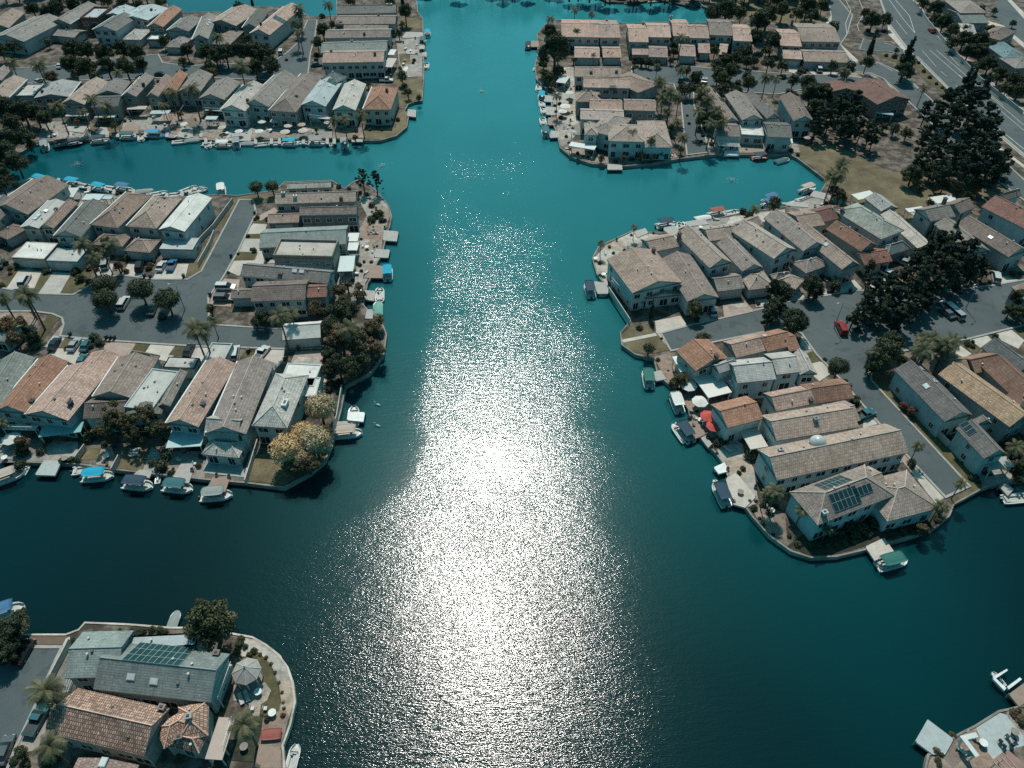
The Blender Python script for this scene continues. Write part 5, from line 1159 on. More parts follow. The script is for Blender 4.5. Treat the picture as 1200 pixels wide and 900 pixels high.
# --- top right row
r = 'top right row'
house('i', [((243,186),(440,188),(440,100),5.8,'gu',1.7,PK), ((440,190),(545,190),(525,102),6.0,'gu',1.6,PK), ((312,290),(440,292),(438,236),2.9,'gu',1.3,PK,'tile'), ((455,290),(548,290),(540,232),2.9,'gu',1.3,PK)], r, 'pinkish double house with a white skylight', wall=WB, feats=[('sk',0,.88,.6),('sk',0,.82,.6),('sk',0,.94,.6),('ch',1,.5,.9,(.4,.33,.28),1.0)])
house('i', [((582,212),(680,212),(672,122),5.8,'gu',1.6,PK), ((675,188),(793,188),(786,115),5.8,'gu',1.6,PK), ((600,276),(683,276),(680,222),2.9,'gu',1.2,PK), ((688,286),(783,290),(776,232),2.9,'gu',1.2,PK)], r, 'pinkish double house with two low garages', wall=WB, feats=[('ch',0,.9,.95,(.4,.33,.28),1.4)])
house('i', [((803,182),(890,182),(878,98),5.8,'gu',1.7,PK), ((838,282),(920,284),(915,218),2.9,'gu',1.2,PK)], r, 'pinkish house behind a palm crown', wall=WB, feats=[('ch',0,.1,.95,(.4,.33,.28),1.8)])
house('i', [((885,192),(985,192),(975,124),5.6,'gu',1.8,PK), ((935,266),(995,268),(985,200),2.9,'gu',1.1,PK)], r, 'pinkish house with a small front gable', wall=WB)
house('i2', [((725,330),(945,335),(915,185),5.8,'gu',1.8,LB), ((820,510),(900,520),(900,410),2.9,'gu',1.1,PK)], r, 'brown tan broad house', wall=WB)
house('i2', [((945,385),(1120,388),(1095,232),5.6,'gu',1.7,PK), ((1060,500),(1150,505),(1130,390),2.9,'gu',1.1,LB)], r, 'pinkish house at the right end', wall=WB, feats=[('ch',0,.1,.95,(.5,.48,.45),1.8)])
# --- top right waterfront stack
r = 'top right waterfront stack'
house('i', [((315,386),(548,388),(540,336),5.4,'gu',1.6,LB,'tile'), ((545,400),(600,345),(680,425),4.4,'h',1.6,BR,'tile',{'now':1})], r, 'brown long house', wall=WB, feats=[('sk',0,.45,.6),('ch',0,.35,.2,(.12,.09,.08),.9),('ch',0,.9,.25,(.12,.09,.08),.9)])
house('i', [((355,442),(590,442),(590,392),5.8,'gu',1.5,PK), ((592,476),(668,478),(662,432),2.9,'gu',1.2,PK)], r, 'orange tan long house', wall=(.40,.42,.42), feats=[('ch',0,.63,.05,(.1,.14,.16),.6,(2.2,2.4))])
house('i', [((320,512),(445,512),(440,465),5.2,'h',2.0,LB), ((560,556),(720,556),(720,500),6.2,'gu',1.5,PK), ((390,548),(555,552),(550,502),5.4,'gu',1.3,PK)], r, 'tan long house with a tall grey end wall', wall=(.22,.24,.24), feats=[('ch',0,.95,.5,(.12,.09,.08),1.0),('sk',2,.9,.8)])
house('i', [((340,602),(560,605),(560,550),5.4,'gu',1.3,TN)], r, 'light tan roofed house', wall=WB)
house('i', [((345,655),(480,665),(640,600),5.4,'h',1.8,TN), ((480,712),(662,712),(660,625),5.8,'h',2.2,TN), ((655,742),(805,742),(770,610),4.4,'h',2.4,TN), ((365,680),(430,680),(425,620),5.6,'h',1.4,TN)], r, 'large blue walled corner house with many windows', wall=(.45,.55,.56))
# --- top right cluster
r = 'top right inner cluster'
house('j', [((80,655),(187,655),(180,592),4.6,'gu',1.5,LB), ((85,590),(150,580),(100,425),4.4,'gv',1.4,LB)], r, 'brown house with a white balcony front', wall=(.5,.5,.48))
house('j', [((190,580),(135,458),(228,450),5.4,'gu',1.7,GY), ((195,650),(302,652),(300,600),3.2,'flat',0,WT,'flat',{'nog':1})], r, 'grey roofed house with a bright balcony', wall=(.48,.52,.50))
house('j', [((300,575),(238,460),(290,450),5.2,'gu',1.7,GY), ((322,658),(440,660),(420,588),4.8,'gu',1.6,DG)], r, 'grey house with a darker front roof', wall=(.45,.5,.48))
house('j', [((450,582),(378,465),(472,465),5.8,'gu',1.7,BR,'tile')], r, 'brown grey roofed house with pale blue side', wall=(.38,.52,.55))
house('j', [((380,220),(480,222),(465,142),5.4,'gu',1.6,PK), ((395,282),(485,284),(480,232),3.2,'gu',1.2,PK)], r, 'pinkish house with two stepped roofs', wall=WD)
house('j', [((482,202),(665,200),(620,112),5.6,'gu',1.8,LB), ((497,298),(705,298),(682,240),3.0,'gu',1.5,LB)], r, 'broad pinkish brown house beside the white van', wall=WGY, feats=[('ch',0,.0,.9,(.12,.13,.13),1.8),('ch',0,.6,.95,(.3,.28,.26),1.4)])
house('k', [((190,512),(85,415),(215,378),5.4,'gu',2.0,RD)], r, 'dark red roofed house in the trees', wall=(.30,.22,.19))
house('k', [((-40,445),(-60,400),(95,398),4.6,'gu',1.5,RD,'tile')], r, 'red brown roof behind trees', wall=WD)
# --- beyond the wide road
r = 'row beyond the wide road'
house('k', [((575,70),(560,10),(660,-5),4.8,'h',1.8,TN), ((590,115),(700,105),(670,40),3.2,'gu',1.3,TL)], r, 'tan hipped roof house', wall=WD)
house('k', [((720,170),(750,118),(830,150),4.6,'h',1.6,BR)], r, 'brown roofed house', wall=WD)
house('k', [((780,290),(755,215),(830,195),4.8,'h',1.6,(.22,.34,.36))], r, 'teal roofed house', wall=WB)
house('k', [((850,340),(835,290),(905,260),4.4,'h',1.6,GY)], r, 'grey brown roofed house at the picture edge', wall=WD)
house('k', [((590,160),(590,115),(665,120),2.9,'h',1.2,PL)], r, 'small pale roofed house', wall=WD)
# --- right peninsula, upper row
r = 'right peninsula upper row'
house('l', [((300,580),(185,405),(418,348),5.8,'gu',2.0,LB,'tile'), ((578,618),(450,400),(600,380),4.6,'gu',1.7,LB), ((402,368),(345,302),(480,275),4.8,'gv',1.4,LB), ((372,610),(365,582),(540,545),3.2,'gu',1.0,LB,'tile',{'nog':1})], r, 'large brown corner house with a long balcony', wall=(.5,.54,.52), feats=[('ch',0,.9,.08,(.2,.14,.12),1.6)])
house('l', [((680,455),(540,278),(640,245),6.0,'gu',2.0,TN), ((690,312),(640,245),(800,225),4.6,'gv',1.5,TN), ((728,570),(690,492),(820,468),3.0,'gv',1.6,TN), ((850,470),(735,325),(830,300),4.6,'gu',1.6,TN), ((888,560),(840,478),(965,460),3.0,'h',1.8,TN)], r, 'tan house with several gabled roofs', wall=(.5,.55,.53), feats=[('ch',0,.9,.98,(.22,.15,.13),1.8)])
house('l', [((1000,422),(850,262),(925,200),5.8,'gu',2.0,TN), ((862,262),(790,225),(900,195),4.6,'gv',1.4,LB), ((1020,520),(1010,490),(1090,460),3.0,'h',1.3,TN)], r, 'pale tan two storey house with a blue grey side', wall=(.42,.54,.55))
house('m', [((145,392),(15,225),(100,188),5.6,'gu',2.0,TN), ((162,268),(78,195),(190,185),4.8,'gv',1.4,LB), ((182,492),(130,438),(215,385),3.0,'h',1.6,TN), ((38,520),(75,470),(165,512),2.9,'h',1.4,TN)], r, 'tan house with a hipped garage', wall=(.42,.52,.53))
house('m', [((320,478),(175,290),(238,258),5.2,'gu',1.8,LB,'tile')], r, 'brown long roofed house', wall=WB, feats=[('sk',0,.5,.65)])
house('m', [((430,388),(288,275),(352,240),5.2,'gu',1.8,OR,'tile'), ((262,242),(190,185),(288,160),5.0,'gv',1.5,RD), ((450,448),(395,382),(520,358),3.4,'gv',1.4,RD)], r, 'red brown house with a red garage wing', wall=WC)
house('m', [((520,338),(350,190),(428,138),6.0,'h',2.2,(.34,.38,.35)), ((570,412),(538,372),(612,320),3.0,'h',1.8,(.34,.38,.35)), ((530,192),(450,130),(530,115),4.4,'gu',1.3,PL)], r, 'pale green grey hipped house', wall=WW, feats=[('ch',0,.9,.9,(.2,.15,.13),1.2)])
house('m', [((688,372),(545,208),(612,192),4.0,'gu',1.2,(.5,.47,.43),'shingle')], r, 'low pale cream roofed house', wall=WW)
house('v', [((228,528),(92,418),(300,368),5.6,'gv',1.8,GY), ((560,810),(250,545),(440,520),4.8,'gu',1.7,GY)], r, 'grey brown house with a tall dark chimney', wall=WB, feats=[('ch',0,.75,.05,(.14,.12,.12),2.4)])
house('v', [((480,440),(310,372),(480,335),5.4,'gv',1.6,BR), ((890,862),(512,552),(640,475),4.8,'gu',1.8,BR)], r, 'brown house with a white glass roof light', wall=WB, feats=[('sk',1,.45,.75)])
house('v', [((1070,625),(745,398),(860,290),5.8,'gu',2.2,RD,'tile'), ((870,330),(790,290),(960,262),5.0,'gv',1.5,BR)], r, 'long dark brown house with a bright blue grey side', wall=(.45,.58,.58))
house('px', [((1218,372),(1190,338),(1230,330),5,'gu',1.6,BR,'tile',{'now':1})], None, label='brown house cut by the right picture edge above the street island', anchor='brown house at the right edge', wall=WB)
# --- right peninsula, lower left stack
r = 'right peninsula lower stack'
house('n', [((372,264),(296,166),(432,100),5.6,'gu',1.8,OR), ((558,192),(492,118),(640,88),4.8,'gv',1.6,PK), ((700,165),(630,88),(750,62),4.8,'gv',1.6,OR), ((800,165),(740,80),(790,70),4.4,'gv',1.4,OR)], r, 'orange tiled long house beside the cul-de-sac', wall=WC, feats=[('ch',0,.05,.4,(.2,.12,.1),1.2),('sk',2,.6,.8)])
house('n', [((557,322),(722,282),(690,180),5.8,'gu',1.8,(.42,.41,.39),'shingle'), ((740,275),(850,255),(800,160),5.4,'gu',1.5,(.42,.41,.39),'shingle'), ((850,272),(930,268),(880,170),3.4,'gv',1.3,PL), ((480,265),(560,240),(520,200),5.8,'gu',1.0,(.42,.41,.39),'shingle',{'now':1})], r, 'pale grey roofed house with a long blue wall', wall=(.36,.50,.54), feats=[('ch',0,.1,.9,(.1,.14,.16),.8,(1.6,1.2))])
house('n', [((516,522),(450,412),(606,362),5.2,'gv',1.5,OR), ((740,442),(685,358),(860,318),4.8,'gv',1.6,PK), ((905,410),(855,320),(1010,290),4.8,'gv',1.6,OR), ((1010,392),(960,300),(1040,285),4.4,'gv',1.4,OR)], r, 'orange tiled house behind red parasols', wall=WW, feats=[('ch',1,.1,.1,(.12,.11,.11),1.0)])
house('px', [((910,519),(1004,499),(985,470),5.2,'gu',1.9,(.42,.33,.28),'tile'), ((980,500),(1006,492),(990,468),4.6,'gu',1.4,(.38,.30,.26))], r, 'brown tiled long house', wall=WW, feats=[('ch',0,.52,.35,(.25,.3,.32),1.0)])
house('px', [((911,566),(1062,528),(1036,494),5.6,'gu',2.2,(.43,.345,.29),'tile')], r, 'long brown tiled house with a dome', wall=(.42,.50,.52), feats=[('ch',0,.12,.7,(.4,.42,.42),.9)])
house('p', [((548,290),(925,172),(775,30),5.6,'h',2.6,(.43,.345,.29),'tile'), ((878,292),(1112,220),(970,40),3.9,'h',2.2,(.43,.345,.29),'tile',{'nog':1}), ((800,160),(900,130),(790,30),5.2,'gu',1.2,(.40,.33,.28))], r, 'large teal walled house with two panel arrays', wall=(.40,.52,.54),
  feats=[('sol',0,.42,.27,(6,2)),('sol',0,.66,.30,(4,1)),('sol',0,.45,.74,(6,2)),('ch',0,.12,.15,(.45,.5,.5),1.0)])
# --- right peninsula, east of the street
r = 'houses right of the straight street'
house('o', [((612,490),(385,248),(505,218),5.2,'gu',1.9,(.22,.20,.185),'tile'), ((680,400),(555,250),(610,285),2.8,'gu',.8,(.2,.19,.18),'tile',{'now':1})], r, 'dark brown long roofed house', wall=(.36,.50,.50), feats=[('sk',0,.55,.7),('sk',0,.85,.3)])
house('s', [((490,490),(318,232),(470,168),5.4,'gu',1.9,(.22,.20,.185),'tile'), ((440,185),(400,145),(540,150),4.8,'gu',1.2,(.24,.22,.2))], r, 'dark brown waterside house with a pale terrace cover', wall=(.36,.50,.50), feats=[('sol',0,.84,.74,(3,1))])
house('o', [((900,530),(617,268),(700,205),5.4,'gu',2.0,(.44,.32,.22),'tile'), ((640,290),(572,180),(660,165),4.0,'gv',1.6,(.42,.30,.21))], r, 'light orange brown long house with a tall chimney', wall=(.30,.38,.38), feats=[('ch',0,.12,.05,(.36,.40,.40),2.4,(1.2,1.2))])
house('r', [((470,592),(340,452),(560,392),4.4,'gv',1.8,(.30,.17,.12)), ((870,870),(530,522),(780,462),5.2,'gu',2.2,(.30,.17,.12)), ((1100,1100),(800,800),(960,640),5.2,'gu',2.0,(.30,.17,.12))], r, 'red brown tiled long house', wall=WC)
house('r', [((820,610),(558,358),(702,282),5.0,'gu',1.9,(.12,.14,.14))], r, 'dark slate roofed house', wall=WB, feats=[('sk',0,.3,.4)])
# ------------------------------------------------------------------ covers over patios
PCW = (.62, .64, .62); PCT = (.30, .48, .48)
for reg, p0, p1, p2, h, col, lk, sl_ in [
 ('ee',(345,280),(400,180),(800,95),2.9,(.20,.42,.42),'teal and white patio awning',0), ('ef',(602,355),(645,190),(965,185),3.0,(.42,.56,.58),'pale blue and white patio cover',0),
 ('d',(800,615),(805,528),(890,528),2.9,(.50,.60,.58),'pale mint patio cover',0), ('d',(850,445),(855,398),(915,400),2.8,PCW,'white patio cover',0), ('d',(850,495),(855,452),(912,455),2.8,PCW,'white patio cover',0),
 ('a',(345,612),(355,598),(468,600),2.7,(.45,.45,.42),'pale patio cover',0), ('a',(500,618),(510,602),(612,605),2.7,(.50,.48,.44),'cream patio cover',0), ('a',(672,575),(680,558),(775,562),2.9,(.45,.38,.34),'pinkish patio cover',0), ('a',(795,598),(800,580),(895,585),2.9,(.40,.46,.44),'grey green patio cover',0),
 ('a',(1080,630),(1090,612),(1150,614),2.7,(.40,.50,.50),'pale blue patio cover',0), ('b',(122,600),(128,588),(212,590),3.0,PCW,'white framed balcony cover',0), ('i',(232,412),(240,375),(282,385),2.8,(.5,.54,.52),'pale patio cover',0), ('i3',(385,640),(395,600),(620,655),2.9,PCW,'bright white curved patio cover',0), ('i3',(385,540),(395,510),(485,512),3.6,(.5,.46,.42),'pale raised terrace cover',1),
 ('n',(262,188),(305,258),(355,252),2.9,PCW,'white narrow patio cover',0), ('n',(368,285),(430,380),(535,350),3.0,WT,'broad white patio roof',0), ('m',(388,112),(476,94),(512,118),2.6,WT,'white patio cover',0), ('v',(222,312),(400,280),(470,335),2.7,WT,'white patio cover',0), ('v',(5,412),(140,388),(175,420),2.5,WT,'cream patio cover',0),
 ('s',(510,487),(680,440),(738,520),3.0,(.38,.40,.36),'grey green patio cover',0), ('j',(342,682),(345,655),(445,658),2.8,WT,'white patio cover',0), ('j',(85,700),(90,655),(190,655),3.0,WT,'white framed balcony cover',1), ('g',(345,440),(380,438),(350,520),2.8,TRIM and (.3,.32,.3),'grey slatted pergola',1),
 ('c',(330,205),(345,150),(450,155),2.8,(.55,.55,.52),'white patio cover',0), ('c',(490,215),(505,182),(600,195),2.7,(.5,.6,.6),'pale blue patio cover',0), ('c',(600,215),(610,195),(660,200),2.7,(.4,.52,.55),'pale blue patio cover',0), ('b',(905,335),(912,290),(955,295),2.7,(.48,.42,.38),'pinkish patio cover',0), ('b',(922,275),(930,248),(960,250),2.7,PCW,'white patio cover',0),
 ('k',(187,545),(192,535),(275,540),2.9,(.3,.4,.4),'teal balcony cover',0), ('f',(560,690),(560,692),(562,692),.1,PCW,'',0),
 ('n',(575,528),(655,515),(705,600),2.6,(.56,.52,.45),'cream raised terrace',0)]:
    if lk: cover(reg, p0, p1, p2, h, col, look=lk, slats=bool(sl_))
# balconies along the front of the upper canal and lower rows
def balcony(reg, a, b, h=2.9, depth=1.4, look='white balcony rail'):
    A, B = W(reg, a, LZ + h), W(reg, b, LZ + h); d = B - A; L = d.length; rz = math.atan2(d.y, d.x); c = (A + B) / 2; c.z = LZ
    r = empty('balcony', c, rz); MB().box((0, depth / 2, h), (L, depth, .16)).obj('floor', TRIM, r)
    m = MB(); m.box((0, 0, h + 1.0), (L, .07, .07))
    for k in range(int(L / .5) + 1): m.box((-L / 2 + k * .5, 0, h + .5), (.04, .04, 1.0))
    m.obj('rail', WHITE, r); pm = MB().box((0, 0, h / 2), (.16, .16, h)).me('post', TRIM)
    for x in (-L / 2 + .1, L / 2 - .1): o = link('post', pm, None, r); o.location = (x, .1, 0)
    later(r, look, 'balcony', 'balconies on the waterside fronts')
for reg, a, b in [('ee',(25,185),(330,195)), ('b',(120,575),(208,580)), ('b',(258,560),(370,575)), ('b',(525,590),(625,600)), ('b',(0,555),(105,560)), ('l',(200,510),(292,610)), ('n',(485,255),(540,335)), ('j',(200,628),(305,632)), ('b',(660,590),(745,592)), ('h',(330,560),(395,380)), ('h',(355,800),(400,655))]: balcony(reg, a, b)

# ------------------------------------------------------------------ gazebo
gz = W('h', (465, 410), LZ + 3.0); gz.z = LZ; r = empty('gazebo', gz, .2)
m = MB(); m.v.append((0, 0, 4.1)); k = 8
for j in range(k): a = 2 * math.pi * j / k; m.v.append((2.3 * math.cos(a), 2.3 * math.sin(a), 2.75))
for j in range(k): a = 2 * math.pi * j / k; m.v.append((2.3 * math.cos(a), 2.3 * math.sin(a), 2.6))
for j in range(k): m.f += [(0, 1 + j, 1 + (j + 1) % k), (1 + j, 9 + j, 9 + (j + 1) % k, 1 + (j + 1) % k)]
m.f.append(tuple(range(16, 8, -1)))
m.obj('roof', roofmat((.36, .34, .31), 'flat'), r); rb = MB()
for j in range(k): a = 2 * math.pi * j / k; rb.tube([(0, 0, 4.14), (2.32 * math.cos(a), 2.32 * math.sin(a), 2.78)], .05, 4)
rb.obj('roof_rib', TRIM, r); MB().lathe((0, 0, 4.1), [(.12, 0), (.12, .3), (.02, .5)], 8).obj('finial', TRIM, r)
pm = MB().box((0, 0, 1.35), (.14, .14, 2.7)).me('post', TRIM)
for j in range(k): a = 2 * math.pi * j / k; o = link('post', pm, None, r); o.location = (2.0 * math.cos(a), 2.0 * math.sin(a), 0)
MB().lathe((0, 0, 0), [(2.1, 0.1), (2.1, .22)], 8).obj('floor', WOOD, r)
tag(r, 'octagonal gazebo with pale ribbed roof beside the curved walk on the bottom left point', 'gazebo')
# roof dome on the long brown house
dm = W('o', (35, 575), LZ + 7.6); r = empty('satellite_dome', (dm.x, dm.y, LZ + 6.6)); MB().lathe((0, 0, 0), [(1.5, -.6), (1.5, .3), (1.62, .6), (1.5, 1.1), (1.15, 1.6), (.6, 1.95), (.05, 2.05)], 20).obj('dome_shell', plain('pale_dome', (.52, .54, .54), .35), r, smooth=True); MB().lathe((0, 0, 0), [(1.6, -1.2), (1.6, -.2)], 12).obj('base', TRIM, r)
tag(r, 'round pale dome standing on the long brown tiled roof above the straight street', 'roof dome')

# ------------------------------------------------------------------ boats
B_LIST = [
 ('a',(235,765),100,'canopy','grey'),('a',(330,755),10,'dark','black'),('a',(395,748),10,'dark','navy'),('a',(525,735),5,'canopy','navy'),('a',(678,715),0,'canopy','teal'),('a',(815,705),0,'canopy','turq'),('a',(950,748),5,'open','grey'),('a',(1098,758),95,'open','teal'),('a',(1115,712),90,'open','grey'),
 ('b',(25,725),0,'open','grey'),('b',(158,715),92,'canopy','grey'),('b',(160,680),90,'open','white'),('b',(292,725),5,'open','grey'),('b',(430,715),0,'canopy','turq'),('b',(563,712),0,'canopy','grey'),('b',(700,715),92,'canopy','grey'),('b',(702,665),90,'open','grey'),
 ('b',(1118,168),270,'duffy','turq'),('b',(1095,205),80,'canopy','teal'),('b',(1092,248),80,'dark','tan'),('b',(1078,298),85,'open','blue'),('b',(1085,358),80,'open','grey'),('b',(1020,215),0,'open','white'),('b',(1010,350),60,'covered','white'),
 ('c',(240,102),345,'canopy','turq'),('c',(430,118),350,'canopy','turq'),('c',(585,150),345,'canopy','turq'),('c',(725,150),350,'canopy','blue'),('c',(925,185),10,'open','grey'),('c',(1025,192),5,'open','white'),('c',(1105,160),20,'open','black'),('c',(1150,165),20,'open','navy'),
 ('d',(140,150),95,'canopy','white'),('d',(10,160),10,'open','white'),('dd',(445,530),90,'canopy','turq'),('dd',(390,690),90,'open','white'),('dd',(378,790),90,'covered','mint'),
 ('ee',(60,620),20,'canopy','tan'),('ee',(175,590),60,'ski','tan'),('ee',(905,610),5,'duffy','turq'),('ee',(815,555),10,'open','white'),('ef',(325,690),355,'canopy','navy'),('ef',(415,520),80,'open','teal'),('ef',(700,715),355,'duffy','teal'),('ef',(1060,790),5,'duffy','grey'),
 ('f',(637,598),5,'canopy','tan'),('f',(665,530),90,'open','blue'),
 ('h',(100,165),70,'covered','grey'),('h',(600,735),5,'red','red'),('h',(585,840),95,'open','grey'),('h',(700,850),75,'open','navy'),('g',(15,110),20,'canopy','blue'),
 ('i',(80,228),80,'dark','black'),('i',(135,440),80,'open','teal'),('i',(148,480),90,'duffy','turq'),('i',(158,553),100,'open','navy'),('i',(155,608),100,'open','teal'),('i',(168,660),100,'canopy','teal'),
 ('j',(155,738),5,'open','white'),('j',(290,748),5,'red','navy'),('j',(395,770),15,'covered','teal'),('m',(188,82),20,'canopy','tan'),('m',(120,155),15,'open','white'),('m',(170,135),15,'open','teal'),('m',(15,128),20,'canopy','blue'),
 ('l',(1000,115),20,'canopy','blue'),('l',(733,165),10,'canopy','red'),('l',(475,220),10,'canopy','navy'),('l',(90,548),105,'canopy','navy'),('l',(158,578),10,'ski','white'),('l',(610,222),10,'open','white'),
 ('n',(155,280),100,'canopy','green'),('n',(285,390),110,'canopy','white'),('n',(300,535),125,'open','navy'),('n',(322,525),125,'canopy','navy'),('n',(490,810),115,'canopy','navy'),('n',(470,770),120,'ski','white'),
 ('p',(905,470),15,'canopy','green'),('s',(770,790),5,'open','navy'),('q',(835,175),130,'ski','teal'),
 ('i1',(1090,20),10,'open','white'),('i2',(200,10),5,'open','grey'),('i2',(545,25),350,'open','white'),('i2',(640,50),350,'open','grey'),('i2',(410,8),0,'canopy','white'),
]
for b_ in B_LIST:
    sc_ = 1.0
    boat(b_[0], *b_[1], *b_[2:], scale=.75 if b_[0] == 'h' else 1.08 if b_[3] in ('canopy', 'duffy') else 1.0)
# ------------------------------------------------------------------ docks
for reg, pts, mt, lk in [
 ('d',[(1048,440),(1055,382),(1138,390),(1128,445)],DECK,'square pale dock'),('d',[(1000,535),(1010,488),(1090,492),(1080,538)],DECK,'grey dock'),('d',[(940,650),(955,578),(1048,582),(1048,652)],DECKB,'brown slatted dock'),('dd',[(270,725),(285,660),(360,665),(350,735)],DECK,'small pinkish dock'),('dd',[(285,860),(300,795),(345,795),(340,860)],DECK,'small dock behind the mint boat'),
 ('ee',[(325,612),(410,475),(580,478),(515,618)],DECKT,'grey green square dock'),('ef',[(290,610),(345,560),(470,575),(440,640)],DECK,'pale dock with gear'),('ef',[(640,670),(745,490),(880,495),(810,690)],DECK,'long pale dock'),('ef',[(955,780),(1040,625),(1200,628),(1150,770)],DECKB,'wide brown dock'),
 ('f',[(575,570),(580,555),(640,552),(640,580)],DECK,'short pale gangway'),('f',[(635,548),(640,512),(712,515),(705,555)],WHITE,'white boat lift'),
 ('b',[(1015,582),(1020,548),(1062,552),(1060,588)],DECK,'small pale dock'),('b',[(735,712),(740,698),(795,700),(792,712)],DECK,'thin dock along the wall'),('b',[(990,190),(1010,160),(1095,162),(1095,188)],DECK,'pale dock at the turquoise boat'),('b',[(1010,270),(1015,245),(1075,248),(1072,272)],DECK,'pale dock between boats'),('b',[(100,705),(130,640),(240,650),(230,708)],DECK,'crowded brown dock'),
 ('a',[(630,690),(670,660),(735,665),(728,705)],DECKB,'brown dock'),('a',[(850,690),(870,655),(905,658),(895,695)],DECKB,'pinkish dock'),('a',[(345,690),(355,665),(460,668),(440,700)],DECK,'pale dock'),('a',[(500,700),(530,670),(565,672),(570,715)],DECK,'small pale dock'),('a',[(930,720),(960,672),(1022,676),(1000,730)],DECK,'cluttered pale dock'),
 ('i',[(92,235),(98,205),(135,205),(135,235)],DECKB,'small pink dock'),('i',[(160,510),(165,478),(210,480),(208,512)],DECK,'pale dock'),('i',[(170,575),(175,535),(240,540),(235,580)],DECK,'pale broad dock'),('i',[(180,628),(182,590),(232,592),(228,628)],DECKB,'pinkish dock'),('i',[(190,692),(195,655),(240,660),(238,690)],DECK,'pale dock with a post'),('i',[(478,852),(480,822),(552,828),(555,852)],DECK,'small dock below the corner house'),
 ('j',[(115,745),(120,720),(188,722),(188,745)],WHITE,'white swim platform'),('m',[(195,118),(215,92),(280,108),(262,135)],DECK,'pale dock'),('m',[(95,165),(120,145),(185,150),(190,172)],DECK,'white dock'),
 ('l',[(460,255),(465,235),(520,232),(560,290),(540,312)],DECK,'white ramp dock'),('l',[(572,240),(578,212),(668,200),(690,225)],DECK,'white dock'),('l',[(110,530),(115,512),(170,520),(195,555),(180,575),(130,575)],DECK,'pale dock with gangway'),('l',[(310,262),(370,245),(385,270),(330,292)],DECK,'small pale dock'),
 ('n',[(190,300),(178,258),(212,248),(238,290)],DECK,'white dock at the green canopied boat'),('n',[(318,492),(390,475),(418,545),(355,570)],DECKB,'brown slatted dock'),('n',[(455,695),(505,672),(525,712),(478,725)],WHITE,'small white dock'),('n',[(320,400),(345,370),(400,450),(370,480)],DECKB,'brown plank landing'),('n',[(510,745),(560,720),(650,830),(600,880),(545,865)],CREAM,'large cream dock'),
 ('p',[(775,402),(865,360),(915,430),(820,468)],CREAM,'cream square dock'),('s',[(628,690),(690,665),(748,715),(700,770)],DECK,'pale dock'),('q',[(155,685),(258,505),(470,665),(400,790),(300,790)],DECKT,'large pale square dock'),('q',[(915,300),(1038,210),(1100,330),(1000,405)],DECKB,'brown dock'),
 ('h',[(510,900),(530,780),(640,800),(640,900)],DECKB,'tan plank landing')]:
    dock(reg, pts, mt, lk)
for x_ in (255, 300, 372, 470, 565, 620, 708, 768, 880, 1010, 1060): dock('a', [(x_ - 10, 722), (x_ - 6, 690), (x_ + 10, 690), (x_ + 8, 722)], DECK, 'narrow pale jetty')
for x_ in (5, 60, 255, 335, 375, 495, 540, 615, 650): dock('b', [(x_ - 9, 722), (x_ - 7, 694), (x_ + 8, 694), (x_ + 8, 722)], DECK, 'narrow pale jetty')
for x_, y_ in ((215, 105), (340, 100), (405, 130), (520, 150), (665, 168), (780, 165), (860, 190), (975, 188), (1065, 180)): dock('c', [(x_ - 12, y_ + 16), (x_ - 4, y_ - 8), (x_ + 14, y_ - 6), (x_ + 8, y_ + 20)], DECK, 'narrow pale jetty')
for b_ in [('a', (170, 760), 5, 'open', 'grey'), ('a', (600, 712), 5, 'open', 'white'), ('a', (745, 722), 90, 'open', 'grey'), ('a', (880, 712), 5, 'covered', 'blue'), ('a', (1020, 740), 5, 'covered', 'grey'), ('b', (95, 722), 0, 'canopy', 'white'), ('b', (225, 722), 0, 'covered', 'grey'), ('b', (360, 722), 0, 'open', 'white'), ('b', (500, 718), 0, 'open', 'grey'), ('b', (632, 722), 95, 'ski', 'navy'),
   ('c', (310, 118), 345, 'covered', 'white'), ('c', (490, 140), 350, 'open', 'white'), ('c', (650, 155), 350, 'open', 'grey'), ('c', (845, 172), 5, 'covered', 'grey'), ('i', (112, 345), 90, 'ski', 'white'), ('i', (150, 520), 95, 'open', 'white'), ('l', (545, 240), 80, 'open', 'grey'), ('l', (665, 195), 10, 'covered', 'white'), ('l', (800, 168), 10, 'open', 'white'), ('ee', (240, 560), 60, 'ski', 'white'), ('ef', (520, 640), 80, 'ski', 'white'), ('b', (1112, 330), 85, 'open', 'white'), ('b', (1100, 275), 85, 'covered', 'tan')]:
    boat(b_[0], *b_[1], *b_[2:])
for p_ in ([(505, 600), (520, 575), (560, 610), (540, 640)], [(395, 560), (420, 548), (450, 590), (430, 605)]): dock('n', p_, DECK, 'small cream landing')
# U-shaped boat lift near the bottom right
for p_ in ([(785,160),(900,95),(908,108),(800,180)], [(900,240),(1005,165),(1022,180),(915,262)], [(785,175),(810,172),(895,250),(880,272)]): dock('q', p_, WHITE, 'white lift arm beside the brown dock', piles=False)

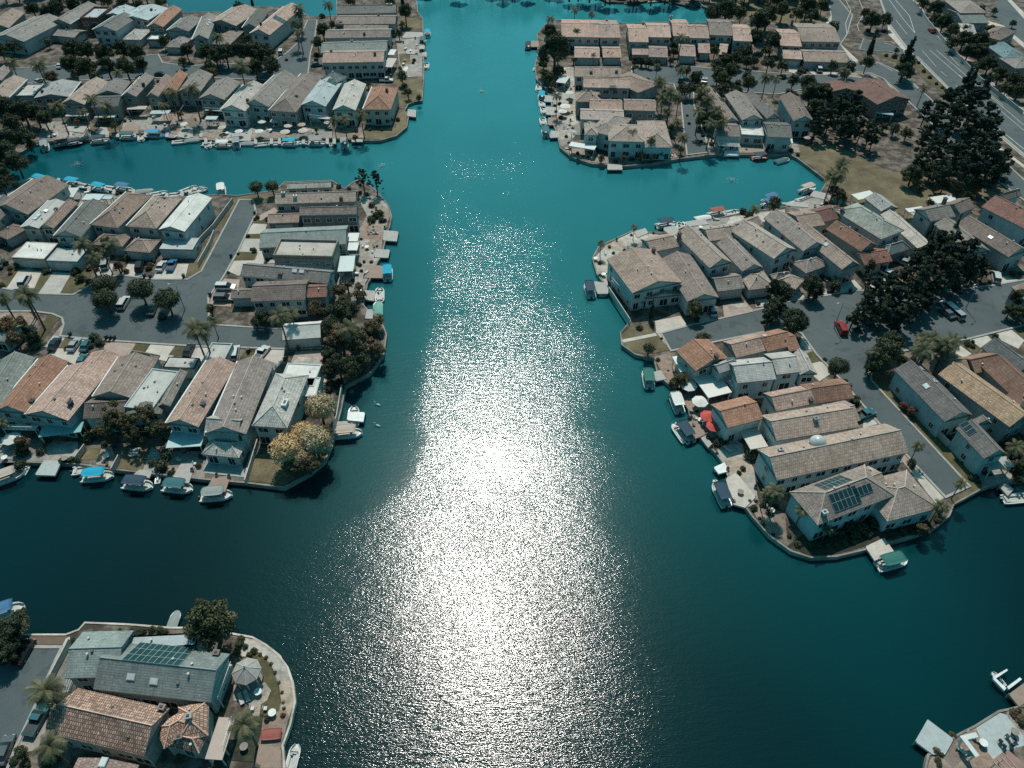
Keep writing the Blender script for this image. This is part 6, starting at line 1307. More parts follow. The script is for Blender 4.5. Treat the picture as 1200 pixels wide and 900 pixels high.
# ------------------------------------------------------------------ vehicles
for c_ in [('c',(142,690),60,'van','white'),('c',(615,590),80,'suv','silver'),('c',(818,605),75,'suv','black'),('c',(945,605),60,'car','white'),('c',(1005,600),65,'pickup','blue'),('e',(522,50),60,'van','white'),('e',(640,80),70,'car','grey'),('e',(690,95),65,'car','black'),
 ('e',(228,225),60,'car','navy'),('e',(312,228),55,'car','silver'),('e',(362,230),60,'car','teal'),('e',(345,295),65,'car','teal'),('e',(795,252),65,'car','black'),('d',(165,700),0,'van','white'),('d',(155,762),0,'suv','grey'),('f',(162,262),80,'suv','white'),('f',(275,262),50,'pickup','white'),('f',(520,170),0,'car','white'),
 ('b',(382,258),80,'van','white'),('b',(912,400),0,'pickup','white'),('b',(560,322),5,'car','teal'),('a',(205,425),30,'car','silver'),('a',(845,388),0,'car','navy'),('a',(315,345),50,'car','white'),
 ('j',(572,328),110,'van','white'),('j',(480,505) ,0,'car','grey'),('j',(22,382),70,'car','white'),('k',(458,145),135,'car','red'),('i',(970,400),80,'car','white'),('i',(850,395),70,'suv','teal'),('j',(125,440),80,'car','white'),
 ('l',(708,660),110,'car','silver'),('m',(345,735),115,'suv','red'),('m',(555,475),155,'car','white'),('m',(635,425),160,'car','silver'),('m',(292,540),100,'car','black'),('m',(1070,495),100,'van','white'),('m',(845,635),140,'suv','white'),('m',(880,665),140,'suv','silver'),('m',(665,430),120,'pickup','silver'),('m',(840,665) ,140,'car','grey'),
 ('m',(510,665),140,'car','silver'),('m',(565,690),140,'car','navy'),('m',(455,690),140,'car','grey'),
 ('o',(248,450),20,'pickup','teal'),('g',(185,655),60,'pickup','teal'),('g',(20,810),70,'car','grey'),('g',(118,315),60,'car','black'),('c',(-5,590),80,'car','grey'),('a',(55,75),30,'car','white')]:
    car(c_[0], *c_[1], *c_[2:])
# ------------------------------------------------------------------ parasols and garden furniture
CR_ = (.58, .50, .42); WH_ = (.70, .68, .63)
for reg, x, y, col, rad in [('n',430,456,(.50,.07,.06),1.7),('n',458,502,(.50,.07,.06),1.7),('b',286,606,WH_,1.5),('b',350,602,CR_,1.7),('b',418,627,CR_,1.5),('b',402,658,CR_,1.7),('b',492,652,CR_,1.7),('b',485,622,(.5,.36,.28),1.4),('b',617,610,CR_,1.4),('b',272,655,WH_,1.5),('b',582,580,CR_,1.5),
 ('a',972,650,WH_,1.5),('j',495,593,CR_,1.5),('j',517,655,(.5,.36,.28),1.3),('i',268,530,WH_,2.0),('i',290,462,WH_,1.5),('i',255,555,WH_,1.6),('ee',100,262,WH_,1.9),('n2',540,85,WH_,1.9),('n2',645,235,WH_,1.8),('b',170,655,WH_,1.4),('b',85,636,CR_,1.3),('i',985,140,WH_,1.2)]:
    lk = {(.50,.07,.06): 'bright red parasol', WH_: 'white parasol', CR_: 'cream parasol', (.5,.36,.28): 'pinkish tan parasol'}[col]
    parasol(reg, x, y, col, rad, lk)
for k_, reg, x, y, a in [('lounger','ef',320,370,20),('lounger','ef',310,395,20),('lounger','ef',300,420,20),('lounger','n2',915,695,-40),('dtable','n',578,810,0),('table','n',600,530,0),('table','h',525,520,0),('table','h',597,625,0),('chair','h',495,600,0),('chair','h',560,600,0),('dtable','h',455,795,0),('lounger','h',470,545,-60),('lounger','h',440,560,-60),
 ('dchair','q',850,680,40),('dchair','q',880,720,40),('dchair','q',905,640,120),('dtable','q',960,610,0),('dchair','q',975,670,10),('dchair','q',940,710,60),('lounger','q',640,650,-45),('lounger','q',700,690,-45),('table','q',705,700,0),('lounger','q',545,760,-50),('dtable','d',990,380,0),('dchair','d',970,395,0),('dchair','d',1010,395,0),('table','d',960,480,0),('chair','d',990,500,0),('dchair','d',1000,470,0),('chair','d',935,470,0),('lounger','d',1010,395,0),
 ('table','b',330,655,0),('chair','b',185,640,0),('chair','b',210,665,0),('chair','b',315,650,0),('dtable','b',450,640,0),('chair','b',540,660,0),('chair','i',280,640,0),('dtable','i',290,620,0),('dchair','i',262,640,0),('dtable','i',305,635,0),('chair','i',300,600,0),('table','n',395,480,0),('chair','n',375,470,0),('chair','n',410,500,0),('dchair','n',365,500,0),('dchair','n',452,520,0),('planter','n',520,700,0),
 ('chair','p',320,215,0),('dchair','p',350,230,0),('table','p',335,235,0),('planter','ef',1070,610,0),('planter','ef',1185,620,0),('table','ee',45,455,0),('dchair','ee',1000,500,0),('table','ee',1000,440,0),('chair','ef',720,470,0),('chair','ef',865,505,0),('planter','ef',840,560,0),('planter','ef',665,560,0),('chair','l',170,370,0),('chair','l',190,400,0),('dtable','l',265,345,0),('dchair','l',285,340,0),('table','l',160,480,0),
 ('bin','d',328,285,0),('bin','d',195,525,0),('bin','d',76,742,0),('bin','c',845,665,0),('bin','c',880,668,0),('bin','c',1075,668,0),('bin','e',295,185,0),('bin','e',448,198,0),('bin','e',465,200,0),('bin','e',482,200,0),('bin','f',220,255,0),('bin','f',98,232,0),('bin','m',1150,80,0),('bin','o',180,322,0),('bin','m',385,562,0),('bin','f',430,248,0),('bin','b',935,382,0),('bin','a',935,383,0),('bin','a',948,383,0),('bin','a',960,383,0)]:
    if reg == 'm' and y == 80: continue
    furn(k_, reg, x, y, a)
for p_ in [('m',330,622,200),('m',970,535,210),('c',990,715,180),('u',10,60,0),('j',380,460,180),('f',50,60,0)][:3]: lamp(*p_)
# garden walls
for reg, pts, lk in [('c',[(960,520),(1200,400)],'x')][:0] + [('d',[(0,440),(92,345),(200,200)],'white side wall'),('d',[(5,560),(70,445),(95,380)],'white low side wall'),('ee',[(700,440),(790,320)],'pale side wall between gardens'),('ef',[(80,550),(150,420)],'pale low side wall between lawns'),('f',[(205,800),(258,628)],'pale wall beside the walk'),
   ('o',[(370,300),(640,580)],'pale wall along the verge'),('l',[(185,540),(290,700)],'dark fence on the water'),('g',[(240,450),(345,250)],'pale wall beside the drive'),('k',[(375,0),(455,110),(560,230),(700,375),(900,530)],'grey wall along the wide road'),('f',[(610,400),(590,520),(560,640)],'thin pale wall under the golden trees')]:
    garden_wall(reg, pts, look=lk)
cover('q', (525,650), (640,600), (660,640), 2.4, PCW, look='white narrow canopy beside the terrace')
cover('q', (530,655), (560,640), (672,800), 2.62, PCW, look='long white canopy strip beside the terrace')
cover('h', (272,850), (318,640), (398,655), 3.0, (.44,.34,.29), look='pinkish raised deck')
cover('q', (800,850), (885,785), (975,900), 2.5, (.38,.26,.22), look='rose slatted pergola', slats=True)
# clutter on the waterside terraces
def inside(p, poly):
    c = False
    for i in range(len(poly)):
        a, b = poly[i], poly[i - 1]
        if (a[1] > p[1]) != (b[1] > p[1]) and p[0] < (b[0] - a[0]) * (p[1] - a[1]) / (b[1] - a[1]) + a[0]: c = not c
    return c
rs = random.Random(99); FOOT = []
for reg, pts, m_ in TERR:
    if m_ not in (CONC, CR, PINK) or reg in ('s',): continue
    q = [W(reg, p) for p in pts]; xs = [v.x for v in q]; ys = [v.y for v in q]
    area = abs(sum(q[i].x * q[i - 1].y - q[i - 1].x * q[i].y for i in range(len(q)))) / 2; k = 0; tries = 0; n_ = min(22, int(area / 26))
    while k < n_ and tries < 400:
        tries += 1; p = (rs.uniform(min(xs), max(xs)), rs.uniform(min(ys), max(ys)))
        if not inside(p, [(v.x, v.y) for v in q]) or any((p[0] - a) ** 2 + (p[1] - b) ** 2 < 2.2 for a, b in FOOT): continue
        px_, py_ = to_px((p[0], p[1], LZ + .5))
        if not (0 < px_ < 1200 and 0 < py_ < 900): continue
        FOOT.append(p); k += 1
        kd = rs.choice(('chair', 'dchair', 'table', 'dtable', 'lounger', 'planter', 'planter', 'shrub', 'shrub', 'box'))
        if kd == 'shrub': tree('px', px_, py_, rs.uniform(1.6, 3.2), rs.choice(('shrub', 'bush', 'brownbush')))
        else: furn(kd, 'px', px_, py_, rs.uniform(0, 360))
# fountains in the lake, small floats
for reg, x, y in [('c',455,12),('d',1048,22),('w',560,718),('j',155,865),('b',900,838)]:
    if reg == 'b': continue
    p = W(reg, (x, y), .2); r = empty('fountain', (p.x, p.y, 0)); g = random.Random(x); m = MB()
    for k in range(150):
        a = g.uniform(0, 6.28); d = abs(g.gauss(0, 1.3)); s = g.uniform(.03, .09); m.box((d * math.cos(a), d * math.sin(a), max(.02, 1.3 - d * .6) * g.random()), (s, s, s), a)
    m.obj('spray', plain('white_spray', (.75, .78, .78), .4), r); MB().lathe((0, 0, 0), [(.3, -.2), (.3, .1), (.1, .2)], 10).obj('float', DARK, r)
    later(r, 'white fountain spray on the water', 'fountain', 'fountains on the lake')
for reg, x, y in [('f',768,485),('f',767,573)]:
    p = W(reg, (x, y), .1); r = empty('water_bird', (p.x, p.y, 0), 2.7); m = MB(); m.lathe((0, 0, 0), [(.05, -.1), (.32, 0), (.36, .18), (.2, .38), (.02, .42)], 10, .6); m.v = [(a * 1.7, b, c) for a, b, c in m.v]; m.tube([(.5, 0, .2), (.7, 0, .5), (.72, 0, .75), (.88, 0, .78), (1.0, 0, .74)], [.09, .06, .06, .09, .02], 7)
    m.obj('body', WHITE, r, smooth=True); later(r, 'white bird afloat', 'bird', 'white birds on the water')
# hedge strips and ground cover
# ------------------------------------------------------------------ trees
T4 = trees
T4('b','dark',[(240,250,60),(170,245,60),(300,270,65),(330,325,55),(100,260,55),(250,330,50),(50,270,50)]); T4('a','dark',[(370,250,60),(450,260,60),(540,265,60),(640,250,60),(720,270,55),(360,330,55),(450,340,65),(560,335,60),(660,345,60),(740,330,45),(500,400,40),(400,385,40)])
T4('b','palm',[(180,330,58),(470,40,40),(620,25,35),(450,110,40),(475,160,35),(100,500,24),(645,605,35),(700,600,38),(785,575,40),(470,70,32)]); T4('b','dark',[(590,145,42),(565,210,38),(675,125,32),(170,30,35),(1005,50,42,1.4),(930,5,35),(210,190,30),(975,165,25),(990,380,35),(1075,490,20),(1000,430,22),(820,420,18),(730,0,35)]); T4('b','olive',[(30,360,35),(1020,460,28),(990,120,20),(755,690,20),(930,600,18),(560,650,14)])
T4('b','cypress',[(240,25,18),(995,30,26)]); T4('b','shrub',[(560,275,18),(560,300,16),(640,120,22),(700,320,16),(650,470,14),(760,655,15),(830,650,12),(890,650,12),(970,600,16),(935,215,16),(590,80,20),(45,590,20),(490,380,14),(410,300,12)])
T4('a','palm',[(60,330,45),(200,340,55),(480,520,45),(560,560,48),(300,560,50),(900,490,45),(1010,470,55),(1150,195,40),(620,385,35),(430,590,35),(860,555,35)]); T4('a','dark',[(30,560,75),(110,570,70),(60,640,60),(180,590,60),(230,620,50),(30,720,70),(130,720,60),(20,800,75),(80,850,70),(0,900,60),(160,760,35),(860,210,35),(290,40,50),(240,55,45),(170,40,45),(1080,270,50),(980,260,45),(960,320,30),(1100,340,35),(1150,280,40),(340,520,35),(60,240,40),(0,260,50),(230,160,25),(490,150,25)])
T4('a','brown',[(270,400,45),(100,620,45),(1120,385,30),(300,470,35),(560,620,25),(400,640,20)]); T4('a','olive',[(350,540,30),(250,220,25),(700,520,25),(1110,590,25),(600,660,25),(950,600,20)])
T4('a','dark',[(380,10,45),(560,0,40),(460,5,45),(640,5,40),(730,15,30),(840,5,30),(300,0,40)])
for k_ in range(13): tree('px', -20 + k_ * 17 + rnd.uniform(-5, 5), -14 + rnd.uniform(-8, 5), 10, 'dark')
T4('c','palm',[(480,480,70),(550,560,55),(650,480,60),(130,775,55),(20,810,40),(610,540,45)]); T4('c','dark',[(620,470,50),(560,520,45)]); T4('c','round',[(610,720,82),(610,800,80),(820,745,85),(975,805,85)])
T4('c','shrub',[(100,600,30),(60,620,22),(270,640,28),(440,640,35),(470,680,40),(520,700,30),(740,560,28),(740,640,24),(870,620,26),(900,580,20),(720,530,22),(590,560,20),(430,620,22),(30,590,25)]); T4('c','red',[(690,610,38),(560,600,22)]); T4('c','bush',[(260,270,14),(520,620,26),(10,720,25)]); T4('c','redbush',[(880,600,22),(540,580,20),(60,650,18)])
T4('c','dark',[(0,120,60),(50,90,40),(90,130,30)])
T4('d','round',[(335,140,46),(425,135,44)]); T4('d','open',[(935,90,55,1.6),(1010,105,52,1.6)]); T4('d','shrub',[(860,150,18),(400,320,20),(345,310,16),(290,415,16),(325,495,22),(235,515,12),(180,620,12),(985,240,25),(1010,300,30),(1040,325,25),(980,320,28),(905,570,16),(1050,150,8),(800,135,20),(760,130,16),(920,170,16),(960,180,18)])
T4('d','olive',[(800,720,50),(850,690,35),(830,770,50)]); T4('d','brown',[(690,800,38),(915,700,35),(780,590,18),(900,740,30),(480,810,30),(940,740,25)]); T4('d','palm',[(1000,230,18)]); T4('dd','shrub',[(390,120,40),(340,170,30),(420,170,25),(250,480,22),(200,590,20),(260,300,14),(370,350,12),(280,460,16)])
T4('d','bush',[(330,320,14),(310,490,14),(985,560,14),(930,610,14),(450,800,20)])
T4('f','dark',[(600,90,75),(640,80,60),(570,150,60),(560,270,48),(600,310,60),(650,320,60),(690,290,50),(560,340,40)]); T4('f','brown',[(610,190,70),(680,200,70),(740,170,60),(760,250,45),(690,250,55),(550,170,40),(770,130,35),(500,75,45)]); T4('f','palm',[(350,110,60),(20,165,60),(400,100,40),(640,160,60),(70,130,30)]); T4('f','dark',[(280,110,45),(60,75,28),(250,130,30)])
T4('f','gold',[(520,490,75),(380,665,82),(500,630,80),(450,600,60),(440,700,60)]); T4('f','brown',[(470,720,60),(400,740,50),(540,600,45)]); T4('f','shrub',[(220,255,14),(375,290,14),(540,330,22),(560,420,22),(490,390,10),(520,410,14),(590,400,16),(10,740,18),(20,700,18),(590,520,12),(575,560,10)])
T4('e','brown',[(30,150,55),(80,140,40),(60,200,45),(90,640,40),(540,610,35)]); T4('e','shrub',[(140,200,40),(100,180,35),(150,240,25),(395,200,32),(420,220,26),(380,235,20),(90,680,40),(80,740,35),(170,680,25),(370,620,35),(350,600,28),(300,715,22),(330,720,18),(260,720,18),(280,245,14),(680,740,40),(700,700,30),(640,730,22),(200,640,22),(860,700,20),(440,650,20),(700,620,22),(720,770,18)])
T4('e','palm',[(110,20,60),(10,30,40),(95,10,45),(820,160,60),(10,560,30)]); T4('e','feather',[(470,530,60),(440,590,45),(530,560,50),(620,540,60),(650,590,50),(560,610,40),(690,600,35)],th=1.6)
T4('g','dark',[(60,200,90),(20,270,80),(90,150,60),(20,330,70),(-40,220,90)]); T4('h','dark',[(285,165,145,1.0),(240,90,60)]); T4('h','brown',[(320,120,60,1.2)]); T4('h','shrub',[(430,280,30),(505,310,22),(440,250,24),(480,330,20),(420,310,26),(330,350,30),(300,360,32),(200,320,18),(205,290,16),(570,655,22),(650,635,18),(460,290,20)]); T4('h','brownbush',[(535,330,14),(565,345,14),(590,375,13),(610,420,13),(630,470,12),(645,520,12),(650,570,12),(655,600,12),(510,320,14)])
T4('h','palm',[(455,680,90)]); T4('g','palm',[(230,510,105),(250,790,90),(320,570,55)]); T4('g','shrub',[(365,260,20),(690,225,28),(760,205,26),(720,210,24),(800,205,26),(830,215,20),(660,205,16),(100,810,34),(70,860,30),(130,880,34),(250,590,30),(200,560,25),(180,620,25),(280,860,40),(340,520,22),(600,205,12),(230,880,35)])
T4('g','dark',[(110,830,40)])
# top right point
T4('i','dark',[(215,225,92,1.2),(190,150,45),(160,290,40),(230,360,35),(185,385,40),(165,370,32)]); T4('i','palm',[(315,50,26),(400,70,26),(195,95,28),(325,155,26),(850,190,38),(225,480,34),(745,410,45),(800,470,50),(760,490,45),(840,490,40),(605,665,34),(860,690,38),(700,700,30),(830,610,32),(1030,560,50),(990,500,45),(940,560,40),(410,275,18),(850,350,34),(730,330,22),(960,450,40),(1040,600,40),(1000,620,45),(780,560,30)])
T4('i','dark',[(1080,40,65),(1030,320,38),(1080,300,45),(1020,250,32),(1100,350,45),(1060,390,45),(920,380,40),(900,440,40),(960,480,40),(870,450,35),(1000,470,42),(1060,440,40),(690,450,26),(650,300,26),(620,295,24),(730,310,24),(690,310,24),(1040,520,40),(950,600,35),(800,640,28),(850,750,20)]); T4('i','olive',[(245,350,28),(200,420,24),(450,790,22),(560,790,20),(650,780,24),(700,790,20),(750,770,22),(880,350,30),(600,380,16),(310,300,18),(230,300,16)])
T4('i','shrub',[(145,320,18),(165,325,18),(330,360,14),(395,285,14),(430,300,12),(330,800,12),(520,810,18),(600,800,18),(680,770,20),(760,760,18),(790,780,14),(620,785,18),(570,770,18),(700,770,16),(245,590,16),(260,560,18),(220,560,12),(240,520,14),(215,530,12),(660,400,14),(680,400,16),(870,520,10),(880,580,10),(890,620,12),(940,640,14),(960,680,14),(1000,720,14),(950,710,12),(330,770,14),(290,745,12),(380,790,10)])
T4('i2','dark',[(900,560,70),(980,520,65),(1030,480,60),(1090,560,60),(860,520,45),(1160,560,50),(800,640,55),(880,700,60),(1080,710,60),(1000,780,50),(480,820,70),(590,760,55),(660,820,70),(800,700,40),(620,520,30),(380,420,40),(400,480,45),(370,560,40),(640,690,45)],th=.9); T4('i2','black' if 0 else 'dark',[(100,590,30),(140,600,25),(270,600,28),(20,640,30),(250,780,60),(330,860,60),(430,620,25)])
T4('j','dark',[(130,40,60),(60,60,45),(290,90,65),(330,60,60),(270,170,50),(350,190,50),(400,40,45),(470,60,40),(540,70,45),(200,60,40),(520,20,50),(590,20,40),(330,300,40),(450,380,38),(540,440,65),(600,440,60),(560,510,60),(520,390,45),(640,130,40),(400,310,35),(180,270,40),(230,240,35),(640,310,30),(720,320,40),(320,240,35),(90,350,40),(240,390,42),(130,390,38),(180,430,35),(60,430,30),(40,480,40),(80,540,45),(40,560,40),(700,350,30),(480,345,25),(430,440,28)])
T4('j','open',[(560,600,60,1.2),(620,580,60),(700,560,70),(740,500,60),(660,520,60),(720,620,60),(590,560,50)]); T4('j','palm',[(690,340,35),(320,370,40),(110,580,40),(680,800,45),(640,830,40),(370,380,28)]); T4('j','shrub',[(500,345,16),(320,720,14),(440,720,16),(470,740,14),(60,690,16),(400,370,20),(20,610,16),(45,650,14),(540,660,16),(180,680,14)])
T4('k','dark',[(180,90,50),(235,90,40),(140,60,30),(150,290,40,1.2),(330,330,55),(350,290,40),(290,240,16),(480,30,45),(420,10,40),(520,100,45),(560,140,40),(480,80,30),(620,180,50),(690,190,55),(640,240,45),(700,240,50),(740,220,45),(620,140,30),(560,200,40),(740,300,50),(790,350,50),(860,380,50),(690,310,40),(820,420,40),(880,430,45),(280,615,34),(340,635,36),(230,605,28),(740,140,35),(850,110,20),(760,50,20),(700,40,25)],th=.8)
T4('k','open',[(520,500,70,1.3),(600,520,75),(660,500,75),(720,560,70),(560,580,75),(640,620,80),(700,640,75),(480,560,60),(430,540,50),(760,590,50),(460,600,55),(520,650,60),(600,690,80),(680,720,80),(740,700,70),(800,770,60),(740,780,75),(640,780,80),(560,760,75),(480,730,65),(420,690,60),(400,780,60),(780,820,60),(700,840,70),(600,850,80),(500,830,70),(160,640,60),(120,620,50),(60,570,60),(30,500,60),(90,550,45),(640,440,55,1.6),(560,480,50),(130,520,30),(30,620,55),(180,660,45)])
T4('k','cypress',[(160,255,34),(645,405,34)]); T4('k','pine',[(330,310,50),(600,450,50),(690,480,50)],th=1.2); T4('k','shrub',[(320,265,14),(280,270,18),(240,265,14),(420,340,14),(450,370,14),(480,400,12),(510,420,12),(150,145,14),(195,150,14),(230,150,12),(395,300,12)]); T4('k','palm',[(420,420,30),(40,340,30),(30,780,45)])
T4('v','dark',[(80,90,110),(250,60,100),(420,60,110),(600,60,110),(750,50,100),(880,60,70),(350,190,80),(480,200,70),(560,290,50),(600,310,35),(220,350,35),(140,220,50),(690,390,40),(640,200,70),(780,170,50)],th=.8)
# right peninsula
T4('l','cypress',[(398,690,34)]); T4('l','round',[(388,850,36,1.0)]); T4('l','olive',[(620,650,52),(350,610,26),(650,795,40)]); T4('l','palm',[(148,320,26),(315,240,24),(920,150,36),(610,640,24)]); T4('l','open',[(1010,560,60,1.5),(1040,640,60,1.2),(1060,580,50)]); T4('l','shrub',[(730,600,24),(340,745,24),(890,180,30),(860,160,26),(720,620,18),(630,700,20),(935,620,18),(540,620,14),(860,310,12),(140,420,14),(190,340,12),(210,370,12),(335,630,20),(300,280,10),(450,800,10),(500,300,10),(410,270,10)]); T4('l','brown',[(1020,130,34)])
T4('m','palm',[(330,20,50),(300,30,45),(760,800,60),(840,820,60),(730,840,60),(820,860,45),(860,790,50),(20,130,20),(500,850,40)]); T4('m','dark',[(340,110,40),(310,90,35),(35,150,38),(1180,590,55),(1140,650,40),(1190,660,45),(120,700,75),(70,560,62),(30,640,60),(210,530,60),(225,560,45),(480,440,38),(520,430,30),(320,530,30),(330,500,24),(560,840,80),(590,790,60)]); 
T4('m','open',[(740,400,75,1.2),(800,360,75),(860,350,70),(840,420,85),(900,400,80),(950,380,60),(760,460,80),(850,490,85),(700,440,60),(940,460,70),(990,440,55),(620,520,75),(560,550,75),(500,560,65),(520,620,75),(600,610,80),(680,570,80),(720,520,80),(780,540,70),(460,620,60),(440,680,55),(540,680,70),(640,680,70),(690,640,60),(740,620,55),(400,700,45),(470,520,40),(880,540,50),(1020,470,40),(960,500,45)])
T4('m','cypress',[(850,330,45),(740,370,40)])
T4('m','shrub',[(420,745,22),(440,690,20),(380,690,22),(280,510,20),(220,590,16),(770,150,14),(335,500,16),(1150,480,20),(1100,460,20),(1040,520,14),(300,160,16),(270,150,14),(750,570,24),(800,290,14),(780,330,12),(430,480,18),(1180,480,14),(600,740,30),(960,800,12),(1060,770,12)])
T4('n','olive',[(300,290,42),(270,310,34),(410,105,40),(330,310,28)]); T4('n','shrub',[(275,330,26),(310,340,24),(480,580,32),(510,575,22),(355,430,14),(345,470,16),(620,640,36),(590,700,18),(570,720,16),(1000,400,28),(345,275,16),(690,860,26),(640,880,22),(200,200,14),(430,560,14),(445,600,12),(470,630,10),(620,850,12),(650,850,12),(380,440,12),(1000,240,30),(965,200,14)]); T4('n','palm',[(740,810,50),(870,880,30)]); T4('n','round',[(840,30,60,1.0)]); T4('n','open',[(710,10,60,1.4)])
T4('o','round',[(130,232,52,1.1)]); T4('o','dark',[(320,180,72),(290,230,50),(200,395,42),(115,405,34),(340,140,50)]); T4('o','palm',[(495,595,36),(690,770,36),(560,110,60),(650,120,55),(500,150,45),(940,600,50),(600,880,30),(510,100,40)]); T4('o','red',[(430,410,22),(465,435,26)]); T4('o','shrub',[(465,670,26),(465,690,20),(415,420,16),(450,450,16),(740,740,22),(680,420,16),(700,400,14),(660,380,12),(160,300,16),(555,120,22),(720,120,18),(430,200,26),(420,230,20),(470,200,20),(150,370,14),(900,640,30),(960,620,40),(930,690,40),(960,720,30),(800,720,18),(770,760,16),(640,560,12),(520,170,26),(590,200,24),(880,590,18)])
T4('o','brown',[(940,560,30),(970,640,35)]); T4('p','brown',[(330,170,30),(620,330,30),(1050,320,40),(1140,220,35)]); T4('p','palm',[(350,140,50),(480,230,40),(600,320,30),(1130,210,45),(310,160,36)]); T4('p','shrub',[(330,240,26),(360,215,20),(700,310,44),(760,320,44),(820,290,40),(660,340,30),(730,350,34),(790,340,30),(560,310,24),(530,340,22),(460,390,24),(520,400,22),(600,390,22),(680,390,20),(880,320,24),(950,330,24),(1010,330,24),(1070,310,24),(1120,280,22),(290,210,14),(250,230,12),(280,270,12),(300,300,12),(345,345,12),(420,350,16),(560,400,18),(640,400,18),(720,380,18)])
T4('p','redbush',[(700,300,26),(800,270,22),(590,300,20)]); T4('s','dark',[(760,340,60),(780,430,60),(820,520,70),(790,640,50)]); T4('s','shrub',[(300,420,24),(330,500,20),(400,600,28),(350,460,22),(320,310,24),(270,380,22),(560,600,18),(460,620,16),(220,280,16),(700,400,22),(300,330,14)]); T4('s','brown',[(720,400,40),(780,330,40)])
T4('q','brownbush',[(960,450,50),(1010,500,50),(330,760,40),(340,830,36),(450,620,26)]); T4('q','shrub',[(1020,540,40),(350,870,34),(370,790,26),(480,640,20),(1000,430,26)])
T4('r','shrub',[(400,320,36),(450,340,34),(540,550,26),(130,350,40),(220,350,44),(300,300,40),(60,420,40),(150,500,36),(90,480,30),(380,270,20),(660,250,24),(630,270,20),(300,800,24),(650,760,14)])
# trees on the far shores
for k_ in range(60): tree('px', 470 + k_ * 6.1 + rnd.uniform(-4, 4), (-24 if k_ < 14 else -22 if k_ < 30 else -14) + rnd.uniform(-10, 4), rnd.uniform(8, 13), 'dark')
for k_ in range(26): tree('px', 846 + k_ * 5 + rnd.uniform(-4, 4), -8 + rnd.uniform(-14, 6), rnd.uniform(8, 12), 'dark')

# past 300 trees or shrubs: the smallest ones stand together in one object
def together(lst, keep, name, label, cat):
    lst.sort(key=lambda q: -q[0]); VS, MI, mats = [], [], []
    if len(lst) <= keep: return
    bpy.context.view_layer.update()
    for rp, o, cm, lk in lst[keep:]:
        M = o.matrix_world.copy(); h = None
        for c in o.children:
            if c.data == cm: M = c.matrix_world.copy(); h = c.location.z
        n = min(1500, len(cm.polygons)); a = np.empty(len(cm.vertices) * 3, 'f'); cm.vertices.foreach_get('co', a); a = a.reshape(-1, 3)[:n * 4]
        ctr = a.reshape(-1, 4, 3).mean(1, keepdims=True); a = ((a.reshape(-1, 4, 3) - ctr) * (1.6 if h else 1) + ctr).reshape(-1, 3)
        Mn = np.array(M); VS.append(a @ Mn[:3, :3].T + Mn[:3, 3]); m_ = cm.materials[0]
        if m_ not in mats: mats.append(m_)
        MI.append(np.full(n, mats.index(m_)))
        if h:
            tb = MB().tube([(o.location.x, o.location.y, LZ), (o.location.x, o.location.y, LZ + h + .2)], .2, 4)
            VS.append(np.array([v for j in range(4) for v in (tb.v[j], tb.v[(j + 1) % 4], tb.v[4 + (j + 1) % 4], tb.v[4 + j])]))
            if BARK not in mats: mats.append(BARK)
            MI.append(np.full(4, mats.index(BARK)))
        PENDING[:] = [p for p in PENDING if p[0] is not o]
        for c in list(o.children): bpy.data.objects.remove(c)
        bpy.data.objects.remove(o)
    va = np.concatenate(VS).astype('f'); nq = len(va) // 4
    me = bpy.data.meshes.new(name); me.vertices.add(len(va)); me.vertices.foreach_set('co', va.ravel()); me.loops.add(len(va)); me.loops.foreach_set('vertex_index', np.arange(len(va), dtype='i'))
    me.polygons.add(nq); me.polygons.foreach_set('loop_start', np.arange(nq, dtype='i') * 4); me.polygons.foreach_set('material_index', np.concatenate(MI).astype('i'))
    for m_ in mats: me.materials.append(m_)
    me.update(calc_edges=True); me.validate(); o = link(name, me); tag(o, label, cat, None, 'stuff')
together(ALLT, 285, 'small_trees', 'many small dark trees filling gaps between the houses and along the far shores', 'trees')
together(ALLS, 285, 'small_shrubs', 'scattered tiny shrubs and tufts in the gardens and on the patios', 'shrubs')
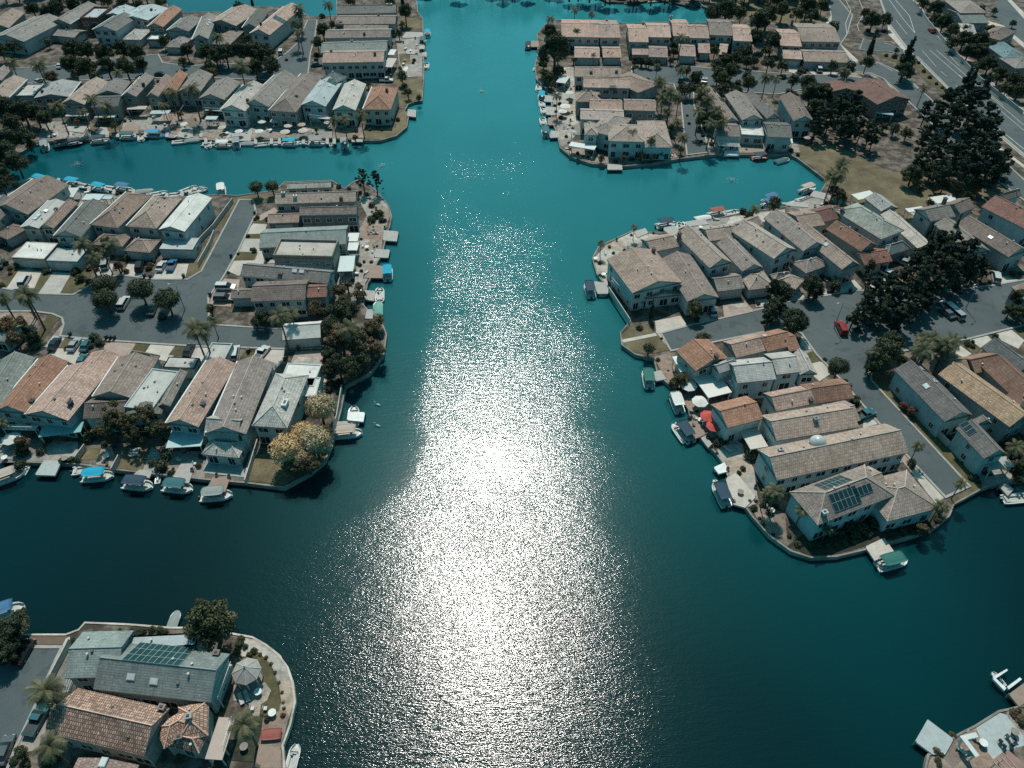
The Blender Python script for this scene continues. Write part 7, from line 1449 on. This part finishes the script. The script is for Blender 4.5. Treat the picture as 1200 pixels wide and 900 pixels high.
# ------------------------------------------------------------------ labels
ORD = ['first', 'second', 'third', 'fourth', 'fifth', 'sixth', 'seventh', 'eighth', 'ninth', 'tenth', 'eleventh', 'twelfth', 'thirteenth', 'fourteenth', 'fifteenth', 'sixteenth', 'seventeenth', 'eighteenth', 'nineteenth', 'twentieth']
rows = {}
for o in list(COL.objects):
    if o.parent is None and o.get('_row'): rows.setdefault(o['_row'], []).append(o)
STACK = ('stack', 'beyond', 'straight')
for rn, lst in rows.items():
    vert = any(s in rn for s in STACK)
    lst.sort(key=lambda o: o['_px'][1] if vert else o['_px'][0])
    for i, o in enumerate(lst):
        side = 'top' if vert else 'left'
        w_ = o['_look'].split(); room = 16 - (4 + 1 + len(rn.split()))
        if len(w_) > room:
            w_ = w_[:room]
            cut = [j for j, x in enumerate(w_) if x in ('with', 'at', 'in', 'beside', 'under', 'behind') and j > 1]
            if cut: w_ = w_[:cut[-1]]
        tag(o, ' '.join(w_) + ', %s from %s, %s' % (ORD[i], side, rn), 'house', 'houses: ' + rn)
        ANCHORS.append((o['_px'][0], o['_px'][1], '%s house, %s' % (ORD[i], rn)))
for o in COL.objects:
    for k in ('_row', '_look', '_px', '_c', '_used'):
        if k in o: del o[k]
items = []
for o, look, (px, py) in PENDING:
    v = [((px - a) ** 2 + (1.3 * (py - b)) ** 2, a, b, s) for a, b, s in ANCHORS]; d, a, b, s = min(v)
    dx, dy = px - a, py - b
    sp = max(10, .035 * (py + 419))
    if abs(dy) > abs(dx): rel = 'above' if dy < 0 else 'below'
    else: rel = 'left of' if dx < 0 else 'right of'
    if d < (.35 * sp) ** 2: rel = 'beside'
    items.append([o, look, rel + ' the ' + s, px, py])
seen = {}
for it in items: seen.setdefault((it[1], it[2]), []).append(it)
for (look, where), lst in seen.items():
    if len(lst) == 1: lst[0][0]['label'] = look + ' ' + where; continue
    lst.sort(key=lambda i: i[3])
    for k, it in enumerate(lst): it[0]['label'] = ('leftmost' if k == 0 else (ORD[k] if k < 20 else str(k + 1) + 'th') + '-from-left') + ' ' + look + ' ' + where
for it in items:
    w_ = it[0]['label'].split()
    if len(w_) > 16: it[0]['label'] = ' '.join(w_).replace(' the ', ' ').replace('house, ', 'house ')
    w_ = it[0]['label'].split()
    if len(w_) > 16:
        drop = [x for x in w_ if x in ('with', 'leafy', 'drooping', 'small', 'fronds', 'broad', 'loose')]
        while len(w_) > 16 and drop: w_.remove(drop.pop())
        it[0]['label'] = ' '.join(w_[:16])
